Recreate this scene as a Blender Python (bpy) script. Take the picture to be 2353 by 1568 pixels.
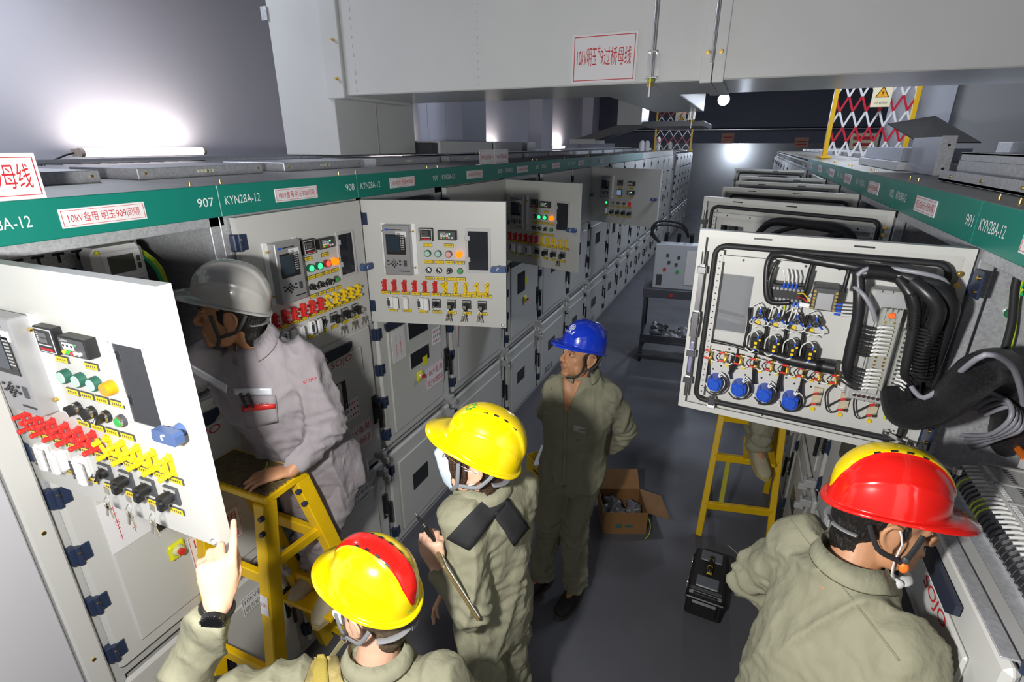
import bpy, math, random
from math import sin, cos, pi, sqrt, atan2, radians, exp
from mathutils import Vector, Matrix, noise
random.seed(7)
SC = bpy.context.scene
COL = SC.collection
for o_ in list(SC.objects):
    bpy.data.objects.remove(o_)

# ------------------------------------------------------------------ camera, world, flash, exposure
FPX, YAW, PITCH, CAMH = 1193.9, 0.4052, 0.362, 2.435
cam_d = bpy.data.cameras.new('camera')
cam_d.sensor_width = 36.0
cam_d.lens = FPX / 2353 * 36.0
cam_d.clip_start = 0.05
cam_d.clip_end = 100
cam = bpy.data.objects.new('camera', cam_d)
cam.location = (0, 0, CAMH)
cam.rotation_euler = (pi / 2 - PITCH, 0, YAW)
COL.objects.link(cam)
SC.camera = cam
SC.view_settings.view_transform = 'Standard'
SC.view_settings.look = 'None'
SC.view_settings.exposure = 0.0
SC.view_settings.gamma = 1.0
SC.view_settings.use_curve_mapping = False
SC.cycles.use_denoising = True
SC.cycles.max_bounces = 6
SC.cycles.sample_clamp_indirect = 4.0
wd = bpy.data.worlds.new('world')
SC.world = wd
wd.use_nodes = True
wd.node_tree.nodes['Background'].inputs[0].default_value = (0.5, 0.55, 0.7, 1)
wd.node_tree.nodes['Background'].inputs[1].default_value = 0.05


def lamp(name, kind, loc, energy, color=(1, 1, 1), size=0.1, size_y=None, rot=(0, 0, 0), spot=None, blend=0.5):
    d = bpy.data.lights.new(name, kind)
    d.energy = energy
    d.color = color
    if kind == 'AREA':
        d.size = size
        if size_y:
            d.shape = 'RECTANGLE'
            d.size_y = size_y
    else:
        d.shadow_soft_size = size
    if spot:
        d.spot_size = spot
        d.spot_blend = blend
    o = bpy.data.objects.new(name, d)
    o.location = loc
    o.rotation_euler = rot
    COL.objects.link(o)
    return o


# the photographer's flash, held to the left of and below the camera
flash = lamp('flash', 'POINT', (-0.45, 0.0, 2.30), 140, (1.0, 0.985, 0.95), 0.05)

# ------------------------------------------------------------------ pixel -> world helper (2353 x 1568 frame)
_F = Vector((-sin(YAW) * cos(PITCH), cos(YAW) * cos(PITCH), -sin(PITCH)))
_R = Vector((cos(YAW), sin(YAW), 0))
_U = _R.cross(_F)


def at(u, v, x=None, y=None, z=None):
    r = _F + (u - 1176.5) / FPX * _R - (v - 784) / FPX * _U
    t = x / r.x if x is not None else y / r.y if y is not None else (z - CAMH) / r.z
    return Vector((0, 0, CAMH)) + t * r


# ------------------------------------------------------------------ materials
MATS = {}


def mat(name, col, rough=0.5, metal=0.0, emit=None, es=1.0, alpha=None, trans=0.0, var=0.0, vscale=8.0, bump=0.0,
        bscale=60.0, coat=0.0, spangle=0.0, stretch=(1, 1, 1), spec=0.5, bdist=0.01):
    if name in MATS:
        return MATS[name]
    m = bpy.data.materials.new(name)
    m.use_nodes = True
    nt = m.node_tree
    b = nt.nodes['Principled BSDF']
    b.inputs['Base Color'].default_value = (*col, 1)
    b.inputs['Roughness'].default_value = rough
    b.inputs['Metallic'].default_value = metal
    b.inputs['Specular IOR Level'].default_value = spec
    if coat:
        b.inputs['Coat Weight'].default_value = coat
        b.inputs['Coat Roughness'].default_value = 0.06
    if trans:
        b.inputs['Transmission Weight'].default_value = trans
    if emit:
        b.inputs['Emission Color'].default_value = (*emit, 1)
        b.inputs['Emission Strength'].default_value = es
    if alpha is not None:
        b.inputs['Alpha'].default_value = alpha
    if var or bump or spangle:
        tc = nt.nodes.new('ShaderNodeTexCoord')
        mp = nt.nodes.new('ShaderNodeMapping')
        mp.inputs['Scale'].default_value = stretch
        nt.links.new(tc.outputs['Object'], mp.inputs[0])
    if var:
        n = nt.nodes.new('ShaderNodeTexNoise')
        n.inputs['Scale'].default_value = vscale
        n.inputs['Detail'].default_value = 6
        nt.links.new(mp.outputs[0], n.inputs['Vector'])
        r = nt.nodes.new('ShaderNodeMapRange')
        r.inputs[1].default_value = 0.25
        r.inputs[2].default_value = 0.75
        r.inputs[3].default_value = 1 - var
        r.inputs[4].default_value = 1 + var
        nt.links.new(n.outputs[0], r.inputs[0])
        mx = nt.nodes.new('ShaderNodeMix')
        mx.data_type = 'RGBA'
        mx.blend_type = 'MULTIPLY'
        mx.inputs[0].default_value = 1
        mx.inputs[6].default_value = (*col, 1)
        nt.links.new(r.outputs[0], mx.inputs[7])
        nt.links.new(mx.outputs[2], b.inputs['Base Color'])
    if spangle:
        n = nt.nodes.new('ShaderNodeTexVoronoi')
        n.inputs['Scale'].default_value = 140
        nt.links.new(mp.outputs[0], n.inputs['Vector'])
        r = nt.nodes.new('ShaderNodeMapRange')
        r.inputs[3].default_value = 1 - spangle
        r.inputs[4].default_value = 1 + spangle * 0.6
        nt.links.new(n.outputs['Color'], r.inputs[0])
        mx = nt.nodes.new('ShaderNodeMix')
        mx.data_type = 'RGBA'
        mx.blend_type = 'MULTIPLY'
        mx.inputs[0].default_value = 1
        mx.inputs[6].default_value = (*col, 1)
        nt.links.new(r.outputs[0], mx.inputs[7])
        nt.links.new(mx.outputs[2], b.inputs['Base Color'])
    if bump:
        n = nt.nodes.new('ShaderNodeTexNoise')
        n.inputs['Scale'].default_value = bscale
        n.inputs['Detail'].default_value = 4
        nt.links.new(mp.outputs[0], n.inputs['Vector'])
        bp = nt.nodes.new('ShaderNodeBump')
        bp.inputs['Strength'].default_value = bump
        bp.inputs['Distance'].default_value = bdist
        nt.links.new(n.outputs[0], bp.inputs['Height'])
        nt.links.new(bp.outputs[0], b.inputs['Normal'])
    MATS[name] = m
    return m


GREY = mat('light_grey_paint', (0.56, 0.56, 0.535), 0.42, bump=0.04, bscale=260)
GREY2 = mat('cabinet_grey_paint', (0.47, 0.47, 0.46), 0.45, bump=0.04, bscale=260)
DUCTG = mat('duct_grey_paint', (0.68, 0.69, 0.68), 0.27, bump=0.03, bscale=240, var=0.03, vscale=3)
GALV = mat('galvanised_steel', (0.50, 0.51, 0.535), 0.42, 0.35, spangle=0.22)
STEEL = mat('bright_steel', (0.72, 0.72, 0.72), 0.22, 1.0)
TOPPL = mat('cabinet_top_plate', (0.30, 0.295, 0.28), 0.45, 0.35, var=0.15, vscale=9)
GREEN = mat('teal_green_paint', (0.006, 0.205, 0.155), 0.38)
WHITE = mat('white_plastic', (0.8, 0.8, 0.8), 0.4)
PLATE = mat('white_plate', (0.78, 0.77, 0.78), 0.35)
RED = mat('red_print', (0.55, 0.02, 0.03), 0.5)
BLACK = mat('black_plastic', (0.012, 0.012, 0.013), 0.4)
RUBBER = mat('black_rubber', (0.018, 0.018, 0.02), 0.6)
DKGREY = mat('dark_grey_plastic', (0.055, 0.058, 0.065), 0.45)
NAVY = mat('navy_plastic', (0.022, 0.035, 0.075), 0.35)
HBLUE = mat('blue_handle', (0.06, 0.105, 0.24), 0.35)
YLAB = mat('yellow_label', (0.86, 0.62, 0.015), 0.45)
YEL = mat('yellow_plastic', (0.83, 0.58, 0.01), 0.35)
REDP = mat('red_plastic', (0.65, 0.03, 0.025), 0.35)
BRASS = mat('brass', (0.72, 0.52, 0.16), 0.28, 1.0)
SCREEN = mat('lcd_screen', (0.03, 0.045, 0.06), 0.12)
LCDW = mat('lcd_light', (0.38, 0.38, 0.45), 0.15)
BEZEL = mat('relay_silver', (0.42, 0.42, 0.43), 0.35, 0.5)
GLASS = mat('shade_dark_pane', (0.03, 0.033, 0.04), 0.06, alpha=0.72)  # clear pane, darkened in colour to stand for the dark space behind it
GLASSR = mat('reflection_grey_pane', (0.30, 0.31, 0.33), 0.05, alpha=0.5)  # grey in the colour stands in for the reflection in a clear pane
WHITEP = mat('white_print', (0.85, 0.85, 0.85), 0.5)
DKWIN = mat('dark_window', (0.02, 0.021, 0.024), 0.12)
STRIPB = mat('blue_black_strip', (0.025, 0.032, 0.055), 0.4)
CABLEG = mat('grey_cable', (0.27, 0.27, 0.31), 0.4)
WWIRE = mat('white_wire', (0.75, 0.75, 0.73), 0.45)
BLUEP = mat('blue_plastic', (0.02, 0.09, 0.55), 0.35)
BEIGE = mat('beige_board', (0.52, 0.45, 0.33), 0.5)
ORANGE = mat('orange_wire', (0.85, 0.20, 0.02), 0.45)
YGW = mat('yellow_green_wire', (0.55, 0.70, 0.03), 0.4)
GRW = mat('green_wire', (0.02, 0.45, 0.16), 0.4)
LGREY = mat('module_grey', (0.43, 0.43, 0.42), 0.45)
LADY = mat('yellow_ladder_paint', (0.80, 0.50, 0.004), 0.38, var=0.06, vscale=14, bump=0.02)
MESHY = mat('tread_brown', (0.17, 0.13, 0.06), 0.6, var=0.25, vscale=40)


# ------------------------------------------------------------------ mesh builder
class MB:
    def __init__(s):
        s.v, s.f, s.m, s.sm = [], [], [], []

    def add(s, vs, fs, m=0, smooth=False, M=None):
        k = len(s.v)
        if M is not None:
            vs = [M @ Vector(p) for p in vs]
        s.v += [tuple(p) for p in vs]
        for f in fs:
            s.f.append([i + k for i in f])
            s.m.append(m)
            s.sm.append(smooth)
        return s

    def box(s, x0, x1, y0, y1, z0, z1, m=0, b=0.0, M=None):
        if x0 > x1: x0, x1 = x1, x0
        if y0 > y1: y0, y1 = y1, y0
        if z0 > z1: z0, z1 = z1, z0
        b = min(b, (x1 - x0) * .49, (y1 - y0) * .49, (z1 - z0) * .49)
        if b <= 0:
            vs = [(x, y, z) for z in (z0, z1) for y in (y0, y1) for x in (x0, x1)]
            fs = [(0, 2, 3, 1), (4, 5, 7, 6), (0, 1, 5, 4), (2, 6, 7, 3), (0, 4, 6, 2), (1, 3, 7, 5)]
            return s.add(vs, fs, m, False, M)
        c = ((x0 + x1) / 2, (y0 + y1) / 2, (z0 + z1) / 2)
        h = ((x1 - x0) / 2, (y1 - y0) / 2, (z1 - z0) / 2)
        vs, ix = [], {}
        for sx in (-1, 1):
            for sy in (-1, 1):
                for sz in (-1, 1):
                    for a in range(3):
                        sg = (sx, sy, sz)
                        p = [c[i] + sg[i] * (h[i] - (0 if i == a else b)) for i in range(3)]
                        ix[(sx, sy, sz, a)] = len(vs)
                        vs.append(p)
        fs = []
        for a in range(3):
            o = [i for i in range(3) if i != a]
            for sa in (-1, 1):
                q = []
                for (u, w) in ((-1, -1), (1, -1), (1, 1), (-1, 1)):
                    sg = [0, 0, 0]
                    sg[a] = sa; sg[o[0]] = u; sg[o[1]] = w
                    q.append(ix[(*sg, a)])
                fs.append(q if (sa > 0) == (a != 1) else q[::-1])
        for a in range(3):
            o = [i for i in range(3) if i != a]
            for u in (-1, 1):
                for w in (-1, 1):
                    def g(t, ax):
                        sg = [0, 0, 0]
                        sg[a] = t; sg[o[0]] = u; sg[o[1]] = w
                        return ix[(*sg, ax)]
                    q = [g(-1, o[0]), g(1, o[0]), g(1, o[1]), g(-1, o[1])]
                    s_ = u * w * (-1 if a != 1 else 1)
                    fs.append(q if s_ > 0 else q[::-1])
        for sx in (-1, 1):
            for sy in (-1, 1):
                for sz in (-1, 1):
                    q = [ix[(sx, sy, sz, a)] for a in range(3)]
                    fs.append(q if sx * sy * sz > 0 else q[::-1])
        return s.add(vs, fs, m, False, M)

    def cyl(s, p, q, r, r2=None, n=16, m=0, cap=True, smooth=True, M=None):
        p, q = Vector(p), Vector(q)
        r2 = r if r2 is None else r2
        d = (q - p)
        if d.length < 1e-9:
            return s
        d.normalize()
        a = d.orthogonal().normalized()
        b = d.cross(a)
        vs = []
        for c, rr in ((p, r), (q, r2)):
            for i in range(n):
                t = 2 * pi * i / n
                vs.append(c + a * (rr * cos(t)) + b * (rr * sin(t)))
        s.add(vs, [(i, (i + 1) % n, n + (i + 1) % n, n + i) for i in range(n)], m, smooth, M)
        if cap:
            s.add(vs[:n], [list(range(n))[::-1]], m, False, M)
            s.add(vs[n:], [list(range(n))], m, False, M)
        return s

    def tube(s, pts, r, n=8, m=0, M=None, sub=0, closed=False, flat=1.0, up=None):
        pts = [Vector(p) for p in pts]
        rs = list(r) if isinstance(r, (list, tuple)) else [r] * len(pts)
        for _ in range(sub):
            P, Rr = [], []
            N = len(pts)
            for i in range(N if closed else N - 1):
                p0 = pts[i - 1] if (i > 0 or closed) else pts[0]
                p1, p2 = pts[i], pts[(i + 1) % N]
                p3 = pts[(i + 2) % N] if (i + 2 < N or closed) else pts[-1]
                P += [p1, (9 * (p1 + p2) - p0 - p3) / 16]
                Rr += [rs[i], (rs[i] + rs[(i + 1) % N]) / 2]
            if not closed:
                P.append(pts[-1]); Rr.append(rs[-1])
            pts, rs = P, Rr
        N = len(pts)
        vs = []
        a = None
        for i in range(N):
            if closed:
                d = pts[(i + 1) % N] - pts[i - 1]
            else:
                d = pts[min(i + 1, N - 1)] - pts[max(i - 1, 0)]
            if d.length < 1e-9:
                d = Vector((0, 0, 1))
            d.normalize()
            if up is not None:
                a = Vector(up).cross(d)
                a = a.normalized() if a.length > 1e-6 else d.orthogonal().normalized()
            elif a is None:
                a = d.orthogonal().normalized()
            else:
                a = a - d * a.dot(d)
                a = a.normalized() if a.length > 1e-6 else d.orthogonal().normalized()
            b = d.cross(a)
            for k in range(n):
                t = 2 * pi * k / n + (pi / n if n == 4 else 0)
                vs.append(pts[i] + a * (rs[i] * cos(t)) + b * (rs[i] * flat * sin(t)))
        fs = []
        for i in range(N if closed else N - 1):
            j = (i + 1) % N
            for k in range(n):
                fs.append((i * n + k, i * n + (k + 1) % n, j * n + (k + 1) % n, j * n + k))
        s.add(vs, fs, m, n > 4, M)
        if not closed:
            s.add(vs[:n], [list(range(n))[::-1]], m, False, M)
            s.add(vs[-n:], [list(range(n))], m, False, M)
        return s

    def ell(s, c, r, m=0, nu=16, nv=10, M=None, R=None):
        r = (r, r, r) if not isinstance(r, (tuple, list)) else r
        R = R or Matrix.Identity(3)
        c = Vector(c)
        vs = [c + R @ Vector((0, 0, -r[2]))]
        for j in range(1, nv):
            p = -pi / 2 + pi * j / nv
            for i in range(nu):
                t = 2 * pi * i / nu
                vs.append(c + R @ Vector((r[0] * cos(p) * cos(t), r[1] * cos(p) * sin(t), r[2] * sin(p))))
        vs.append(c + R @ Vector((0, 0, r[2])))
        fs = [(0, 1 + (i + 1) % nu, 1 + i) for i in range(nu)]
        for j in range(nv - 2):
            for i in range(nu):
                a = 1 + j * nu
                fs.append((a + i, a + (i + 1) % nu, a + nu + (i + 1) % nu, a + nu + i))
        L = len(vs) - 1
        a = 1 + (nv - 2) * nu
        fs += [(a + i, a + (i + 1) % nu, L) for i in range(nu)]
        return s.add(vs, fs, m, True, M)

    def ext(s, poly, y0, y1, m=0, M=None, smooth=False):
        """prism of an (x, z) polygon (counter-clockwise seen from -y) between two y"""
        n = len(poly)
        vs = [(x, y0, z) for x, z in poly] + [(x, y1, z) for x, z in poly]
        s.add(vs, [list(range(n)), list(range(n, 2 * n))[::-1]], m, False, M)
        return s.add(vs, [(i, n + i, n + (i + 1) % n, (i + 1) % n) for i in range(n)], m, smooth, M)

    def text(s, t, x, z, h, y=0.0, m=0, w=None, al='L', M=None, shear=0.0):
        """flat lettering in the xz plane facing -y; h = letter height, w = total width"""
        vs, fs, bx = text_mesh(t)
        k = h / (bx[3] - bx[2])
        kx = w / (bx[1] - bx[0]) if w else k
        tw = kx * (bx[1] - bx[0])
        ox = x - (tw if al == 'R' else tw / 2 if al == 'C' else 0)
        P = [(ox + (a - bx[0]) * kx + shear * (b - bx[2]) * k, y, z + (b - bx[2]) * k) for a, b in vs]
        return s.add(P, fs, m, False, M)

    def mesh(s, name, mats):
        me = bpy.data.meshes.new(name)
        me.from_pydata(s.v, [], s.f)
        for x in (mats if isinstance(mats, (list, tuple)) else [mats]):
            me.materials.append(x)
        me.polygons.foreach_set('material_index', s.m)
        me.polygons.foreach_set('use_smooth', s.sm)
        me.update()
        return me


_TX = {}


def text_mesh(t):
    if t in _TX:
        return _TX[t]
    c = bpy.data.curves.new('lettering', 'FONT')
    c.body = t
    c.resolution_u = 3
    o = bpy.data.objects.new('lettering', c)
    COL.objects.link(o)
    dg = bpy.context.evaluated_depsgraph_get()
    me = o.evaluated_get(dg).to_mesh()
    vs = [(v.co.x, v.co.y) for v in me.vertices]
    fs = [tuple(p.vertices) for p in me.polygons]
    o.evaluated_get(dg).to_mesh_clear()
    bpy.data.objects.remove(o)
    bpy.data.curves.remove(c)
    xs = [a for a, b in vs]; ys = [b for a, b in vs]
    _TX[t] = (vs, fs, (min(xs), max(xs), min(ys), max(ys)))
    return _TX[t]


def obj(name, me, parent=None, loc=(0, 0, 0), rot=(0, 0, 0), label=None):
    o = bpy.data.objects.new(name, me)
    o.location = loc
    o.rotation_euler = rot
    COL.objects.link(o)
    if parent:
        o.parent = parent
    if label:
        o['label'] = label
    return o


def tag(o, label, cat, group=None, kind=None):
    o['label'] = label
    o['category'] = cat
    if group: o['group'] = group
    if kind: o['kind'] = kind
    return o


def thing(name, label, cat, loc=(0, 0, 0), rz=0.0, group=None):
    o = obj(name, None, None, loc, (0, 0, rz))
    o.empty_display_size = 0.1
    return tag(o, label, cat, group)


def struct(name, mb, mats):
    o = obj(name, mb.mesh(name, mats))
    o['kind'] = 'structure'
    return o


def hmg(src, dst):
    """homography from four src points to four dst points (plain Gaussian elimination)"""
    A = []
    for (x, y), (u, v) in zip(src, dst):
        A.append([x, y, 1, 0, 0, 0, -u * x, -u * y, u])
        A.append([0, 0, 0, x, y, 1, -v * x, -v * y, v])
    n = 8
    for i in range(n):
        p = max(range(i, n), key=lambda r: abs(A[r][i]))
        A[i], A[p] = A[p], A[i]
        for r in range(n):
            if r != i:
                k = A[r][i] / A[i][i]
                A[r] = [a - k * b for a, b in zip(A[r], A[i])]
    h = [A[i][8] / A[i][i] for i in range(n)] + [1.0]
    return lambda x, y: ((h[0] * x + h[1] * y + h[2]) / (h[6] * x + h[7] * y + 1),
                         (h[3] * x + h[4] * y + h[5]) / (h[6] * x + h[7] * y + 1))
# ------------------------------------------------------------------ the room
WALLP = mat('wall_paint', (0.68, 0.665, 0.725), 0.75, var=0.03, vscale=1.5)
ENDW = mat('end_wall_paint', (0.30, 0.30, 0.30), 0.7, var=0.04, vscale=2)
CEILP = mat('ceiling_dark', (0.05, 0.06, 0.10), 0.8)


def floor_mat():
    m = mat('floor_paint', (0.105, 0.105, 0.12), 0.38, var=0.16, vscale=1.7)
    nt = m.node_tree
    b = nt.nodes['Principled BSDF']
    tc = nt.nodes.new('ShaderNodeTexCoord')
    n = nt.nodes.new('ShaderNodeTexNoise')
    n.inputs['Scale'].default_value = 3.2
    n.inputs['Detail'].default_value = 8
    nt.links.new(tc.outputs['Object'], n.inputs['Vector'])
    r = nt.nodes.new('ShaderNodeMapRange')
    r.inputs[1].default_value = 0.3; r.inputs[2].default_value = 0.7
    r.inputs[3].default_value = 0.42; r.inputs[4].default_value = 0.58
    nt.links.new(n.outputs[0], r.inputs[0])
    nt.links.new(r.outputs[0], b.inputs['Roughness'])
    return m


XW, XE, Y0, Y1, ZC = -5.2, 4.2, -3.0, 23.0, 4.15
struct('floor', MB().box(XW, XE, Y0, Y1, -0.1, 0), floor_mat())
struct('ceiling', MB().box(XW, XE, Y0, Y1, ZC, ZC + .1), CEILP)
struct('wall_left', MB().box(XW - .1, XW, Y0, Y1, 0, ZC), WALLP)
struct('wall_right', MB().box(XE, XE + .1, Y0, Y1, 0, ZC), WALLP)
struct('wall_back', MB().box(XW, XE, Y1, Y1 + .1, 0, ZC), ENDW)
struct('wall_front', MB().box(XW, XE, Y0 - .1, Y0, 0, ZC), WALLP)
# wall pilasters along the left wall, and the downstand beam across the far end
for i, (ya, yb) in enumerate(((8.7, 9.5), (13.2, 14.0), (18.0, 18.8))):
    struct('trim_%d' % (i + 1), MB().box(XW, XW + .35, ya, yb, 0, ZC), WALLP)
struct('trim_4', MB().box(XW, XE, 20.2, 20.6, 2.47, ZC), mat('beam_paint', (0.20, 0.21, 0.27), 0.7))
obj('trim_6', MB().cyl((XW, 20.12, 2.90), (XE, 20.12, 2.90), .06, n=12).mesh('trim_6', STEEL))['kind'] = 'structure'

# ------------------------------------------------------------------ tube lights, bulbs
TUBE = mat('lit_tube', (1, 1, 1), 0.4, emit=(1.0, 0.92, 0.86), es=5)
CAPM = mat('tube_cap', (0.6, 0.5, 0.42), 0.5)


def tube_light(y, z, L, label, energy, x=XW + .09, both=True):
    t = thing('tube_light', label, 'light', (x, y, z), 0, 'fluorescent tubes on the left wall')
    obj('batten', MB().box(-.085, -.05, -L / 2, L / 2, -.02, .02, b=.004).mesh('batten', WHITE), t)
    obj('lit_tube', MB().cyl((0, -L / 2 + .02, 0), (0, L / 2 - .02, 0), .034, n=14).mesh('lit_tube', TUBE), t)
    if x > XW + .1:
        for s in (-1, 1):
            obj('wall_arm', MB().box(XW - x, -.08, s * L * .3 - .01, s * L * .3 + .01, -.012, .012, 0, .002).mesh('wall_arm', WHITE), t)
    for s in (-1, 1):
        obj('end_cap', MB().cyl((0, s * L / 2, 0), (0, s * (L / 2 - .03), 0), .036, n=14)
            .box(-.085, 0, s * L / 2 - .012, s * L / 2 + .012, -.03, .03).mesh('end_cap', CAPM), t)
    if energy:
        l = lamp('tube_glow', 'AREA', (x + .05, y, z), energy, (1.0, 0.90, 0.86), 0.06, L * .9, (0, -pi / 2, 0))
        l.parent = t
        l.location = (.06, 0, .06)
        l.rotation_euler = (0, pi - .25, 0)
    return t


tube_light(-.75, 2.37, 1.16, 'added tube light out of view, brightening the near left wall', 30)  # unseen tube added to brighten the upper left wall
tl = tube_light(3.33, 2.372, 1.14, 'long lit tube light on the left wall above the near cabinets', 6, XW + .16)
obj('supply_lead', MB().tube([(-.05, -.57, 0), (-.03, -.66, -.02), (-.05, -.75, -.06), (-.085, -.8, -.09)], .007, 6).mesh(
    'supply_lead', RUBBER), tl)
tube_light(10.7, 2.30, 1.16, 'small distant lit tube light on the left wall past the grey duct column', 6)
tube_light(15.3, 2.36, 1.16, 'lit tube light on the left wall farthest away, behind the sloping tray', 8)
tube_light(7.3, 2.36, 1.16, 'lit tube light hidden behind the white busbar box, glowing on the wall', 6)

BULB = mat('lit_bulb', (1, 1, 1), 0.4, emit=(0.80, 0.88, 1.0), es=60)


def bulb(loc, r, label, energy, drop):
    t = thing('hanging_lamp', label, 'light', loc)
    obj('lit_globe', MB().ell((0, 0, 0), r, nu=18, nv=12).mesh('lit_globe', BULB), t)
    obj('lamp_cap', MB().cyl((0, 0, r * .8), (0, 0, r * 1.7), r * .55, r * .4).cyl((0, 0, r * 1.6), (0, 0, drop), .008, n=6)
        .mesh('lamp_cap', DKGREY), t)
    l = lamp('lamp_glow', 'POINT', (0, 0, -r * 1.6), energy, (0.72, 0.82, 1.0), r)
    l.parent = t


p = at(1663, 229, y=9.5)
bulb(p, .085, 'bright white lamp hanging below the end of the overhead duct', 50, ZC - p.z)
p = at(1693, 338, y=22.6)
bulb(p, .14, 'bright lamp low on the far end wall down the aisle', 35, .3)
obj('wall_bracket', MB().box(-.03, .03, .05, .395, .1, .16, 0, .004).mesh('wall_bracket', DKGREY), bpy.data.objects['hanging_lamp.001'])

# far ceiling lamps, then unseen ones added to brighten the left wall and doors
LAMPC = mat('lit_diffuser', (1, 1, 1), 0.4, emit=(0.85, 0.9, 1.0), es=9)
for (x, y, lab, e) in ((1.6, 11.0, 'flat ceiling lamp far back over the right row', 40), (-.8, 14.0, 'flat ceiling lamp far back over the aisle', 22), (.7, 4.9, 'added ceiling lamp unseen behind the overhead duct, brightening the far left doors', 45), (-4.0, 2.0, 'added ceiling lamp out of view behind the left row, brightening the left wall', 30)):
    t = thing('ceiling_lamp', lab, 'light', (x, y, ZC - .06))
    obj('housing', MB().box(-.3, .3, -.3, .3, .0, .06, b=.01).mesh('housing', WHITE), t)
    obj('diffuser', MB().box(-.27, .27, -.27, .27, -.012, .0).mesh('diffuser', LAMPC), t)
    l = lamp('lamp_glow', 'AREA', (0, 0, -.03), e, (0.8, 0.87, 1.0), .5)
    l.parent = t

# ------------------------------------------------------------------ busbar bridge duct
DY = 3.0
zb = 2.73
dk = thing('busbar_duct', 'large grey busbar bridge duct crossing overhead with a white sign', 'duct', (0, 0, 0))
col = MB().box(-3.04, -2.56, DY, DY + .93, 2.365, ZC - .02, 0, .004)
col.box(-2.563, -2.557, DY + .43, DY + .44, 2.365, 2.73, 1).box(-3.08, -3.03, DY - .012, DY, 3.2, 3.28, 1)
obj('riser_column', col.mesh('riser_column', [DUCTG, GALV]), dk)
obj('riser_flange', MB().box(-2.60, -2.46, DY - .02, DY + .76, zb - .015, ZC - .02, 0, .004).mesh('riser_flange', DUCTG), dk)
obj('duct_section', MB().box(-2.455, -.235, DY, DY + .75, zb, ZC - .02, 0, .006).mesh('duct_section', DUCTG), dk)
obj('duct_section', MB().box(-.205, 2.2, DY, DY + .75, zb, ZC - .02, 0, .006).mesh('duct_section', DUCTG), dk)
obj('duct_section', MB().box(2.23, 4.1, DY, DY + .75, zb, ZC - .02, 0, .006).mesh('duct_section', DUCTG), dk)
for x0, x1 in ((-.275, -.222), (-.218, -.165)):
    obj('joint_flange', MB().box(x0, x1, DY - .012, DY + .77, zb - .012, ZC - .02, 0, .003).mesh('joint_flange', DUCTG), dk)
sm = MB()
for k in range(34):
    sm.ell((-1.50 + random.uniform(-.003, .003), DY - .001, zb + .03 + k * .04), (.004, .002, random.uniform(.004, .011)), 0, 6, 4)
for k in range(26):
    sm.ell((-2.37 + random.uniform(-.003, .003), DY - .001, zb + .03 + k * .05), (.004, .002, random.uniform(.006, .016)), 0, 6, 4)
obj('weld_spots', sm.mesh('weld_spots', mat('weld_paint', (.62, .62, .62), .4)), dk)
for x, z in ((-2.50, 2.83), (-2.50, 3.05), (-2.50, 3.3), (-.19, 2.85), (-.25, 2.85), (-.19, 3.25), (-.25, 3.25)):
    y_ = DY - .02
    obj('flange_bolt', MB().cyl((x, y_ + .01, z), (x, y_ - .012, z), .010, n=6).cyl((x, y_, z), (x, y_ - .022, z), .006, n=8).mesh(
        'flange_bolt', BRASS), dk)
# branch running away down the aisle
obj('branch_duct', MB().box(-1.0, -.50, DY + .75, 6.3, 2.76, ZC - .02, 0, .006).mesh('branch_duct', DUCTG), dk)
sg = MB().box(0, .345, -.006, 0, 0, .232, 0, .001)
for a, b_, c, d in ((.012, .333, .012, .0155), (.012, .333, .2165, .220), (.012, .0155, .012, .22), (.3295, .333, .012, .22)):
    sg.box(a, b_, -.0072, -.005, c, d, 1)
sg.text('10kV明玉', .030, .080, .085, -.0068, 1, .105).text('#', .139, .135, .038, -.0068, 1, .014)
sg.text('9过桥母线', .155, .080, .085, -.0068, 1, .16)
pa, pb = at(1313, 188, y=DY), at(1446, 186, y=DY)
obj('sign', sg.mesh('sign', [PLATE, RED]), dk, (pa.x, DY - .001, zb + .01), (0, 0, 0), 'white sign with red lettering on the duct')

# threaded hanger rods
for x, y, zt, z0, lab in ((at(1500, 120, y=DY - .05).x, DY - .05, ZC, 2.66, 'threaded hanger rod with a clamp at the front edge of the duct'),
                          (at(1641, 100, y=DY - .03).x, DY - .035, ZC, 2.80, 'hanger rod with a hook in the seam between duct sections'),
                          (-.62, 6.36, ZC, 2.60, 'far hanger rod with a brass nut at the end of the branch duct')):
    t = thing('hanger_rod', lab, 'rod', (x, y, z0))
    obj('rod', MB().cyl((0, 0, 0), (0, 0, zt - z0), .0085, n=10).mesh('rod', STEEL), t)
    if 'hook' in lab:
        h = MB()
        for s in (-1, 1):
            h.tube([(0, -.01, .58), (s * .03, -.012, .545), (s * .034, -.012, .50), (s * .012, -.012, .46), (0, -.012, .45)], .008, 8, sub=2)
        obj('hook', h.mesh('hook', STEEL), t)
    else:
        obj('nut', MB().cyl((0, 0, .045), (0, 0, .065), .016, n=6).mesh('nut', BRASS), t)
        obj('nut', MB().cyl((0, 0, .068), (0, 0, .082), .018, n=6).mesh('nut', mat('green_brass', (.55, .6, .06), .35, .8)), t)
        obj('clamp_bracket', MB().box(-.03, .03, -.02, .05, .084, .090).box(-.03, .03, .044, .05, .084, .2).box(-.02, .02, -.02, .05, .2, .206)
            .mesh('clamp_bracket', STEEL), t)
# ------------------------------------------------------------------ switchgear cabinets
DH, DT = 0.627, 0.03          # instrument door height and depth
ZI0, ZI1 = 1.555, 2.182       # instrument door level
ZH0, ZH1 = 2.19, 2.30         # header band
_C = {}


def cached(key, fn):
    if key not in _C:
        _C[key] = fn()
    return _C[key]


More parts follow.
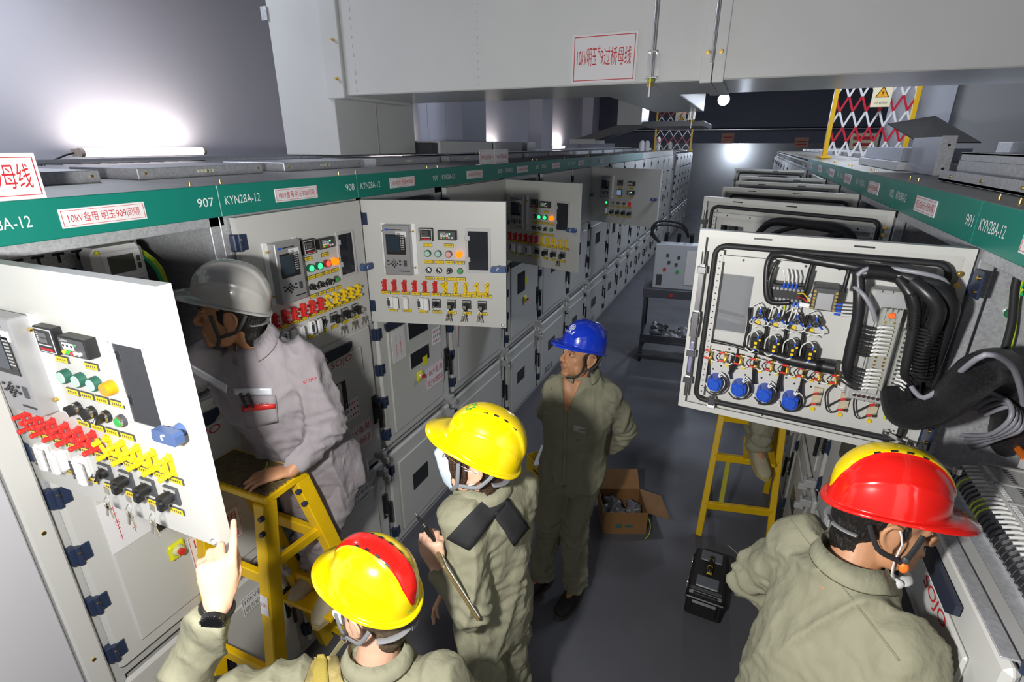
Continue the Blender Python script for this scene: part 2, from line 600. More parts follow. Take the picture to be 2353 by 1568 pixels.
def pan(W, H, D, win=None, fl=.022, t=.003, rnd=.0):
    """folded sheet pan: front sheet at y=-D with an optional opening, returned edges, inner flange at y=0"""
    mb = MB()
    if win:
        a, b, c, d = win
        mb.box(0, a, -D, -D + t, 0, H).box(b, W, -D, -D + t, 0, H).box(a, b, -D, -D + t, 0, c).box(a, b, -D, -D + t, d, H)
    else:
        mb.box(0, W, -D, -D + t, 0, H)
    e = -D + t
    mb.box(0, t, e, -t, 0, H).box(W - t, W, e, -t, 0, H).box(t, W - t, e, -t, 0, t).box(t, W - t, e, -t, H - t, H)
    mb.box(0, fl, -t, 0, 0, H).box(W - fl, W, -t, 0, 0, H).box(fl, W - fl, -t, 0, 0, fl).box(fl, W - fl, -t, 0, H - fl, H)
    return mb


def m_hinge():
    return MB().box(-.022, .002, -.032, -.004, -.032, .032, 0, .004).cyl((0, -.034, -.032), (0, -.034, .032), .009, n=10).box(
        .0, .034, -.036, -.030, -.030, .030, 0, .003).cyl((-.0, -.042, .012), (-.0, -.042, .015), .005, n=8, m=1).mesh('hinge', [NAVY, BRASS])


def m_handle():
    mb = MB().cyl((0, 0, 0), (0, -.022, 0), .016, .012, 14)
    mb.ext([(-.040, -.010), (-.034, -.015), (.030, -.015), (.036, -.009), (.036, .009), (.030, .015), (-.034, .013)], -.040, -.020)
    for k in range(9):
        a = 1.2 + k * .35
        mb.box(-.0015, .0015, -.0412, -.040, -.0015, .0015, 1, M=Matrix.Translation((.0 + .007 * cos(a), 0, .007 * sin(a))))
    return mb.mesh('handle', [HBLUE, WHITEP])


def m_relay():
    w, h, d = .136, .248, .040
    mb = MB().box(-w / 2, w / 2, -d, 0, 0, h, 0, .003)
    mb.box(-w / 2 + .015, w / 2 - .022, -d - .002, -d, .105, .203, 1, .001)
    mb.box(-w / 2 + .018, .016, -d - .003, -d - .001, .118, .196, 2)
    for k in range(8):
        z = .192 - k * .0088
        mb.box(.022, .026, -d - .003, -d - .001, z, z + .004, 3).box(.029, .040, -d - .003, -d - .001, z, z + .004, 3)
    for k in range(8):
        a = 2 * pi * k / 8
        r = .017 if k % 2 == 0 else .011
        mb.cyl((-.018 + r * cos(a), -d, .060 + r * sin(a)), (-.018 + r * cos(a), -d - .003, .060 + r * sin(a)), .0042, n=10, m=1)
    mb.cyl((-.018, -d, .060), (-.018, -d - .003, .060), .004, n=10, m=1)
    for x, z in ((-.048, .072), (-.048, .055), (.012, .072), (.012, .055)):
        mb.box(x - .005, x + .005, -d - .002, -d, z - .003, z + .003, 1)
    mb.box(.030, .047, -d - .002, -d, .047, .076, 4)
    mb.box(.005, .060, -d - .0015, -d, .020, .024, 1)
    mb.box(-.055, -.035, -d - .001, -d, .222, .230, 5).box(-.030, .03, -d - .001, -d, .224, .228, 1)
    mb.box(-.0, .052, -d - .002, -d, .192, .218, 6)
    for k in range(3):
        mb.box(.004, .024, -d - .0026, -d - .001, .197 + k * .006, .199 + k * .006, 1)
    return mb.mesh('protection_relay', [BEZEL, BLACK, SCREEN, LGREY, DKGREY, BLUEP, PLATE])


def m_relay_frame():
    mb = MB().box(-.012, .012, -.006, 0, -.002, .252, 0, .001)
    for z in (.035, .215):
        mb.cyl((.0, -.006, z), (.0, -.016, z), .005, n=8, m=1)
    return mb.mesh('mounting_bracket', [WHITE, BRASS])


def m_temp():
    mb = MB().box(-.035, .035, -.022, 0, -.032, .032, 0, .002).box(-.031, .031, -.0226, -.02, -.028, .028, 1)
    mb.box(-.029, .029, -.0232, -.021, -.026, .026, 0)
    for z in (.008, -.005):
        mb.box(-.016, .012, -.024, -.022, z, z + .011, 2)
    for k in range(5):
        mb.box(-.024, -.019, -.0236, -.022, .018 - k * .005, .020 - k * .005, 1)
    mb.box(-.024, .022, -.0236, -.022, -.012, -.0095, 1)
    for k in range(4):
        mb.box(-.020 + k * .011, -.012 + k * .011, -.0245, -.022, -.023, -.018, 3)
    return mb.mesh('temperature_controller', [BLACK, PLATE, mat('lcd_dim', (.10, .10, .10), .2), RED])


def m_disp(on):
    mb = MB().box(-.046, .046, -.026, 0, -.023, .023, 0, .002).box(-.042, .042, -.0275, -.025, -.020, .020, 1)
    for k, c in enumerate((2, 3, 4)):
        x = -.026 + k * .014
        mb.box(x - .0055, x + .0055, -.0285, -.027, -.006, .010, 5).cyl((x, -.028, .004), (x, -.0295, .004), .003, n=8, m=0)
        mb.cyl((x, -.027, -.011), (x, -.033, -.011), .0048, n=10, m=c)
    for x in (.012, .027):
        mb.cyl((x, -.027, -.010), (x, -.032, -.010), .0045, n=10, m=5)
    mb.cyl((.014, -.027, .008), (.014, -.0295, .008), .0036, n=10, m=6)
    mb.text('DXN8-Q', -.034, .0125, .005, -.0282, 5, .026)
    return mb.mesh('live_display', [BLACK, DKGREY, YEL, mat('green_button', (.02, .4, .06), .4), REDP, WHITE,
                                    mat('led_green', (.05, .8, .3), .4, emit=(.1, 1, .35), es=4) if on else mat('led_off', (.1, .25, .15), .4)])


LAMPS = {
    'pale_green': ((.42, .62, .52), None), 'pale_pink': ((.72, .42, .40), None), 'off_white': ((.35, .38, .36), None),
    'lit_orange': ((.75, .17, .005), (1.0, .20, .0)), 'lit_green': ((.1, .8, .3), (.02, 1.0, .25)), 'lit_red': ((.9, .1, .06), (1.0, .07, .03)),
    'amber': ((.70, .27, .004), (1.0, .35, .0))}


def m_lamp(c):
    colr, e = LAMPS[c]
    m = mat('lamp_' + c, colr, .3, emit=e, es=(0.12 if c == 'amber' else 1.3) if e else 0)
    mb = MB().cyl((0, 0, 0), (0, -.016, 0), .0175, .0165, 20, 0)
    if e and 'green' not in c and 'red' not in c:
        return mb.cyl((0, -.004, 0), (0, -.022, 0), .0172, .015, 20, 1).mesh('indicator_lamp', [m, m])
    return mb.cyl((0, -.015, 0), (0, -.0185, 0), .0145, .013, 20, 1).mesh('indicator_lamp', [mat('lamp_bezel_' + ('r' if 'pink' in c or 'red' in c else 'g'),
                                                                         (.25, .03, .03) if 'pink' in c or 'red' in c else (.02, .10, .07), .4), m])


def m_switch(kind):
    mb = MB().cyl((0, 0, 0), (0, -.010, 0), .0155, .015, 20, 0).cyl((0, -.010, 0), (0, -.016, 0), .0135, .0125, 20, 1)
    if kind == 'button':
        return mb.cyl((0, -.015, 0), (0, -.018, 0), .0105, n=18, m=2).mesh('push_button', [DKGREY, STEEL, mat('green_button', (.02, .4, .06), .4)])
    M_ = Matrix.Rotation(radians(-38 if kind == 'left' else 38), 4, 'Y')
    mb.box(-.0055, .0055, -.034, -.012, -.013, .013, 0, .002, M_).box(-.001, .001, -.0347, -.033, -.012, .004, 2, 0, M_)
    return mb.mesh('selector_switch', [BLACK, STEEL, WHITEP])


def m_label(w=.047, h=.0175):
    mb = MB().box(-w / 2, w / 2, -.004, 0, -h / 2, h / 2, 0, .001).box(-w / 2 + .002, w / 2 - .002, -.0046, -.003, -h / 2 + .002, h / 2 - .002, 1)
    n = 5
    for k in range(n):
        x = (-(n - 1) / 2 + k) * w * .15
        mb.box(x - .0024, x + .0024, -.0050, -.004, -.0006, .0008, 0).box(x - .0006, x + .0006, -.0050, -.004, -.0028, .0028, 0)
        mb.box(x - .0020, x + .0020, -.0050, -.004, -.0028, -.0018, 0).box(x - .0018, x + .0022, -.0050, -.004, .0018, .0026, 0)
    return mb.mesh('label_plate', [DKGREY, YLAB])


def m_link(c, op=0):
    """two-pole test link: bent bridge bar on two posts with thumb screws"""
    mb = MB().box(-.008, .010, -.006, 0, -.030, .030, 0, .002)
    for z in (-.020, .020):
        mb.cyl((0, -.004, z), (0, -.020, z), .0065, n=12, m=0).cyl((0, -.018, z), (0, -.030, z), .0050, n=10, m=1)
        mb.cyl((0, -.028, z), (0, -.046, z), .0058, .0068, 10, 0).ell((0, -.047, z), (.0068, .005, .0068), 0, 10, 6)
    mb.box(.000, .013, -.022, -.004, .016, .030, 0, .003)
    if op == 0:
        mb.box(-.0065, .0065, -.027, -.017, -.026, .026, 0, .003).box(-.006, .008, -.038, -.026, -.006, .006, 0, .002)
    elif op == 1:
        mb.box(-.006, .006, -.027, -.017, -.026, .026, 0, .003, Matrix.Translation((-.006, 0, 0)) @ Matrix.Rotation(radians(-35), 4, 'Y'))
    else:
        mb.box(-.006, .006, -.027, -.017, -.004, .050, 0, .003, Matrix.Translation((0, 0, -.020)) @ Matrix.Rotation(radians(-100), 4, 'Y'))
        mb.cyl((-.045, -.022, -.027), (-.053, -.022, -.028), .005, n=10, m=1)
    return mb.mesh('test_link', [c, STEEL])


def m_socket(op):
    mb = MB().box(-.022, .016, -.030, 0, -.032, .032, 0, .009)
    if op:
        mb.box(-.018, -.004, -.0312, -.029, -.016, .018, 1).cyl((-.012, -.030, .024), (-.012, -.032, .024), .004, n=8, m=1).cyl(
            (-.012, -.030, -.022), (-.012, -.032, -.022), .004, n=8, m=1)
        mb.box(.012, .042, -.040, -.028, -.033, .033, 0, .010)
    else:
        mb.box(-.010, .020, -.040, -.026, -.031, .031, 0, .011)
    return mb.mesh('test_socket', [WHITE, DKGREY])


def m_rotary(key):
    mb = MB().box(-.023, .023, -.010, 0, -.023, .023, 0, .002).box(-.020, .020, -.011, -.009, .012, .020, 1)
    mb.cyl((0, -.010, 0), (0, -.024, 0), .014, .0125, 18, 2)
    M_ = Matrix.Rotation(radians(42 if not key else 8), 4, 'Y')
    if key:
        mb.cyl((0, -.022, 0), (0, -.042, 0), .0155, .0150, 18, 2).box(-.010, .010, -.050, -.024, -.026, .004, 2, .005, M_)
    else:
        mb.box(-.0045, .0045, -.036, -.020, -.026, .012, 2, .003, M_).box(-.001, .001, -.0366, -.035, -.022, -.008, 3, 0, M_)
    return mb.mesh('rotary_switch', [DKGREY, LGREY, BLACK, WHITEP])


def m_keys():
    KM = mat('key_metal', (.62, .58, .48), .3, .9)
    mb = MB().tube([(-.006, -.050, -.016), (-.013, -.056, -.030), (-.006, -.058, -.042), (.002, -.054, -.032), (-.006, -.050, -.016)], .0009, 6, 0, sub=2)
    for a, x in ((-.25, -.004), (.35, -.006)):
        M_ = Matrix.Translation((x, -.056, -.038)) @ Matrix.Rotation(a, 4, 'Y')
        mb.ext([(-.008, -.010), (-.005, -.015), (.005, -.015), (.008, -.010), (.008, -.002), (.004, .002), (-.004, .002), (-.008, -.002)], -.001, .001, 0, M_)
        mb.box(-.0032, .0032, -.001, .001, -.040, -.014, 0, 0, M_)
    mb.ext([(-.011, -.010), (.005, -.013), (.008, .004), (-.008, .008)], -.0508, -.0492, 0)
    return mb.mesh('key', [KM])


def m_lock():
    return MB().cyl((0, 0, 0), (0, -.003, 0), .009, n=16, m=0).cyl((0, -.003, 0), (0, -.004, 0), .006, n=14, m=1).mesh('corner_lock', [STEEL, WHITE])


def m_window(a, b, c, d, gl=None):
    f = .010
    mb = MB()
    for x0, x1, z0, z1 in ((a - f, b + f, c - f, c + .003), (a - f, b + f, d - .003, d + f), (a - f, a + .003, c, d), (b - .003, b + f, c, d)):
        mb.box(x0, x1, -DT - .006, -DT + .001, z0, z1, 0, .001)
    mb.box(a, b, -DT - .003, -DT - .001, c, d, 1)
    for z in (c + (d - c) * .28, c + (d - c) * .82):
        mb.box(a - f - .004, a + .012, -DT - .010, -DT - .005, z - .012, z + .012, 0, .002)
    return mb.mesh('window_pane', [mat('window_frame_clear', (.62, .62, .62), .3, alpha=.8), gl or GLASS])


def gear_A(door, W, lamps, links_y=(1, 0, 0, 2, 2), keys=(1, 1, 1), on=True, seed=0):
    """the devices on the front of a feeder instrument door"""
    H = DH
    y = -DT

    def P(nm, me, fx, fz, dy=0, r=(0, 0, 0)):
        return obj(nm, me, door, (fx * W, y - dy, fz * H), r)
    for s in (-.078, .078):
        obj('mounting_bracket', cached('rf', m_relay_frame), door, (.262 * W + s, y, .425 * H))
    P('protection_relay', cached('relay', m_relay), .262, .425, .004)
    P('temperature_controller', cached('temp', m_temp), .459, .746)
    P('live_display', cached(('disp', on), lambda: m_disp(on)), .607, .746)
    L = cached('lab', m_label)
    P('label_plate', L, .461, .662); P('label_plate', L, .609, .662)
    for k in range(4):
        fx = .46 + k * .074
        P('indicator_lamp', cached(('lamp', lamps[k]), lambda: m_lamp(lamps[k])), fx, .596)
        P('label_plate', L, fx + .002, .529)
        kind = ('left', 'left', 'right', 'button')[k]
        P('push_button' if kind == 'button' else 'selector_switch', cached(('sw', kind), lambda: m_switch(kind)), fx, .461).scale.y = .85
        P('label_plate', L, fx + .004, .395)
    for k in range(11):
        fx = .130 + k * .0736
        P('label_plate', L, fx + .004, .261)
        c = REDP if k < 6 else YEL
        op = 0 if k < 6 else links_y[k - 6]
        P('test_link', cached(('link', k < 6, op), lambda: m_link(c, op)), fx, .325).scale.y = .72
    for k, (fx, op) in enumerate(((.178, 1), (.281, 0), (.400, 1))):
        P('test_socket', cached(('sock', op), lambda: m_socket(op)), fx, .184)
        P('label_plate', L, fx + .0, .114)
    for k, fx in enumerate((.502, .612, .721, .832)):
        P('rotary_switch', cached(('rot', k > 0), lambda: m_rotary(k > 0)), fx, .186).scale.y = .78
        P('label_plate', L, fx + .001, .113)
        if k > 0 and keys[k - 1]:
            P('key', cached('keys', m_keys), fx, .186, 0, (0, 0, 0))
    a, b, c, d = WIN
    obj('window_pane', cached(('win', W), lambda: m_window(a * W, b * W, c * H, d * H)), door)


def gear_B(door, W):
    """the sparser instrument door of the voltage transformer cubicle"""
    H = DH
    y = -DT

    def P(nm, me, fx, fz, dy=0):
        return obj(nm, me, door, (fx * W, y - dy, fz * H))
    for s in (-.078, .078):
        obj('mounting_bracket', cached('rf', m_relay_frame), door, (.29 * W + s, y, .46 * H))
    P('protection_relay', cached('relay', m_relay), .29, .46, .004)
    L = cached('lab', m_label)
    P('temperature_controller', cached('temp', m_temp), .475, .74)
    P('live_display', cached(('disp', True), lambda: m_disp(True)), .635, .74)
    P('live_display', cached(('disp', True), lambda: m_disp(True)), .635, .58)
    P('power_meter', cached('meter', lambda: MB().box(-.034, .034, -.02, 0, -.034, .034, 0, .002).box(-.028, .028, -.022, -.019, -.028, .028, 1).mesh(
        'power_meter', [DKGREY, mat('lit_meter', (.3, .42, .6), .3, emit=(.4, .6, 1), es=.25)])), .475, .57)
    for fx, fz in ((.475, .66), (.475, .49), (.635, .66), (.635, .50)):
        P('label_plate', L, fx, fz)
    for k in range(5):
        fx = .30 + k * .083
        P('label_plate', L, fx, .315); P('label_plate', L, fx, .15)
        if k < 2:
            c = ('lit_green', 'off_white')[k]
            P('indicator_lamp', cached(('lamp', c), lambda: m_lamp(c)), fx, .375)
        elif k < 4:
            P('selector_switch', cached(('sw', 'left'), lambda: m_switch('left')), fx, .375)
        else:
            P('test_link', cached(('link', True, 0), lambda: m_link(REDP, 0)), fx, .375)
        if k == 0:
            P('test_socket', cached(('sock', 0), lambda: m_socket(0)), fx, .215)
        else:
            P('rotary_switch', cached(('rot', True), lambda: m_rotary(True)), fx, .215)


WIN = (.740, .883, .469, .781)


def m_header(W, txt, plate, col=GREEN):
    num, mdl = txt
    mb = MB().box(.001, W - .001, -.022, -.001, ZH0, ZH1 - .0005, 0, .002)
    if mdl:
        mb.text(mdl, .025, ZH0 + .040, .030, -.0225, 1, .155)
    if num:
        mb.text(num, W - .022, ZH0 + .040, .030, -.0225, 1, al='R')
    return mb.mesh('header_panel', [col, WHITEP])


def m_nameplate(txt, w=.235, h=.052, ht=.026):
    mb = MB().box(0, w, -.003, 0, 0, h, 0, .0008)
    for a, b, c, d in ((.005, w - .005, .005, .0062), (.005, w - .005, h - .0062, h - .005), (.005, .0062, .005, h - .005), (w - .0062, w - .005, .005, h - .005)):
        mb.box(a, b, -.0036, -.002, c, d, 1)
    mb.text(txt, w / 2, (h - ht) / 2, ht, -.0034, 1, w * .84, 'C')
    return mb.mesh('nameplate', [PLATE, RED])


def m_carcass(W, D, openbox):
    """upright sheet-metal body: side walls, posts, back, shelf levels, top plate; the instrument box stays hollow"""
    mb = MB()
    zt = ZH1 - .012
    mb.box(0, .012, .0, D, 0, zt, 0).box(W - .012, W, .0, D, 0, zt, 0).box(0, W, D - .01, D, 0, zt, 0)
    mb.box(.012, W - .012, .03, .6, .0, 1.50, 0)                       # lower compartments
    mb.box(.012, W - .012, .62, D - .01, 0, zt, 0)
    mb.box(.012, W - .012, .0, .61, 1.515, 1.53, 2)                    # instrument box floor
    mb.box(.012, W - .012, .0, .61, zt - .035, zt - .02, 2)            # its roof
    mb.box(.012, W - .012, .56, .61, 1.53, zt - .03, 2)                # its back plate
    mb.box(.012, .016, .0, .56, 1.53, zt - .03, 2).box(W - .016, W - .012, .0, .56, 1.53, zt - .03, 2)
    for x0, x1 in ((.0, .042), (W - .042, W)):                          # front posts
        mb.box(x0, x1, -.004, .03, 1.50, ZH0, 2, .002).box(x0, x1, -.004, .03, .04, 1.50, 1, .002)
    mb.box(.0, W, -.004, .025, 2.155, ZH0 + .01, 2, .002)               # lintel under the header
    mb.box(.04, W - .04, .0, .03, 1.50, 1.55, 1, .002).box(.04, W - .04, -.004, .03, .715, .745, 1, .002)
    mb.box(0, W, -.004, .03, 0, .05, 1, .002)
    mb.box(-.0, W, -.020, D, zt, ZH1, 3, .002)                          # top plate
    return mb.mesh('carcass', [GREY2, GREY2, GALV, TOPPL])


def m_door(W, H, D, b=.012):
    """panelled door with a raised field"""
    mb = MB().box(0, W, -D, 0, 0, H, 0, b)
    e = .075
    mb.box(e, W - e * 1.3, -D - .012, -D, .06, H - .09, 0, .011)
    return mb


def m_breaker_door(W, strip, amp, win, logo=True):
    H = .785
    dz = .062
    mb = m_door(W, H, .028)
    y = -.0405
    if strip:
        mb.ext([(.06, .665 + dz), (.075, .640 + dz), (W * .72, .640 + dz), (W * .76, .662 + dz), (W * .76, .688 + dz), (.06, .688 + dz)], y + .008, y - .004, 1)
        mb.text(amp, W * .40, .651 + dz, .022, y - .0045, 2)
        mb.text('SOJO', W * .53, .588 + dz, .040, y - .0005, 3, .15, shear=.18)
    for a, b_, c, d in win:
        mb.box(a * W, b_ * W, y - .003, y + .003, c * H, d * H, 4, .002)
        mb.box(a * W + .008, b_ * W - .008, y - .004, y, c * H + .008, d * H - .008, 5)
    return mb.mesh('breaker_door', [GREY, STRIPB, WHITEP, RED, GREY2, DKWIN])


def m_lower_door(W, win, vents):
    H = .655
    mb = m_door(W, H, .026)
    y = -.0385
    if win:
        a, b_, c, d = win
        mb.box(a * W, b_ * W, y - .002, y + .004, c * H, d * H, 1, .001)
    if vents:
        for r in range(3):
            for k in range(4):
                mb.box(.20 * W + r * .09, .20 * W + r * .09 + .065, y - .001, y + .003, .06 + k * .018, .068 + k * .018, 1)
    return mb.mesh('lower_door', [GREY, DKWIN])


def m_lever():
    mb = MB().box(-.018, .018, -.012, 0, -.085, .085, 0, .004).cyl((0, -.010, .03), (0, -.034, .03), .011, n=12, m=0)
    mb.box(-.010, .010, -.045, -.028, -.110, .045, 0, .005)
    mb.cyl((0, -.012, -.065), (0, -.018, -.065), .008, n=10, m=1)
    return mb.mesh('lever_handle', [BLACK, STEEL])


def m_clip():
    return MB().box(-.02, .02, -.055, -.0, -.030, .014, 0, .004).box(-.012, .012, -.075, -.030, -.055, -.020, 0, .004).box(
        -.014, .014, -.045, -.040, -.02, .03, 1, .001).mesh('latch_clip', [LGREY, STEEL])


def m_sign(lines, w, h, frame=RED, ink=RED, ht=None):
    mb = MB().box(0, w, -.002, 0, 0, h, 0, .0006)
    for a, b, c, d in ((.004, w - .004, .004, .0056), (.004, w - .004, h - .0056, h - .004), (.004, .0056, .004, h - .004), (w - .0056, w - .004, .004, h - .004)):
        mb.box(a, b, -.0026, -.001, c, d, 1)
    n = len(lines)
    ht = ht or h * .62 / n
    for k, t in enumerate(lines):
        z = h - (k + .5) * (h - .01) / n - ht / 2 - .004
        mb.text(t, w / 2, z, ht, -.0025, 2, w * .82, 'C')
    return mb.mesh('sign', [PLATE, frame, ink])


def m_diagram(w, h):
    mb = MB().box(0, w, -.002, 0, 0, h, 0, .0006)
    for fx in (.3, .62):
        mb.box(fx * w - .0008, fx * w + .0008, -.0026, -.001, h * .15, h * .85, 1)
        mb.tube([(fx * w + .006 * cos(t), -.0022, h * .5 + .006 * sin(t)) for t in [k * pi / 4 for k in range(8)]], .0008, 4, 1, closed=True)
        for k in range(4):
            mb.box(fx * w - .006, fx * w + .006, -.0026, -.001, h * (.25 + .15 * k), h * (.25 + .15 * k) + .0016, 1)
    return mb.mesh('circuit_diagram', [PLATE, RED])


def m_bolt():
    return MB().cyl((0, 0, 0), (0, 0, .011), .0045, n=6).cyl((0, 0, .011), (0, 0, .014), .003, n=8).mesh('top_bolt', BRASS)


def m_flap(w, d):
    mb = MB().box(0, w, 0, d, 0, .045, 0, .003)
    for x, y_ in ((.03, 0), (w - .03, 0), (w / 2, 0)):
        mb.cyl((x, .002, .024), (x, -.005, .024), .005, n=8, m=1)
    for k in range(5):
        mb.box(w * .42 + k * .018, w * .42 + k * .018 + .011, -.001, .003, .018, .030, 2)
    return mb.mesh('relief_flap', [GALV, BRASS, mat('slot_bright', (.75, .78, .6), .3)])


def m_mesh(w, d):
    """wire mesh tray lying over the rear of the cabinet top"""
    mb = MB()
    n = int(w / .07)
    for k in range(n + 1):
        mb.box(k * w / n - .003, k * w / n + .003, 0, d, 0, .006, 0)
    k = 0
    while k * .06 <= d:
        mb.box(0, w, k * .06 - .003, k * .06 + .003, .005, .011, 0)
        k += 1
    return mb.mesh('mesh_tray', GALV)


def cabinet(label, side, y0, W, D, hdr, plate, angle=None, gear='A', lamps=None, sgn=None, amp=True, lower=True, top=True, cat='cabinet',
            inside=None, group=None, hcol=None, dW=None, low_win=(.28, .52, .42, .60), vents=False, keys=(1, 1, 1), detail=True, on=True,
            bwin=((.30, .66, .52, .74),), links_y=(1, 0, 0, 2, 2), blank=False):
    """side 'L': stands on the left with its left edge at y0; 'R': on the right with its left edge (far end) at y0"""
    if side == 'L':
        t = thing('switchgear_cabinet', label, cat, (-1.74, y0, 0), pi / 2, group)
    else:
        t = thing('switchgear_cabinet', label, cat, (.59, y0, 0), -pi / 2, group)
    obj('carcass', cached(('car', W, D), lambda: m_carcass(W, D, True)), t)
    if hdr is not None:
        h = obj('header_panel', m_header(W, hdr, plate, hcol or GREEN), t)
        if plate:
            obj('nameplate', m_nameplate(plate), h, (W / 2 - .1275, -.022, ZH0 + .026))
    if W < .5:
        return t
    dw = dW or (W - .055)
    a = radians(angle) if angle is not None else 0
    dr = None if blank else obj('instrument_door', cached(('idoor', round(dw, 3), gear), lambda: pan(dw, DH, DT, tuple(f * (dw if i < 2 else DH) for i, f in enumerate(WIN)) if gear in 'AR' else None)
             .mesh('instrument_door', GREY)), t, (.035, -.012, ZI0), (0, 0, -a))
    for z in () if blank else (.14, .855):
        obj('hinge', cached('hinge', m_hinge), dr, (-.0, 0, z * DH))
    if gear != 'R' and not blank:
        obj('door_handle', cached('handle', m_handle), dr, (.955 * dw, -DT, .494 * DH))
        obj('corner_lock', cached('lock', m_lock), dr, (.975 * dw, -DT, .022 * DH))
    if gear == 'A':
        gear_A(dr, dw, lamps, keys=keys, on=on, links_y=links_y)
    elif gear == 'B':
        gear_B(dr, dw)
    if inside:
        inside(dr, dw)
    if blank:
        obj('front_panel', MB().box(.0, W - .07, -.034, -.005, .03, 2.16, 0, .004).mesh('front_panel', mat('lavender_grey_paint', (.50, .50, .53), .4)), t)
        tp = MB().box(W - .066, W - .004, -.046, -.005, .03, 2.16, 0, .006)
        for z in (.4, .9, 1.4, 1.9):
            tp.cyl((W - .035, -.045, z), (W - .035, -.050, z), .006, n=8, m=1)
        obj('corner_trim', tp.mesh('corner_trim', [GREY, BRASS]), t)
        obj('mesh_tray', cached(('mtray', W), lambda: m_mesh(W, .6)), t, (0, 1.0, ZH1 + .05))
        return t
    # breaker door and lower door
    lw = W - .05
    bd = obj('breaker_door', cached(('bd', W, amp, bwin), lambda: m_breaker_door(lw, amp, '1250A', bwin)), t, (.025, -.006, .765))
    ld = obj('lower_door', cached(('ld', W, low_win, vents), lambda: m_lower_door(lw, low_win, vents)), t, (.025, -.006, .055))
    for z in (.09, .30, .50, .71):
        obj('hinge', cached('hinge', m_hinge), bd, (.0, -.0, z))
    for z in (.10, .55):
        obj('hinge', cached('hinge', m_hinge), ld, (.0, -.0, z))
    if detail:
        obj('lever_handle', cached('lever', m_lever), bd, (lw - .035, -.028, .30))
        obj('lever_handle', cached('lever', m_lever), ld, (lw - .035, -.026, .36))
        obj('latch_clip', cached('clip', m_clip), bd, (lw - .05, -.028, .03))
        obj('latch_clip', cached('clip', m_clip), ld, (lw - .05, -.026, .62))
    if sgn:
        for q in sgn:
            par = {'b': bd, 'l': ld}[q[0]]
            obj(q[1], q[2], par, (q[3], q[4], q[5]))
    if top:
        for x in (.06, W - .06):
            obj('top_bolt', cached('bolt', m_bolt), t, (x, .03, ZH1))
        obj('relief_flap', cached(('flap', W), lambda: m_flap(W - .14, .45)), t, (.07, .50, ZH1))
        obj('mesh_tray', cached(('mtray', W), lambda: m_mesh(W, .6)), t, (0, 1.0, ZH1 + .05))
    return t
# ------------------------------------------------------------------ signs on the doors
S_907 = m_sign(['10kV备用', '明玉909断路器'], .22, .15)
S_908 = m_sign(['10kV备用', '明玉908断路器'], .22, .15)
S_909 = m_sign(['10kV备用', '明玉907断路器'], .22, .15)
S_PT = m_sign(['10kV明玉909', '电压互感器'], .22, .15)
S_LOW = m_sign(['10kV备用', '明玉909接地'], .15, .09, DKGREY, DKGREY)
S_LOW2 = m_sign(['10kV备用', '明玉908接地'], .15, .09, DKGREY, DKGREY)
DIAG = m_diagram(.13, .19)
NOTE = m_sign(['- - - - -', '- - - -', '- - - - -'], .10, .11, PLATE, RED, .012)
MIMIC = MB().box(0, .17, -.003, 0, 0, .15, 0, .002).box(.02, .15, -.004, -.002, .02, .13, 1).box(.05, .09, -.0045, -.003, .05, .10, 2).mesh(
    'mimic_window', [GREY2, mat('bronze_print', (.14, .115, .045), .4, var=.5, vscale=30), BRASS])
TAGY = mat('yellow_tag', (.72, .70, .02), .4)


def m_tagclip():
    mb = MB().box(-.03, .03, -.018, 0, -.035, .03, 0, .008).cyl((0, -.018, 0), (0, -.03, 0), .022, .016, 16, 1).cyl((0, -.03, 0), (0, -.042, 0), .012, n=12, m=2)
    return mb.mesh('key_interlock', [TAGY, mat('pale_ring', (.6, .62, .3), .3), REDP])


INTER = m_tagclip()
YTAG = MB().box(-.028, .028, -.003, 0, -.03, .03, 0, .001).mesh('yellow_tag', TAGY)
REDWIRE = MB().tube([(0, -.02, 0), (.01, -.035, -.05), (.012, -.03, -.14), (.02, -.02, -.26)], .003, 6, sub=2).mesh('red_wire', REDP)
yb, yl = -.042, -.040
T28 = 'KYN28A-12'

cabinet('plain grey cabinet end nearest the camera at bottom left', 'L', -.198, .80, 1.5, ('906', T28), None,
        gear='C', blank=True)
c907 = cabinet('cabinet with the large white door swung open at the left edge, header ending in 907', 'L', .602, .745, 1.5, ('907', T28),
        '10kV备用 明玉909间隔', 89.3, lamps=['pale_green', 'pale_green', 'pale_green', 'amber'], links_y=(1, 0, 0, 0, 0), on=False,
        sgn=[('b', 'circuit_diagram', DIAG, .075, yb, .44), ('b', 'sign', S_907, .30, yb, .17), ('b', 'key_interlock', INTER, .255, yb, .315),
             ('l', 'sign', S_LOW, .44, yl, .50)], dW=.727)
cabinet('cabinet behind the grey-helmeted man, instrument door shut with glowing green and red lamps', 'L', 1.347, .76, 1.5, ('908', T28),
        '10kV备用 明玉908间隔', None, lamps=['lit_green', 'lit_green', 'lit_red', 'lit_orange'], links_y=(1, 0, 0, 0, 0),
        sgn=[('b', 'mimic_window', MIMIC, .26, yb, .42), ('b', 'circuit_diagram', NOTE, .44, yb, .34), ('b', 'sign', S_908, .40, yb, .14),
             ('l', 'sign', S_LOW2, .40, yl, .53)])
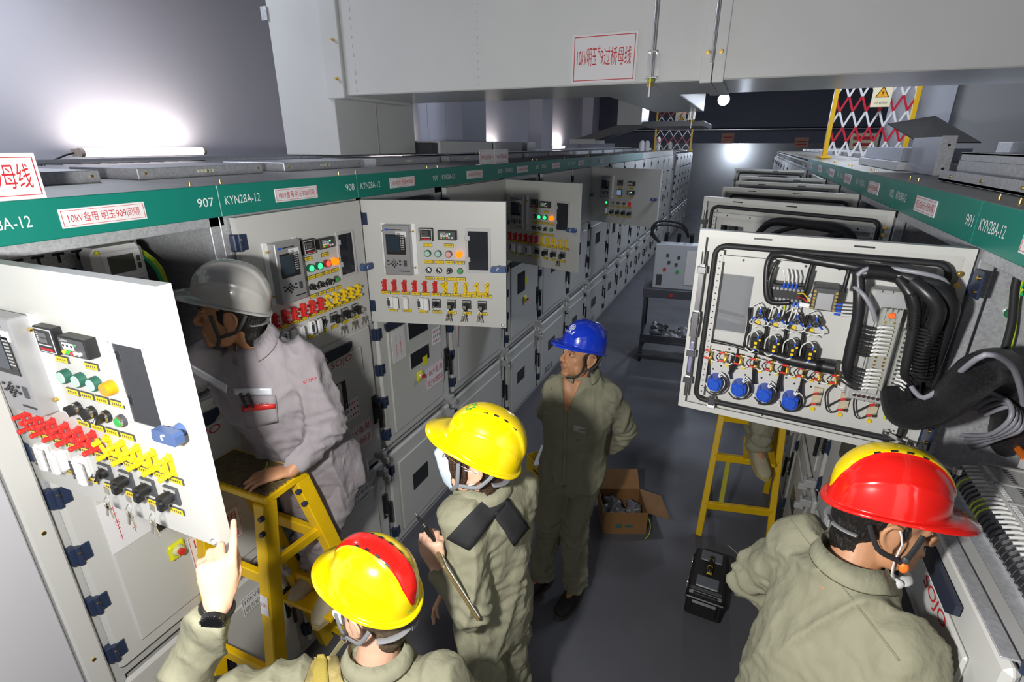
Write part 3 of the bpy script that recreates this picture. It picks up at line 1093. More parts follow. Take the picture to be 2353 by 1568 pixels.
cabinet('cabinet with brightly lit instrument door open at mid left, header ending in 909', 'L', 2.107, .779, 1.5, ('909', T28),
        '10kV备用 明玉907间隔', 75.3, lamps=['pale_green', 'pale_green', 'pale_pink', 'lit_orange'], dW=.727,
        sgn=[('b', 'circuit_diagram', DIAG, .10, yb, .50), ('b', 'sign', S_909, .42, yb, .18), ('b', 'yellow_tag', YTAG, .42, yb, .40),
             ('b', 'key_interlock', INTER, .34, yb, .33), ('b', 'circuit_diagram', NOTE, .52, yb, .46)],
        bwin=((.36, .66, .74, .90), (.36, .66, .50, .64)))
cabinet('wide cabinet with a plain shut instrument door, behind the arrow signs', 'L', 2.886, .953, 1.5, ('3009', T28),
        '10kV明玉#9母线互感器间隔', None, gear='C', amp=False,
        sgn=[('b', 'sign', S_PT, .12, yb, .50), ('b', 'red_wire', REDWIRE, .035, -.03, .60)],
        bwin=((.40, .80, .60, .78),))
cabinet('cabinet with half-shadowed open instrument door, two green and one orange lamp lit', 'L', 3.839, .81, 1.5, ('3002', T28),
        '10kV备用 明玉910间隔', 109, lamps=['off_white', 'lit_green', 'lit_green', 'lit_orange'], links_y=(2, 0, 0, 2, 2), dW=.74,
        sgn=[('b', 'yellow_tag', YTAG, .40, yb, .52), ('b', 'key_interlock', INTER, .36, yb, .36)], bwin=((.25, .5, .55, .8),), keys=(0, 0, 1))
cabinet('shut grey cabinet just past the half-shadowed open door', 'L', 4.649, .926, 1.5, ('3003', T28), '10kV备用 明玉911间隔', None, gear='C',
        bwin=((.30, .55, .55, .75),), vents=True, low_win=(.3, .55, .45, .62), amp=False)
cabinet('shut grey cabinet left of the bluish open instrument door', 'L', 5.575, .825, 1.5, ('3004', T28), '10kV备用 明玉912间隔', None, gear='C',
        bwin=((.30, .55, .55, .75),), vents=True, amp=False)
cabinet('cabinet with bluish open instrument door farthest down the left row', 'L', 6.40, 1.03, 1.5, ('', ''), '10kV 明玉913间隔', 112, gear='B', amp=False,
        bwin=((.30, .55, .55, .75),), vents=True, dW=.97)
HAZED = mat('hazed_header', (.10, .22, .21), .4)  # distance haze put into the header colour; plain grey farther on
for k in range(8):
    cabinet('shut grey cabinet beyond the bluish open door, in the far left row', 'L', 7.43 + k * .83, .83, 1.5, ('', ''), None, None, gear='C',
            amp=False, bwin=((.30, .55, .55, .75),), vents=False, hcol=GREY2 if k > 2 else HAZED, group='far cabinets of the left row', detail=k < 5)
# the last bank behind them, with upright ribs on its end
for k in range(5):
    cabinet('ribbed cabinet in the last bank at the far left end of the aisle', 'L', 14.9 + k * .83, .83, 1.0, None, None, None, gear='C',
            amp=False, bwin=((.30, .55, .55, .75),), group='last bank on the left', detail=False, top=False)

# standing signs on the left row's top edge
def stand_sign(label, y0, w, h, lines, arrow=None, x=-1.722):
    mb = MB().box(0, w, -.003, 0, 0, h, 0, .001).box(.0, w, 0, .03, 0, .003, 0)
    for a, b, c, d in ((.008, w - .008, .010, .012), (.008, w - .008, h - .012, h - .010), (.008, .010, .01, h - .01), (w - .010, w - .008, .01, h - .01)):
        mb.box(a, b, -.0038, -.002, c, d, 1)
    aw = 0
    if arrow:
        s = arrow
        cx_ = w - .035 if s < 0 else .035
        mb.box(cx_ - .014, cx_ + .014, -.0038, -.002, h / 2 - .0015, h / 2 + .0015, 1)
        e = cx_ + s * .016
        mb.ext([(e, h / 2), (e - s * .012, h / 2 + .008), (e - s * .012, h / 2 - .008)][::s], -.0038, -.002, 1)
        mb.text(lines[0], .02 if s < 0 else .06, h * .32, h * .36, -.0036, 1, w - .085)
    else:
        mb.text(lines[0], w - .022, h * .24, h * .54, -.0036, 1, .22, 'R')
    o = obj('sign', mb.mesh('sign', [PLATE, RED]), None, (x, y0, ZH1), (0, 0, pi / 2))
    return tag(o, label, 'sign')


stand_sign('white sign with red lettering standing on the cabinet edge at far left', .475, .36, .115, ['10kV明玉#9母线'])
stand_sign('white sign with a left-pointing red arrow on the left row top', 3.44, .245, .10, ['10kV明玉#9母线'], -1)
stand_sign('white sign with a right-pointing red arrow on the left row top', 3.69, .245, .10, ['10kV明玉#10母线'], 1)

# white boxed busbar cover and other sheet-metal pieces lying on the left row
bb = thing('busbar_cover', 'long white sheet-metal box lying on the left row behind the arrow signs', 'cover', (-2.4, 3.935, 2.362))
obj('cover_panel', MB().box(-.5, 0, .12, 1.15, 0, .10, 0, .004).mesh('cover_panel', WHITE), bb)
obj('cover_panel', MB().box(-.5, 0, 1.22, 1.95, 0, .10, 0, .004).mesh('cover_panel', WHITE), bb)
obj('cover_panel', MB().box(-.5, 0, 2.15, 2.38, 0, .10, 0, .004).mesh('cover_panel', WHITE), bb)
obj('inner_frame', MB().box(-.48, -.02, .02, 2.36, .0, .085, 0, .002).mesh('inner_frame', DKGREY), bb)
rp = thing('riser_duct', 'bluish grey sheet-metal riser standing behind the duct column', 'duct', (-2.95, 4.6, 2.365))
obj('riser_panel', MB().box(0, .48, 0, .5, 0, 1.78, 0, .004).mesh('riser_panel', mat('bluish_galv', (.42, .45, .53), .4, .5)), rp)
obj('seam', MB().box(.10, .104, -.003, 0, 0, 1.78).box(.30, .303, -.003, 0, 0, 1.78).mesh('seam', GALV), rp)
# sloping cable tray beyond
ty = 7.0
tr = thing('cable_tray', 'grey tray with a sloping end hanging over the left row in the distance', 'tray', (-1.55, ty, 2.64))
obj('drop_panel', MB().box(-.02, .28, 0, .5, .02, 1.0, 0, .003).mesh('drop_panel', DUCTG), tr)
obj('sloping_tray', MB().ext([(-.62, -.16), (-.30, -.16), (.28, .02), (-.02, .02)], 0, .5).mesh('sloping_tray', MATS['tray_grey'] if 'tray_grey' in MATS else mat('tray_grey', (.16, .16, .17), .5)), tr)
obj('tray_end', MB().box(-.63, -.29, -.01, .51, -.20, -.14, 0, .004).mesh('tray_end', WHITE), tr)
for x_ in (.1, .8):
    obj('support_rod', MB().cyl((x_, .3, .02), (x_, .3, ZC - 2.64), .008, n=8).mesh('support_rod', STEEL), tr)
obj('level_tray', MB().box(.28, 1.0, .1, 1.6, .0, .06, 0, .003).mesh('level_tray', mat('tray_grey', (.16, .16, .17), .5)), tr)
# hooded white caps in the distance on the left row
for k, (u, z_) in enumerate(((1475, 0), (1487, 0), (1512, 1), (1540, 0))):
    p = at(u, 335, x=-2.1)
    t = obj('bottle', MB().cyl((0, 0, 0), (0, 0, .16 + z_ * .1), .055, n=12).cyl((0, 0, .16 + z_ * .1), (0, 0, .21 + z_ * .1), .055, .03, 12).mesh('bottle', WHITE), None, (p.x, p.y, ZH1 + .0))
    tag(t, ('small white canister on the far left row top, leftmost of four', 'white canister second from left on the far left row top',
            'tallest white canister on the far left row top', 'white canister at the far right end of the left row top')[k], 'canister', 'canisters on the left row')

# ------------------------------------------------------------------ right row
# ---- inside of the right-hand instrument doors
def rr_path(x0, x1, z0, z1, r, y):
    pts = []
    for cx_, cz_, a0 in ((x1 - r, z1 - r, 0), (x0 + r, z1 - r, 90), (x0 + r, z0 + r, 180), (x1 - r, z0 + r, 270)):
        for k in range(5):
            a = radians(a0 + k * 22.5)
            pts.append((cx_ + r * cos(a), y, cz_ + r * sin(a)))
    return pts


def door_rear(dr, W, rich=False):
    H = DH
    g = MB().tube(rr_path(.045, W - .055, .045, H - .045, .03, .002), .0085, 8, closed=True)
    obj('rubber_gasket', g.mesh('rubber_gasket', RUBBER), dr)
    # perforated stiffening channels beside the gasket, slots in the edge, screws
    ch = MB()
    for x in (.062, W - .072):
        ch.box(x - .008, x + .008, -.006, .001, .06, H - .06, 0)
        for k in range(24):
            ch.cyl((x, .0005, .075 + k * (H - .15) / 23), (x, .002, .075 + k * (H - .15) / 23), .0026, n=6, m=1)
    for z in (H - .085, .245):
        ch.box(.07, W - .08, -.008, -.002, z - .010, z + .010, 0)
        for k in range(6):
            ch.cyl((.12 + k * (W - .26) / 5, -.003, z), (.12 + k * (W - .26) / 5, -.001, z), .004, n=6, m=1)
    for x in (.16, .42):
        ch.box(x, x + .075, -.006, -.001, .028, .034, 0).box(W - x - .05, W - x, -.0005, .001, H - .018, H - .013, 1)
    obj('stiffener', ch.mesh('stiffener', [GREY, BLACK]), dr)
    # latch rod with guides along the free edge
    lr = MB().box(W - .030, W - .014, .001, .006, .10, .52, 0, .001)
    for z in (.11, .21, .33, .50):
        lr.box(W - .036, W - .008, .0, .014, z - .012, z + .012, 0, .002)
    lr.cyl((W - .022, .006, .05), (W - .022, .006, .10), .007, n=10, m=0).cyl((W - .022, .006, .52), (W - .022, .006, .56), .007, n=10, m=0)
    lr.box(W - .034, W - .010, .0, .018, .27, .36, 0, .003).box(W - .028, W - .018, .006, .009, .14, .25, 1)
    obj('latch_rod', lr.mesh('latch_rod', [STEEL, mat('lilac_film', (.35, .32, .55), .25, .3)]), dr)
    hb = MB()
    for z in (.10, .13, .50, .53, .56):
        hb.cyl((.022, -.001, z), (.022, .006, z), .008, n=8).cyl((.022, .006, z), (.022, .012, z), .004, n=8)
    obj('hinge_bolt', hb.mesh('hinge_bolt', BRASS), dr)


def cover_box(dr, W):
    """what shows of a neighbouring door over the top of the next: relay backs and black looms"""
    H = DH
    door_rear(dr, W)
    obj('relay_body', MB().box(.10, .26, -.02, .10, .26, .50, 0, .004).mesh('relay_body', LGREY), dr)
    lo = MB().tube([(.10, .03, .10), (.09, .06, .40), (.14, .07, .53), (.30, .06, .545), (.46, .045, .54), (.53, .03, .47)], [.02, .022, .024, .02, .018, .012], 10, sub=2)
    lo.tube([(.30, .06, .545), (.42, .07, .50), (.50, .06, .42), (.48, .05, .28)], .010, 8, sub=2)
    lo.tube([(.14, .08, .53), (.22, .10, .48), (.24, .10, .30)], .014, 8, sub=2)
    obj('wiring_loom', lo.mesh('wiring_loom', RUBBER), dr)
    bk = MB()
    for k in range(4):
        bk.box(.36 + k * .055, .39 + k * .055, -.02, .04, .30, .34, 0, .003)
        bk.cyl((.375 + k * .055, -.02, .39), (.375 + k * .055, .03, .39), .014, n=12, m=0)
    obj('terminal_block', bk.mesh('terminal_block', DKGREY), dr)


def wired_door(dr, W):
    H = DH
    door_rear(dr, W, True)
    hm = hmg([(185, 85), (2015, 205), (1605, 1525), (35, 1255)], [(W, H), (0, H), (0, 0), (W, 0)])

    def q(u, v, y=-.024):
        x, z = hm(u, v)
        return Vector((x, y, z))
    WT = MB
    wires_b, wires_w = MB(), MB()
    # terminal block behind the lit-voltage display
    p = q(785, 495)
    tb = MB().box(p.x - .045, p.x + .045, -.027, .020, p.z - .030, p.z + .030, 0, .003)
    for r in (-1, 1):
        for k in range(8):
            x = p.x - .038 + k * .011
            tb.cyl((x, .018, p.z + r * .016), (x, .025, p.z + r * .016), .0042, n=8, m=1)
    obj('terminal_block', tb.mesh('terminal_block', [BLACK, STEEL]), dr)
    bl = MB()
    for k in range(4):
        x = p.x - .020 + k * .011
        bl.cyl((x, .022, p.z + .020), (x, .024, p.z + .036), .004, n=8)
        wires_w.tube([(x, .024, p.z + .036), (x + .003, .035, p.z + .055), (x + .01, .03, p.z + .075)], .0022, 6, sub=1)
    for k in (0, 1, 3, 4, 6):
        x = p.x - .034 + k * .011
        bl.cyl((x, .022, p.z - .020), (x, .024, p.z - .034), .004, n=8)
        wires_w.tube([(x, .024, p.z - .034), (x + .002, .028, p.z - .055), (x + .006, .015, p.z - .085)], .0022, 6, sub=1)
    # temperature controller body
    p = q(1030, 510)
    tc = MB().box(p.x - .032, p.x + .032, -.027, .055, p.z - .032, p.z + .036, 0, .003).box(p.x - .020, p.x + .020, .054, .057, p.z - .028, p.z + .020, 1)
    for s in (-1, 1):
        for k in range(6):
            tc.cyl((p.x + s * .027, .054, p.z - .026 + k * .010), (p.x + s * .027, .060, p.z - .026 + k * .010), .004, n=8, m=2)
    for k in range(6):
        tc.box(p.x - .02 + k * .008, p.x - .016 + k * .008, .0, .04, p.z + .0355, p.z + .037, 0)
    obj('temperature_controller', tc.mesh('temperature_controller', [DKGREY, BEZEL, BRASS]), dr)
    for k in range(4):
        z = p.z - .006 - k * .010
        bl.cyl((p.x - .030, .058, z), (p.x - .046, .058, z), .0035, n=8)
        wires_w.tube([(p.x - .046, .058, z), (p.x - .075, .05, z)], .0032, 6)
    for k in range(3):
        z = p.z - .026 + k * .004
        wires_w.tube([(p.x + .034, .058, z), (p.x + .06, .05, z)], .0030, 6)
    ry = MB().tube([(p.x + .034, .058, p.z - .02), (p.x + .055, .04, p.z - .005), (p.x + .075, .01, p.z - .012)], .0018, 6, 0, sub=1)
    ry.tube([(p.x + .034, .058, p.z - .01), (p.x + .055, .045, p.z + .01), (p.x + .075, .01, p.z - .002)], .0018, 6, 1, sub=1)
    obj('signal_wire', ry.mesh('signal_wire', [REDP, YEL]), dr)
    # backs of lamps and selector switches
    for k, (u, v) in enumerate(((605, 630), (728, 645), (850, 660), (975, 675))):
        p = q(u, v)
        lb = MB().cyl((p.x, -.027, p.z), (p.x, .020, p.z), .0145, n=16).cyl((p.x, .02, p.z), (p.x, .028, p.z), .010, n=14)
        for a in range(6):
            lb.cyl((p.x + .007 * cos(a), .027, p.z + .007 * sin(a)), (p.x + .007 * cos(a), .030, p.z + .007 * sin(a)), .0016, n=6, m=1)
        obj('lamp_holder', lb.mesh('lamp_holder', [BLACK, STEEL]), dr)
        for s in (-1, 1):
            bl.cyl((p.x + s * .010, .026, p.z - .006), (p.x + s * .020, .024, p.z - .016), .003, n=6)
            wires_w.tube([(p.x + s * .02, .024, p.z - .016), (p.x + s * .026, .02, p.z - .03), (p.x, .012, p.z - .040), (p.x - s * .016, .004, p.z - .05)], .002, 6, sub=2)
        bl.cyl((p.x, .026, p.z + .004), (p.x, .026, p.z + .020), .0032, n=6)
        wires_w.tube([(p.x, .026, p.z + .02), (p.x + .012, .022, p.z + .035), (p.x + .03, .01, p.z + .02)], .002, 6, sub=1)
    for k, (u, v) in enumerate(((578, 805), (702, 825), (823, 845), (940, 865))):
        p = q(u, v)
        sb = MB().box(p.x - .014, p.x + .014, -.027, .034, p.z - .020, p.z + .018, 0, .002).box(p.x - .004, p.x + .004, .033, .036, p.z - .004, p.z + .004, 1)
        sb.box(p.x - .013, p.x - .007, .033, .036, p.z + .008, p.z + .014, 1).box(p.x - .004, p.x + .004, .033, .036, p.z - .018, p.z - .010, 1)
        obj('contact_block', sb.mesh('contact_block', [BLACK, YEL]), dr)
        bl.cyl((p.x - .004, .034, p.z + .012), (p.x - .004, .030, p.z + .024), .003, n=6).cyl((p.x, .034, p.z - .016), (p.x, .03, p.z - .026), .003, n=6)
        wires_w.tube([(p.x - .004, .03, p.z + .024), (p.x + .008, .028, p.z + .036), (p.x + .026, .02, p.z + .016), (p.x + .026, .01, p.z - .02)], .002, 6, sub=2)
        wires_w.tube([(p.x, .03, p.z - .026), (p.x + .012, .024, p.z - .036), (p.x + .028, .01, p.z - .030)], .0026, 6, sub=2)
    # row of test-link studs with zigzag jumpers
    st, rd = MB(), MB()
    top_, bot_ = [], []
    for k in range(11):
        a = q(265 + k * 103 + k * k * .55, 885 + k * 15.4 + k * k * .25)
        b = q(255 + k * 103 + k * k * .45, 935 + k * 15.2 + k * k * .25)
        top_.append(a); bot_.append(b)
        for c in (a, b):
            st.cyl((c.x, -.027, c.z), (c.x, .012, c.z), .0045, n=8).cyl((c.x, -.010, c.z), (c.x, .004, c.z), .0065, n=6)
        rd.cyl((a.x + .003, .004, a.z), (a.x + .018, .004, a.z + .001), .0038, n=8)
        rd.cyl((b.x + .003, .004, b.z), (b.x + .018, .004, b.z + .001), .0038, n=8)
        st.box(a.x - .005, a.x + .005, -.020, -.012, b.z, a.z, 0)
    obj('link_stud', st.mesh('link_stud', BRASS), dr)['kind'] = 'stuff'
    obj('red_ferrule', rd.mesh('red_ferrule', REDP), dr)['kind'] = 'stuff'
    for k in range(10):
        for L, s in ((top_, 1), (bot_, -1)):
            a, b = L[k], L[k + 1]
            wires_w.tube([(a.x - .002, .004, a.z), (a.x - .014, .012, a.z + s * .006), (b.x + .022, .008, b.z + .001)], .0024, 6, sub=1)
        wires_b.tube([(top_[k].x + .018, .004, top_[k].z), (top_[k].x + .028, .012, top_[k].z - .012), (bot_[k].x + .018, .004, bot_[k].z)], .0018, 5, sub=1)
    # yellow plugs
    yp = MB()
    for k in range(10):
        c = q(255 + k * 112 + k * k * .5, 975 + k * 16.5)
        yp.cyl((c.x, -.027, c.z), (c.x, -.021, c.z), .0062, n=12)
    for u, v in ((955, 1260), (1138, 1293), (1330, 1325), (583, 706), (704, 718), (825, 735), (946, 750), (1115, 563)):
        c = q(u, v)
        yp.cyl((c.x, -.027, c.z), (c.x, -.021, c.z), .0066, n=12)
    obj('hole_plug', yp.mesh('hole_plug', YEL), dr)['kind'] = 'stuff'
    bh = MB()
    for k in range(22):
        c = q(215 + k * 56, 985 + k * 8 + (k % 2) * 30)
        bh.cyl((c.x, -.027, c.z), (c.x, -.0235, c.z), .0028, n=8)
    obj('screw_hole', bh.mesh('screw_hole', BLACK), dr)['kind'] = 'stuff'
    # blue rotary switch bodies
    for k, (u, v) in enumerate(((295, 1090), (460, 1120), (632, 1148), (806, 1190))):
        p = q(u, v)
        rb = MB().cyl((p.x, -.027, p.z), (p.x, .028, p.z), .0235, .0225, 20).cyl((p.x, .028, p.z), (p.x, .034, p.z), .020, .016, 20)
        for a in (0.6, 2.5, 4.3):
            rb.box(p.x + .020 * cos(a) - .006, p.x + .020 * cos(a) + .006, .0, .026, p.z + .020 * sin(a) - .006, p.z + .020 * sin(a) + .006, 0, .001)
            rb.cyl((p.x + .016 * cos(a), .031, p.z + .016 * sin(a)), (p.x + .016 * cos(a), .0345, p.z + .016 * sin(a)), .002, n=6, m=1)
        obj('rotary_switch_body', rb.mesh('rotary_switch_body', [BLUEP, STEEL]), dr)
        for j in range(5):
            r = .034 + .004 * sin(j * 2.1 + k)
            a0 = 1.9 + j * .13
            pts = [(p.x + r * cos(a0 + t * .55), -.012 + .007 * j + .004 * sin(t + j), p.z + r * 1.05 * sin(a0 + t * .55)) for t in range(6 + j % 3)]
            pts = [(p.x + .02 * cos(a0), .0, p.z + .02 * sin(a0))] + pts
            (wires_w if j % 5 < 3 else wires_b).tube(pts, .0024, 6, sub=1)
        wires_b.tube([(p.x + .03, -.010, p.z + .02), (p.x + .038, -.01, p.z + .06), (p.x + .036, -.012, p.z + .11)], .004, 6, sub=2)
    # test socket boards
    for k, (u, v) in enumerate(((985, 1180), (1165, 1210), (1355, 1240))):
        p = q(u, v)
        sb = MB().box(p.x - .0125, p.x + .0125, -.027, -.018, p.z - .032, p.z + .032, 0, .001)
        for s in (-1, 1):
            sb.cyl((p.x - .004, -.018, p.z + s * .018), (p.x - .004, -.004, p.z + s * .018), .005, n=8, m=1)
            sb.cyl((p.x - .002, -.008, p.z + s * .018), (p.x + .013, -.006, p.z + s * .018 - .005), .004, n=8, m=2)
        obj('socket_board', sb.mesh('socket_board', [BEIGE, STEEL, REDP]), dr)
        wires_b.tube([(p.x + .013, -.006, p.z + .013), (p.x + .03, 0, p.z + .0), (p.x + .045, .0, p.z - .02), (p.x + .03, 0, p.z - .034), (p.x + .013, -.006, p.z - .022)], .0022, 6, sub=2)
        wires_b.tube([(p.x + .045, 0, p.z - .02), (p.x + .055, 0, p.z + .03), (p.x + .03, 0, p.z + .075)], .0024, 6, sub=2)
    # relay case with its plug-in cards
    A, B_ = q(1640, 480), q(1190, 1050)
    xa, xb = min(A.x, B_.x) - .005, max(A.x, B_.x) + .006
    za, zb_ = B_.z - .028, A.z + .012
    rl = MB().box(xa, xb, -.027, .075, za, zb_, 0, .004).box(xa - .004, xb + .012, -.027, .012, za - .006, zb_ + .035, 3, .003)
    rl.box(xa + .01, xb - .005, .074, .0775, za + .006, za + .03, 1).box(xa + .01, xb - .01, .074, .078, zb_ - .05, zb_ - .006, 1)
    for k in range(8):
        x = xa + .02 + k * (xb - xa - .04) / 7
        rl.cyl((x, .076, za + .018), (x, .082, za + .018), .005, n=8, m=2)
    for k in range(1, 5):
        x = xa + k * (xb - xa) / 5
        rl.box(x - .0008, x + .0008, .074, .0765, za, zb_, 4)
    obj('relay_case', rl.mesh('relay_case', [LGREY, mat('relay_face', (.40, .41, .42), .4, .2), STEEL, GREY, DKGREY]), dr)
    c1, c2 = q(1425, 600), q(1330, 1040)
    mx, mz0, mz1 = (c1.x + c2.x) / 2 + .002, c2.z + .012, c1.z + .03
    pc = MB().box(mx - .024, mx + .024, .076, .112, mz0, mz1, 0, .003)
    for r in range(2):
        for k in range(18):
            z = mz0 + .008 + k * (mz1 - mz0 - .04) / 17
            pc.cyl((mx - .010 + r * .020, .111, z), (mx - .010 + r * .020, .114, z), .0034, n=8, m=1)
    pc.box(mx - .008, mx + .008, .110, .118, mz1 - .020, mz1 - .004, 2, .002)
    for k in range(4):
        pc.box(mx - .022 + k * .012, mx - .014 + k * .012, .111, .115, mz1 - .028, mz1 + .006, 0)
    obj('plug_connector', pc.mesh('plug_connector', [mat('connector_grey', (.33, .34, .31), .45), BRASS, mat('orange_lever', (.9, .16, .02), .4)]), dr)
    pc2 = MB().box(mx - .066, mx - .036, .076, .105, mz0 - .01, mz1 - .05, 0, .003)
    for k in range(14):
        z = mz0 + k * (mz1 - mz0 - .06) / 13
        pc2.box(mx - .062, mx - .040, .104, .108, z, z + .005, 1)
    obj('plug_connector', pc2.mesh('plug_connector', [mat('connector_grey', (.33, .34, .31), .45), DKGREY]), dr)
    # comb of core wires from the loom into the connector
    lx = mx + .078
    cw = MB()
    for k in range(17):
        if 5 < k < 9:
            continue
        z = mz0 + .008 + k * (mz1 - mz0 - .04) / 17
        for r in range(2):
            sag = -.012 - .004 * random.random()
            e = (mx - .010 + r * .020, .114, z)
            pts = [(lx - .004 * r, .085, z - .004), (lx - .03, .105 + .004 * r, z + sag), (mx + .03, .125, z + sag * .6), (mx + .012 + r * .006, .128, z + .002), e]
            cw.tube(pts, .0026, 6, 0, sub=1)
            wires_w.tube([(mx + .020 + .006 * r, .126 + r * .003, z - .003), (mx + .012 + r * .006, .129, z + .002), (e[0], .118, e[2])], .0034, 6, sub=1)
    for k in range(12):
        z = mz0 + k * (mz1 - mz0 - .1) / 12
        cw.tube([(mx - .050, .108, z), (mx - .066, .125, z + .004), (mx - .085, .115, z - .020), (mx - .096, .09, z - .03)], .003, 6, 0, sub=1)
        wires_w.tube([(mx - .048, .108, z), (mx - .060, .123, z + .003), (mx - .070, .124, z - .004)], .0036, 6, sub=1)
    obj('core_wire', cw.mesh('core_wire', RUBBER), dr)['kind'] = 'stuff'
    # black looms
    lo = MB()

    def loom(pts, r, ys, n=10, rib=False):
        P3 = [q(u, v, y) for (u, v), y in zip(pts, ys)]
        lo.tube(P3, r, n, sub=2)
    loom([(690, 235), (655, 290), (645, 390), (655, 520), (720, 545), (800, 540)], .0085, [.01, .02, .025, .03, .03, .03])
    loom([(685, 250), (760, 240), (900, 262), (1060, 285), (1200, 300), (1330, 318)], [.010, .012, .014, .014, .015, .016], [.01, .02, .025, .03, .04, .06])
    loom([(720, 280), (690, 330), (665, 420), (680, 520)], .005, [.02, .02, .03, .03])
    loom([(960, 280), (940, 330), (920, 400), (900, 470), (850, 560)], .006, [.02, .02, .02, .02, .01])
    loom([(1195, 300), (1170, 380), (1150, 460)], .006, [.04, .05, .05])
    loom([(1230, 330), (1400, 315), (1560, 345), (1690, 370), (1760, 450), (1775, 600)], [.017, .020, .022, .024, .024, .020], [.08, .09, .10, .10, .09, .07])
    loom([(1240, 320), (1245, 450), (1235, 600), (1200, 760), (1175, 900), (1190, 980)], [.015, .015, .015, .016, .015, .009], [.085, .10, .10, .10, .10, .09])
    loom([(1480, 340), (1545, 420), (1575, 520), (1555, 700), (1520, 900), (1560, 990)], [.013, .014, .014, .013, .012, .008], [.11, .13, .13, .125, .12, .11])
    loom([(1560, 350), (1650, 420), (1705, 510), (1670, 640), (1620, 800), (1590, 960), (1600, 1100)], [.016, .018, .018, .017, .017, .015, .013], [.12, .14, .14, .13, .12, .10, .08])
    loom([(1660, 370), (1730, 430), (1790, 500), (1770, 650), (1710, 850), (1660, 1000), (1620, 1150)], [.018, .020, .020, .019, .018, .017, .016], [.10, .11, .11, .09, .08, .06, .05])
    loom([(255, 825), (350, 840), (460, 862), (560, 885), (640, 900)], .0055, [-.01, -.01, -.005, 0, .0])
    loom([(600, 875), (700, 895), (830, 925), (980, 945), (1110, 955)], [.010, .014, .020, .020, .020], [0, .01, .01, .015, .03])
    for a, b, c in (((530, 600), (520, 720), (490, 860)), ((660, 600), (640, 760), (620, 890)), ((795, 620), (770, 780), (750, 900)), ((920, 640), (890, 780), (870, 910))):
        loom([a, b, c], .0052, [-.005, -.005, 0])
    for a, b, c in (((450, 870), (440, 960), (390, 1040)), ((575, 890), (560, 1000), (555, 1100)), ((790, 930), (740, 1040), (715, 1150)), ((260, 850), (240, 950), (240, 1050))):
        loom([a, b, c], .0055, [-.006, -.006, -.008])
    loom([(915, 950), (880, 1080), (880, 1200)], .004, [0, 0, 0])
    obj('wiring_loom', lo.mesh('wiring_loom', mat('loom_black', (.016, .016, .018), .36)), dr)
    for pts, y_, r in (([(1300, 305), (1400, 312), (1500, 330)], .095, .0215), ([(1640, 620), (1620, 760), (1600, 900)], .13, .0188), ([(1690, 640), (1650, 800), (1620, 950)], .115, .0195),
                       ([(980, 945), (1040, 950), (1110, 955)], .018, .0208), ([(1545, 420), (1570, 520), (1565, 640)], .13, .0148)):
        rb = MB()
        P3 = [q(u, v, y_) for u, v in pts]
        for i in range(len(P3) - 1):
            for k in range(7):
                c = P3[i].lerp(P3[i + 1], k / 7)
                d = (P3[i + 1] - P3[i]).normalized() * .003
                rb.cyl(c - d, c + d, r, n=12)
        obj('spiral_wrap', rb.mesh('spiral_wrap', mat('glossy_black', (.015, .015, .016), .22)), dr)
    gc = MB().tube([q(1215, 400, .1), q(1270, 440, .12), q(1320, 520, .12), (q(1345, 600, .11))], .006, 8, sub=2)
    gc.tube([q(1235, 330, .1), q(1290, 290, .1), q(1420, 285, .1), q(1600, 300, .12), q(1740, 340, .11), q(1800, 420, .09)], .006, 8, sub=2)
    obj('grey_cable', gc.mesh('grey_cable', CABLEG), dr)
    gw = MB().tube([q(1500, 1080, .085), q(1510, 1120, .08), q(1545, 1135, .07), q(1575, 1080, .07), q(1590, 1000, .08)], .0045, 8, 0, sub=2)
    gw.tube([q(655, 400, .03), q(640, 470, .032), q(650, 530, .03), q(720, 545, .03)], .003, 6, 0, sub=2)
    gw.tube([q(765, 545, .03), q(768, 580, .03), q(760, 615, .01)], .003, 6, 1, sub=1)
    gw.tube([q(1430, 1300, -.015), q(1445, 1255, -.01), q(1470, 1225, 0)], .004, 6, 1, sub=1)
    obj('earth_wire', gw.mesh('earth_wire', [GRW, YGW]), dr)
    obj('blue_lug', bl.mesh('blue_lug', BLUEP), dr)['kind'] = 'stuff'
    obj('white_wire', wires_w.mesh('white_wire', WWIRE), dr)['kind'] = 'stuff'
    obj('black_wire', wires_b.mesh('black_wire', RUBBER), dr)['kind'] = 'stuff'
    # window pane seen from behind, roller catch, stay arm
    p = q(270, 1220, 0)
    cb = MB().box(p.x - .012, p.x + .012, -.02, .012, .030, .062, 0, .003).cyl((p.x - .012, .004, .028), (p.x + .012, .004, .028), .010, n=12, m=1)
    cb.cyl((p.x - .022, .0, .05), (p.x + .022, .0, .05), .005, n=8, m=2)
    obj('roller_catch', cb.mesh('roller_catch', [STEEL, WHITE, BRASS]), dr)
    a, b, c, d = WIN
    obj('window_pane', m_window(a * W, b * W, c * H, d * H, GLASSR), dr)


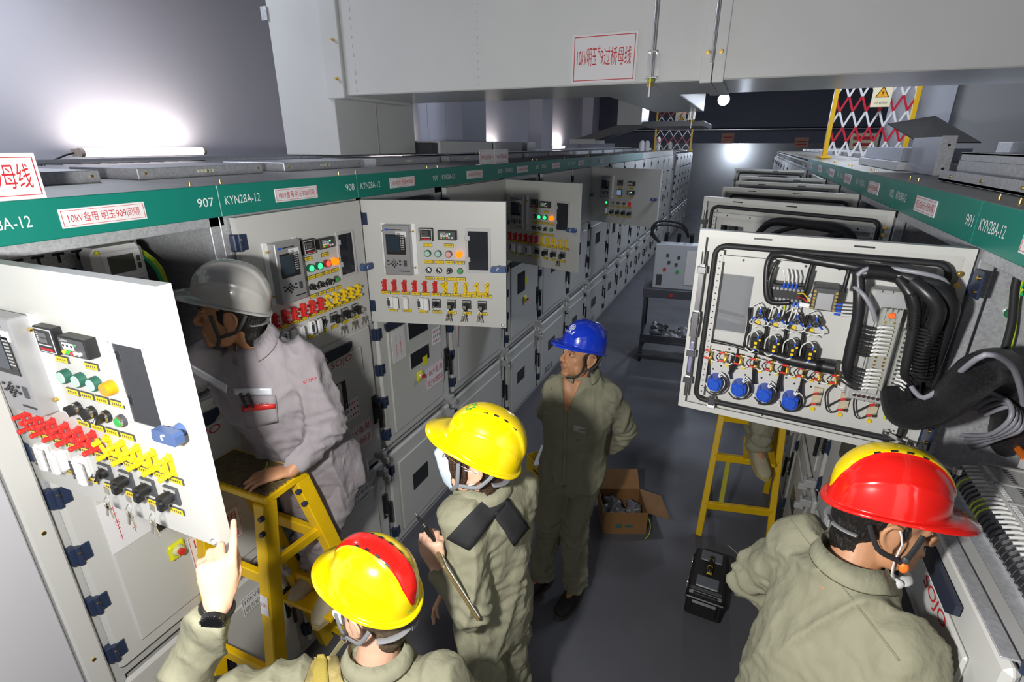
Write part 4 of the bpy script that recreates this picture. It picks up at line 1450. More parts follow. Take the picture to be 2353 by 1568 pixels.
cR0 = cabinet('opened cabinet at right, its wired instrument door swung out over the aisle', 'R', 1.735, .80, 1.5, ('', T28), '10kV明玉#9主变间隔', 95.8, gear='R',
              inside=wired_door, dW=.69, detail=True)
cabinet('cabinet with header ending in 901, second open door back on the right', 'R', 2.621, .886, 1.5, ('901', T28), '明玉1#主变#1分支一明玉901间隔', 116.5, gear='R', inside=cover_box, dW=.85)
cabinet('cabinet with header ending in 902, third open door back on the right', 'R', 3.431, .81, 1.5, ('902', T28), '10kV明玉 明玉902间隔', 112, gear='R', inside=cover_box, dW=.755)
cabinet('right-row cabinet whose open door is fourth from the front', 'R', 4.156, .725, 1.5, ('903', T28), '10kV明玉 明玉903间隔', 108, gear='R', inside=cover_box)
cabinet('right-row cabinet whose open door is fifth from the front', 'R', 4.86, .704, 1.5, ('904', T28), '10kV明玉 明玉904间隔', 106, gear='R', inside=cover_box)
cabinet('right-row cabinet with unlettered header, its door shut behind the fifth open door', 'R', 5.62, .76, 1.5, ('', ''), '10kV明玉 明玉905间隔', None, gear='C')
cabinet('end cabinet of the green-headed right row, its open door the farthest', 'R', 6.43, .81, 1.5, ('', ''), '10kV明玉 明玉906间隔', 112, gear='R', inside=cover_box,
        hcol=mat('paler_header', (.10, .30, .30), .4))  # paler, greyer teal than the other headers
cabinet('grey cabinet at the right edge nearest the camera', 'R', .935, .80, 1.5, ('', T28), None, None, gear='C', detail=False)
for k in range(9):
    cabinet('plain cabinet without header in the far right row', 'R', 7.26 + k * .83, .83, 1.5, None, None, None, gear='C', amp=False, detail=False,
            group='far cabinets of the right row', bwin=((.30, .55, .55, .75),))

# ---- inside the opened right-hand cabinet: looms, terminals, wires
hx = MB()
pts = [at(2058, 890, y=1.62), at(2070, 945, y=1.58), at(2120, 950, y=1.54), at(2185, 915, y=1.50), at(2245, 860, x=.56), at(2300, 845, x=.66), at(2335, 900, x=.74), at(2320, 990, x=.78), at(2270, 1050, x=.80)]
loc0 = Vector((.59, 1.735, 0))


def to_cab(p):
    d = Vector(p) - loc0          # the right-row cabinets are turned by -90 degrees
    return Vector((-d.y, d.x, d.z))


hx.tube([to_cab(p) for p in pts], [.036, .040, .042, .044, .046, .048, .050, .048, .044], 16, sub=3)
BRAID = mat('braided_sleeve', (.014, .014, .016), .3, bump=.9, bscale=420)
obj('cable_harness', hx.mesh('cable_harness', BRAID), cR0)
gc = MB()
gc.tube([to_cab(at(2095, 890, y=1.55)), to_cab(at(2125, 915, y=1.50)), to_cab(at(2190, 870, y=1.46)), to_cab(at(2265, 815, x=.52)), to_cab(at(2330, 850, x=.62)), to_cab(at(2352, 930, x=.70))], .0065, 8, sub=2)
for k in range(4):
    o = Vector((0, .012 * k, -.006 * k))
    gc.tube([to_cab(at(2222 + 3 * k, 935, x=.66)) + o, to_cab(at(2275, 905 + 4 * k, x=.68)) + o, to_cab(at(2318 - 4 * k, 925, x=.70)) + o, to_cab(at(2320 - 3 * k, 965, x=.70)) + o,
             to_cab(at(2270, 1000 - 5 * k, x=.69)) + o, to_cab(at(2205, 1000 + 4 * k, x=.68)) + o], .006, 8, sub=2)
obj('grey_cable', gc.mesh('grey_cable', CABLEG), cR0)
for k in range(4):
    yg = MB().tube([to_cab(at(2350, 640 + 12 * k, y=1.70)), to_cab(at(2337 - 3 * k, 690, y=1.70)), to_cab(at(2330 - 4 * k, 760, y=1.70)), to_cab(at(2316 - 3 * k, 815, y=1.70))], .005, 8, k % 2, sub=2)
    obj('earth_wire', yg.mesh('earth_wire', [YGW, GRW]), cR0)
bl_ = MB().tube([to_cab(at(2353, 590, y=1.695)), to_cab(at(2332, 660, y=1.695)), to_cab(at(2325, 740, y=1.695)), to_cab(at(2302, 820, y=1.695)), to_cab(at(2280, 860, y=1.695))], .009, 10, sub=2)
obj('black_loom', bl_.mesh('black_loom', RUBBER), cR0)
ow = MB()
for k in range(4):
    ow.tube([to_cab(at(2310 + 4 * k, 985, x=.84)), to_cab(at(2325 + 4 * k, 1020, x=.80)), to_cab(at(2350 + 4 * k, 1055, x=.78))], .004, 6, sub=1)
ow.tube([to_cab(at(2228, 952, x=.80)), to_cab(at(2245, 950, x=.80)), to_cab(at(2268, 955, x=.82))], .005, 6, sub=1)
ow.tube([to_cab(at(2238, 955, x=.79)), to_cab(at(2237, 985, x=.79)), to_cab(at(2236, 1005, x=.79))], .004, 6, sub=1)
obj('orange_wire', ow.mesh('orange_wire', ORANGE), cR0)
# terminal strip on a rail, running along the front of the box floor (local x = across the cabinet, y = depth)
tsz = 1.585
ts = MB().box(.14, .76, .10, .19, tsz, tsz + .035, 0, .002)
for k in range(62):
    x = .145 + k * .0098
    ts.box(x, x + .0082, .095, .195, tsz + .03, tsz + .047 + (.004 if k % 9 == 0 else 0), 0)
    ts.box(x + .001, x + .007, .098, .110, tsz + .047, tsz + .0485, 1)
    ts.box(x + .0015, x + .0068, .140, .152, tsz + .046, tsz + .0478, 2)
obj('terminal_strip', ts.mesh('terminal_strip', [LGREY, WHITE, DKGREY]), cR0)
tw, tf, ty_ = MB(), MB(), MB()
for k in range(30):
    x = .15 + k * .0185
    tf.tube([(x, .10, tsz + .035), (x, .085, tsz + .037), (x, .062, tsz + .030)], .0042, 6, sub=1)
    (ty_ if k in (3, 8, 9, 10) else tw).tube([(x, .062, tsz + .030), (x + .004, .045, tsz + .016), (x + .008, .04, tsz + .0)], .0024, 6, sub=1)
obj('wire_marker', tf.mesh('wire_marker', WWIRE), cR0)['kind'] = 'stuff'
obj('terminal_wire', tw.mesh('terminal_wire', RUBBER), cR0)['kind'] = 'stuff'
obj('earth_wire', ty_.mesh('earth_wire', YGW), cR0)
fl_ = MB().box(.042, .76, -.006, .06, 1.545, 1.549, 0).box(.042, .76, .058, .062, 1.549, 1.56, 0).box(.10, .25, .012, .022, 1.5485, 1.5498, 1).box(.05, .75, -.036, -.006, 1.5515, 1.556, 0, .001)
obj('front_sill', fl_.mesh('front_sill', [GALV, BLACK]), cR0)
obj('instruction_card', MB().box(.09, .17, .20, .202, 1.60, 1.68, 0).mesh('instruction_card', PLATE), cR0)
nt_ = MB()
for (y_, z_) in ((.10, 2.02), (.36, 2.05), (.24, 1.85)):
    nt_.cyl((.016, y_, z_), (.022, y_, z_), .014, n=12)
nt_.cyl((.03, -.004, 1.66), (.03, -.012, 1.66), .010, n=8, m=1)
obj('body_screw', nt_.mesh('body_screw', [STEEL, BRASS]), cR0)
# stay arm from the door to the sill
sa = MB().box(0, 1, -.009, .009, -.0015, .0015)
P0, P1 = to_cab(at(2035, 995, y=1.69)), to_cab(at(2200, 1082, x=.58))
d_ = P1 - P0
M_ = Matrix.Translation(P0) @ d_.to_track_quat('X', 'Z').to_matrix().to_4x4()
s2 = MB().box(0, d_.length, -.009, .009, -.0015, .0015, 0, 0, M_)
for c in (P0, P1, P0.lerp(P1, .38)):
    s2.cyl(c - Vector((0, 0, .008)), c + Vector((0, 0, .008)), .009, n=10)
obj('stay_arm', s2.mesh('stay_arm', STEEL), cR0)

# ---- inside the opened left-hand cabinet: energy meter, slotted plate, wires
mx_, mz_ = .50, 2.02
em = MB().box(mx_ - .085, mx_ + .085, .20, .29, mz_ - .14, mz_ + .09, 0, .018).box(mx_ - .065, mx_ + .065, .192, .202, mz_ - .02, mz_ + .075, 1, .004).box(mx_ - .048, mx_ + .035, .189, .193, mz_, mz_ + .06, 2)
em.box(mx_ + .044, mx_ + .057, .188, .193, mz_ + .005, mz_ + .025, 2, .003).box(mx_ + .044, mx_ + .057, .188, .193, mz_ + .030, mz_ + .05, 2, .003).cyl((mx_ - .074, .198, mz_ + .078), (mx_ - .074, .192, mz_ + .078), .007, n=10, m=3)
em.box(mx_ - .060, mx_ + .060, .190, .202, mz_ - .12, mz_ - .03, 4, .003)
obj('energy_meter', em.mesh('energy_meter', [WHITE, PLATE, mat('lcd_olive', (.10, .10, .08), .2), TAGY, LGREY]), c907)
sp = MB().box(.06, .66, .36, .365, 1.56, 2.14, 0)
for r in range(9):
    for k in range(10):
        x, z = .09 + k * .058 + (r % 2) * .02, 1.62 + r * .058
        sp.box(x, x + .036, .358, .366, z, z + .008, 1)
        sp.box(x + .013, x + .022, .358, .366, z - .026, z, 1)
obj('slotted_plate', sp.mesh('slotted_plate', [GALV, BLACK]), c907)
mt = MB().box(.05, .20, .24, .30, 1.86, 2.08, 0, .004).box(.09, .15, .236, .241, 2.05, 2.07, 1)
obj('digital_meter', mt.mesh('digital_meter', [WHITE, mat('red_led', (.8, .05, .05), .4, emit=(1, .05, .05), es=2)]), c907)
yw = MB()
for k in range(3):
    yw = MB().tube([(.44 + .015 * k, .34, 2.14), (.56 + .012 * k, .30, 2.10), (.62 + .01 * k, .22, 2.0), (.63, .2, 1.8)], .006, 8, 0 if k else 1, sub=2)
    obj('earth_wire', yw.mesh('earth_wire', [YGW, GRW]), c907)
for z_ in (2.10, 1.655):
    obj('hinge_plate', MB().box(.045, .105, -.010, -.003, z_ - .035, z_ + .035, 0, .002).cyl((.085, -.010, z_ + .018), (.085, -.014, z_ + .018), .006, n=8, m=1).cyl((.085, -.010, z_ - .018), (.085, -.014, z_ - .018), .006, n=8, m=1).mesh('hinge_plate', [NAVY, BRASS]), cR0)
sc_ = MB()
for z in (1.75, 1.85, 1.95, 2.05):
    sc_.cyl((W_ := .77, -.004, z), (W_, -.012, z), .007, n=8)
obj('body_screw', sc_.mesh('body_screw', STEEL), c907)
# ------------------------------------------------------------------ people
from mathutils.bvhtree import BVHTree
SKIN = mat('skin', (0.50, 0.245, 0.125), 0.5, var=.10, vscale=20, bump=.05, bscale=160)
SKINP = mat('skin_pale', (0.66, 0.40, 0.28), 0.5, var=.06, vscale=20, bump=.05, bscale=160)
LIPM = mat('lips', (0.40, 0.17, 0.12), 0.5)
HAIRM = mat('black_hair', (0.012, 0.010, 0.009), 0.5, bump=.8, bscale=220, stretch=(1, 1, .25))
OLIVE = mat('olive_drill', (0.262, 0.255, 0.175), 0.85, var=.08, vscale=6, bump=.45, bscale=20, stretch=(1, 1, .45), bdist=.02)
OLIVED = mat('olive_drill_seam', (0.22, 0.215, 0.15), 0.9)
MAUVE = mat('mauve_grey_drill', (0.30, 0.272, 0.29), 0.85, var=.07, vscale=6, bump=.45, bscale=20, stretch=(1, 1, .45), bdist=.02)
SHOEM = mat('tan_shoe', (0.42, 0.37, 0.25), 0.6, var=.1, vscale=20)
SHOED = mat('dark_shoe', (0.025, 0.02, 0.018), 0.55)
STRAPG = mat('grey_strap', (0.20, 0.21, 0.23), 0.7)
EYEW = mat('eye_white', (0.7, 0.68, 0.65), 0.25)
IRIS = mat('dark_iris', (0.02, 0.012, 0.008), 0.2)
MASKB = mat('mask_pale_blue', (0.62, 0.74, 0.86), 0.8, bump=.1, bscale=200)
MASKW = mat('mask_white', (0.8, 0.8, 0.8), 0.8)
HB = mat('helmet_blue', (0.008, 0.045, 0.62), 0.22, coat=.6)
HY = mat('helmet_yellow', (0.90, 0.66, 0.0), 0.22, coat=.6)
HR = mat('helmet_red', (0.78, 0.012, 0.008), 0.2, coat=.6)
HG = mat('helmet_grey', (0.36, 0.35, 0.33), 0.25, coat=.5)
HGRN = mat('green_print', (0.05, 0.42, 0.06), 0.5)


def V(*a):
    return Vector(a[0] if len(a) == 1 else a)


def frame(fwd, up):
    f = V(fwd).normalized()
    l = V(up).cross(f).normalized()
    u = f.cross(l)
    return Matrix((f, l, u)).transposed()


def remeshed(mb, voxel, smooth=4, fac=.5):
    me = mb.mesh('tmp', [])
    o = bpy.data.objects.new('tmp', me)
    COL.objects.link(o)
    r = o.modifiers.new('r', 'REMESH')
    r.mode = 'VOXEL'; r.voxel_size = voxel; r.adaptivity = 0
    s = o.modifiers.new('s', 'SMOOTH')
    s.factor = fac; s.iterations = smooth
    dg = bpy.context.evaluated_depsgraph_get()
    out = bpy.data.meshes.new_from_object(o.evaluated_get(dg))
    bpy.data.objects.remove(o)
    bpy.data.meshes.remove(me)
    out.polygons.foreach_set('use_smooth', [True] * len(out.polygons))
    return out


def eltube(mb, secs, n=20):
    """closed loft; each section = (centre, lateral dir, half width, half depth, axis dir)"""
    vs = []
    for c, lat, a, b, ax in secs:
        lat, ax = V(lat), V(ax).normalized()
        lat = (lat - ax * lat.dot(ax)).normalized()
        d = ax.cross(lat)
        for k in range(n):
            t = 2 * pi * k / n
            vs.append(V(c) + lat * (a * cos(t)) + d * (b * sin(t)))
    fs = []
    m = len(secs)
    for i in range(m - 1):
        for k in range(n):
            fs.append((i * n + k, i * n + (k + 1) % n, (i + 1) * n + (k + 1) % n, (i + 1) * n + k))
    mb.add(vs, fs, 0, True)
    mb.add(vs[:n], [list(range(n))[::-1]]); mb.add(vs[-n:], [list(range(n))])


def capsule(mb, p, q, r, r2):
    p, q = V(p), V(q)
    mb.tube([p, p.lerp(q, .33), p.lerp(q, .66), q], [r, r + (r2 - r) * .3, r + (r2 - r) * .66, r2], 14)
    mb.ell(p, r, 0, 14, 8)
    mb.ell(q, r2, 0, 14, 8)


def hand(mb, w, d, n, t, curl=(.5, .5, .5, .5), thumb=(.5, .6), k=1.0):
    """w wrist, d finger direction, n palm-facing direction, t thumb side"""
    w, d = V(w), V(d).normalized()
    n = V(n); n = (n - d * n.dot(d)).normalized()
    tt = d.cross(n)
    t = tt if tt.dot(V(t)) > 0 else -tt
    P = lambda a, b, c: w + d * (a * k) + t * (b * k) + n * (c * k)
    eltube(mb, [(P(-.01, 0, 0), t, .028 * k, .020 * k, d), (P(.025, .002, 0), t, .033 * k, .017 * k, d), (P(.06, .002, 0), t, .041 * k, .0155 * k, d),
                (P(.088, 0, 0), t, .041 * k, .013 * k, d), (P(.098, 0, .002), t, .034 * k, .009 * k, d)], 14)
    L = ((.043, .027, .021), (.047, .030, .022), (.043, .028, .021), (.033, .021, .019))
    R = ((.0108, .0097, .0086), (.0108, .0097, .0086), (.0102, .0092, .0082), (.0092, .0082, .0073))
    for f, (b, a) in enumerate(((.030, .086), (.010, .092), (-.011, .089), (-.030, .080))):
        p = P(a, b, .001)
        sp = (.5 - f * .33) * .16
        dd = (d + t * sp).normalized()
        nf = n.copy()
        c = curl[f]
        cc = c if isinstance(c, (tuple, list)) else (c, c * 1.15, c * .8)
        mb.ell(p, R[f][0] * 1.12 * k, 0, 10, 7)
        for s in range(3):
            ax = dd.cross(nf).normalized()
            rot = Matrix.Rotation(cc[s], 3, ax)
            dd, nf = rot @ dd, rot @ nf
            q = p + dd * L[f][s] * k
            r0 = R[f][s] * k
            r1 = (R[f][s + 1] if s < 2 else R[f][2] * .86) * k
            mb.tube([p, p.lerp(q, .5), q], [r0, (r0 + r1) / 2 * .97, r1], 10)
            mb.ell(q, r1 * 1.03, 0, 10, 7)
            p = q
    a0, a1 = thumb
    p = P(.022, .026, .004)
    dd = (d * .62 + t * .75 * a0 * 1.4 + n * .25).normalized()
    r = (.0125, .0110, .0095, .0080)
    for s, l in enumerate((.040, .033, .026)):
        if s:
            dd = (dd + d * .35 * a1 + n * .35 * a1 - t * .25 * a1).normalized()
        q = p + dd * l * k
        mb.tube([p, p.lerp(q, .5), q], [r[s] * k, (r[s] + r[s + 1]) / 2 * k, r[s + 1] * k], 10)
        mb.ell(q, r[s + 1] * 1.03 * k, 0, 10, 7)
        mb.ell(p, r[s] * k, 0, 10, 7)
        p = q


def head_shapes(mb, R, c, k=1.0, ears=True):
    c = V(c)

    def E(p, r, tilt=0, ax='Y'):
        r = r if isinstance(r, (tuple, list)) else (r, r, r)
        mb.ell(c + R @ (V(p) * k), tuple(x * k for x in r), 0, 20, 14, None, R @ Matrix.Rotation(tilt, 3, ax))

    def T(pts, r):
        mb.tube([c + R @ (V(p) * k) for p in pts], [x * k for x in r], 10, sub=1)
    E((-.010, 0, .035), (.097, .076, .086))
    E((.030, 0, -.030), (.058, .061, .086))
    E((.030, 0, -.075), (.050, .052, .036), -.2)
    E((.066, 0, -.100), (.020, .026, .017))
    for s in (-1, 1):
        E((.046, s * .034, -.024), (.026, .024, .026))
        E((.020, s * .052, -.062), (.036, .016, .034))
        E((.082, s * .028, .021), (.010, .022, .008), s * .1, 'Z')
        E((.072, s * .030, .005), (.0130, .0170, .0120))
        E((.098, s * .010, -.034), (.011, .0085, .008))
        E((.074, s * .022, -.050), (.012, .012, .012))
        if ears:
            E((-.006, s * .076, -.008), (.021, .008, .032), .2)
            T([(.010, s * .077, .016), (.002, s * .085, .027), (-.016, s * .088, .026), (-.027, s * .087, .006), (-.022, s * .083, -.018), (-.006, s * .079, -.036), (.004, s * .076, -.038)],
              [.004, .005, .0055, .0055, .005, .006, .006])
    E((.078, 0, .020), (.014, .030, .012))
    T([(.086, 0, .016), (.098, 0, -.008), (.108, 0, -.028), (.103, 0, -.038)], [.007, .008, .0115, .009])
    E((.087, 0, -.060), (.011, .024, .0055))
    E((.085, 0, -.070), (.011, .021, .0068))
    E((.078, 0, -.052), (.012, .022, .010))
    E((.076, 0, -.082), (.012, .022, .010))


HS = .86


def band_mat(col, band, bw):
    """two-colour shell: a band along the crown that narrows to points front and rear"""
    m = col.copy()
    m.name = col.name + '_banded'
    nt = m.node_tree
    b = nt.nodes['Principled BSDF']
    tc = nt.nodes.new('ShaderNodeTexCoord')
    sp = nt.nodes.new('ShaderNodeSeparateXYZ')
    nt.links.new(tc.outputs['Object'], sp.inputs[0])

    def mth(op, a, b_):
        n = nt.nodes.new('ShaderNodeMath')
        n.operation = op
        for i, x in enumerate((a, b_)):
            if x is None:
                continue
            if isinstance(x, (int, float)):
                n.inputs[i].default_value = x
            else:
                nt.links.new(x, n.inputs[i])
        return n.outputs[0]
    z = mth('DIVIDE', mth('SUBTRACT', sp.outputs[2], .004 * HS), .075 * HS)
    z = mth('POWER', mth('MAXIMUM', mth('MINIMUM', z, 1.0), 0.0), .55)
    k = mth('LESS_THAN', mth('ABSOLUTE', sp.outputs[1], None), mth('MULTIPLY', z, bw * HS))
    mx = nt.nodes.new('ShaderNodeMix')
    mx.data_type = 'RGBA'
    nt.links.new(k, mx.inputs[0])
    mx.inputs[6].default_value = col.node_tree.nodes['Principled BSDF'].inputs['Base Color'].default_value
    mx.inputs[7].default_value = band.node_tree.nodes['Principled BSDF'].inputs['Base Color'].default_value
    nt.links.new(mx.outputs[2], b.inputs['Base Color'])
    return m


def m_helmet(col, band=None, vents=True, emblem=None, bandw=.036, rear=True):
    """safety helmet, x forward, z up, rim plane near z = 0"""
    NT, NP = 144, 36
    rows = []

    def rimz(t):
        return -.006 - .020 * max(0, -cos(t)) ** 2 + .006 * max(0, cos(t))
    for j in range(NP + 1):
        ph = (pi / 2) * j / NP
        row = []
        for i in range(NT):
            t = 2 * pi * i / NT
            cr = cos(ph) ** .80
            x = (.138 if cos(t) > 0 else .140) * cr * cos(t)
            y = .110 * cr * sin(t)
            z = .142 * sin(ph) ** .96 + rimz(t) * (1 - j / NP) ** 2
            bw = bandw * min(1, max(0, (z - .004) / .075)) ** .55
            b = 1 / (1 + exp((abs(y) - bw) / .0022))
            g = min(1, max(0, (z - .015) / .04))
            nrm = V(x / .14 ** 2, y / .11 ** 2, max(z, .01) / .142 ** 2).normalized()
            p = V(x, y, z) + nrm * (.0065 * b * g)
            # a shallow moulded arch on each side
            s = abs(t if t < pi else 2 * pi - t)
            arch = exp(-((z - .085 + .055 * ((s - pi / 2) / 1.15) ** 2) / .006) ** 2) if .5 < s < 2.6 else 0
            p += nrm * .0022 * arch
            row.append(p)
        rows.append(row)
    brim, lip = [], []
    for i in range(NT):
        t = 2 * pi * i / NT
        e = .012 + .056 * max(0, cos(t)) ** 2.2
        dirv = V(cos(t) * 1.0, sin(t) * (1.0 if cos(t) < 0 else .75), 0).normalized()
        base = rows[0][i]
        brim.append(base + dirv * e + V(0, 0, -.004 - .016 * max(0, cos(t)) ** 2 + .004 * abs(sin(t)) ** 2))
        lip.append(brim[-1] + V(0, 0, -.006) - dirv * .001)
    mid = [rows[0][i].lerp(brim[i], .5) + V(0, 0, .003) for i in range(NT)]
    inner = [[p * .965 + V(0, 0, -.001) for p in rows[j]] for j in range(NP + 1)]
    lay = [lip, brim, mid] + rows
    vs, fs, ms = [], [], []
    for L in lay:
        vs += L
    n = NT
    mb = MB()
    for j in range(len(lay) - 1):
        for i in range(n):
            q = (j * n + i, j * n + (i + 1) % n, (j + 1) * n + (i + 1) % n, (j + 1) * n + i)
            c = sum((vs[k] for k in q), V(0, 0, 0)) / 4
            fs.append(q)
            ms.append(0)
    mb.v = [tuple(p) for p in vs]
    mb.f, mb.m, mb.sm = [list(f) for f in fs], ms, [True] * len(fs)
    iv = [p for L in inner[::2] for p in L]
    m2 = len(inner[::2])
    mb.add(lip + iv, [(i, (i + n) , (i + 1) % n + n, (i + 1) % n) for i in range(n)] +
           [((j + 1) * n + i, (j + 2) * n + i, (j + 2) * n + (i + 1) % n, (j + 1) * n + (i + 1) % n) for j in range(m2 - 1) for i in range(n)], 2, True)
    if vents:
        for s in (-1, 1):
            for k, a in enumerate((-.060, -.025, .010, .045)):
                z = .142 * sqrt(max(0, 1 - (a / .14) ** 2 - (bandw / .11) ** 2)) ** .98 + .0095
                M_ = Matrix.Translation((a, s * (bandw - .003), z)) @ Matrix.Rotation(a * 6.5, 4, 'Y') @ Matrix.Rotation(-s * .50, 4, 'X')
                mb.box(-.008, .008, -.0028, .0028, -.004, .0024, 3, .001, M_)
    mb.v = [tuple(x * HS for x in p) for p in mb.v]
    return mb.mesh('helmet', [band_mat(col, band, bandw) if band else col, col, mat('helmet_liner', (.25, .25, .24), .6), BLACK])


def bvh_of(me, off):
    return BVHTree.FromPolygons([v.co + off for v in me.vertices], [tuple(p.vertices) for p in me.polygons])


def wrinkle(me, amp, sc, seed, folds=()):
    """cloth folds: warped ridged noise along the normals, plus compression folds round given points"""
    me.update()
    nv = len(me.vertices)
    no = [v.normal.copy() for v in me.vertices]
    o = V(seed * 3.1, seed * 1.7, seed * .9)
    for v, n in zip(me.vertices, no):
        p = v.co
        w = noise.noise_vector(p * 3.0 + o) * .10
        r = 1 - abs(noise.noise(V((p.x + w.x) * sc, (p.y + w.y) * sc, (p.z + w.z) * sc * .32) + o)) * 2.2
        r2 = noise.noise(p * sc * 2.3 + o)
        r3 = 1 - abs(noise.noise(V((p.x + w.x) * sc * 2.1, (p.y + w.y) * sc * 2.1, (p.z - w.z) * sc * 1.1) - o)) * 2.4
        h = amp * (max(0, r) ** 2 * .9 + .25 * r2 + .18 * max(0, r3) ** 2 - .40)
        for c, ax, rad, a in folds:
            d = p - c
            q = exp(-(d.length / rad) ** 2)
            if q > .02:
                h += a * q * sin(d.dot(ax) * 130 + 2.5 * noise.noise(p * 14 + o) * 2)
        v.co = p + n * h
    me.update()


def patch(bvh, quad, nx, ny, off, th, org, src=None):
    """a strip of cloth lying on a body: quad = 4 frame pixels whose rays are dropped on the surface"""
    vs = []
    for j in range(ny + 1):
        for i in range(nx + 1):
            a, b = i / nx, j / ny
            u = (quad[0][0] * (1 - a) + quad[1][0] * a) * (1 - b) + (quad[3][0] * (1 - a) + quad[2][0] * a) * b
            v = (quad[0][1] * (1 - a) + quad[1][1] * a) * (1 - b) + (quad[3][1] * (1 - a) + quad[2][1] * a) * b
            r = (_F + (u - 1176.5) / FPX * _R - (v - 784) / FPX * _U).normalized()
            h = bvh.ray_cast(V(0, 0, CAMH), r)
            vs.append((h[0] + h[1] * off, h[1]) if h[0] is not None else None)
    last = next((x for x in vs if x), None)
    out = []
    for x in vs:
        if x is None:
            x = last
        last = x
        out.append(x)
    n = len(out)
    P = [p - org for p, _ in out] + [p - org - nn * th for p, nn in out]
    W_ = nx + 1
    fs = []
    for j in range(ny):
        for i in range(nx):
            a = j * W_ + i
            fs.append((a, a + 1, a + W_ + 1, a + W_))
            fs.append((n + a, n + a + W_, n + a + W_ + 1, n + a + 1))
    ring = [i for i in range(W_)] + [j * W_ + nx for j in range(1, ny + 1)] + [ny * W_ + i for i in range(nx - 1, -1, -1)] + [j * W_ for j in range(ny - 1, 0, -1)]
    for k in range(len(ring)):
        a, b = ring[k], ring[(k + 1) % len(ring)]
        fs.append((a, b, n + b, n + a)[::-1])
    mb = MB()
    mb.add(P, fs, 0, True)
    return mb


def decal(bvh, txt, c, right, nrm, h, w=None, shear=0.0, off=.0015, org=V(0, 0, 0)):
    """lettering dropped along -nrm onto a surface"""
    vs, fs, bx = text_mesh(txt)
    k = h / (bx[3] - bx[2])
    kx = w / (bx[1] - bx[0]) if w else k
    right, nrm = V(right).normalized(), V(nrm).normalized()
    up = nrm.cross(right).normalized()
    P = []
    for a, b in vs:
        x = (a - (bx[0] + bx[1]) / 2) * kx + (b - bx[2]) * k * shear
        y = (b - (bx[2] + bx[3]) / 2) * k
        p = V(c) + right * x + up * y
        hit = bvh.ray_cast(p + nrm * .15, -nrm, .4)
        P.append((hit[0] + nrm * off if hit[0] is not None else p) - org)
    mb = MB()
    mb.add(P, fs, 0, False)
    return mb


def collar(R, c, org, open_=.42, drop=.03, k=1.0, spread=1.0):
    mb = MB()
    N = 28
    A, B_, C_ = [], [], []
    for i in range(N + 1):
        t = open_ + (2 * pi - 2 * open_) * i / N
        f = max(0, cos(t))
        cx_, sy_ = cos(t), sin(t)
        A.append(c + R @ V(.064 * k * cx_, .066 * k * sy_, -.012 - .02 * f))
        B_.append(c + R @ V(.066 * k * cx_ - .004, .070 * k * sy_, .034 - .026 * f))
        C_.append(c + R @ V(.086 * k * spread * cx_ + .014 * f, .092 * k * spread * sy_, -.008 - drop * f * 1.4))
    th = .003
    lay = [A, B_, [b + R @ V(0, 0, .003) for b in B_], C_, [p - R @ V(0, 0, .005) for p in C_], [b + R @ V(0, 0, -.004) + (x - b) * .15 for b, x in zip(B_, C_)]]
    vs = [p - org for L in lay for p in L]
    n = N + 1
    fs = [(j * n + i, j * n + i + 1, (j + 1) * n + i + 1, (j + 1) * n + i) for j in range(len(lay) - 1) for i in range(N)]
    for i in (0, N):
        fs.append([j * n + i for j in range(len(lay))])
    mb.add(vs, fs, 0, True)
    return mb


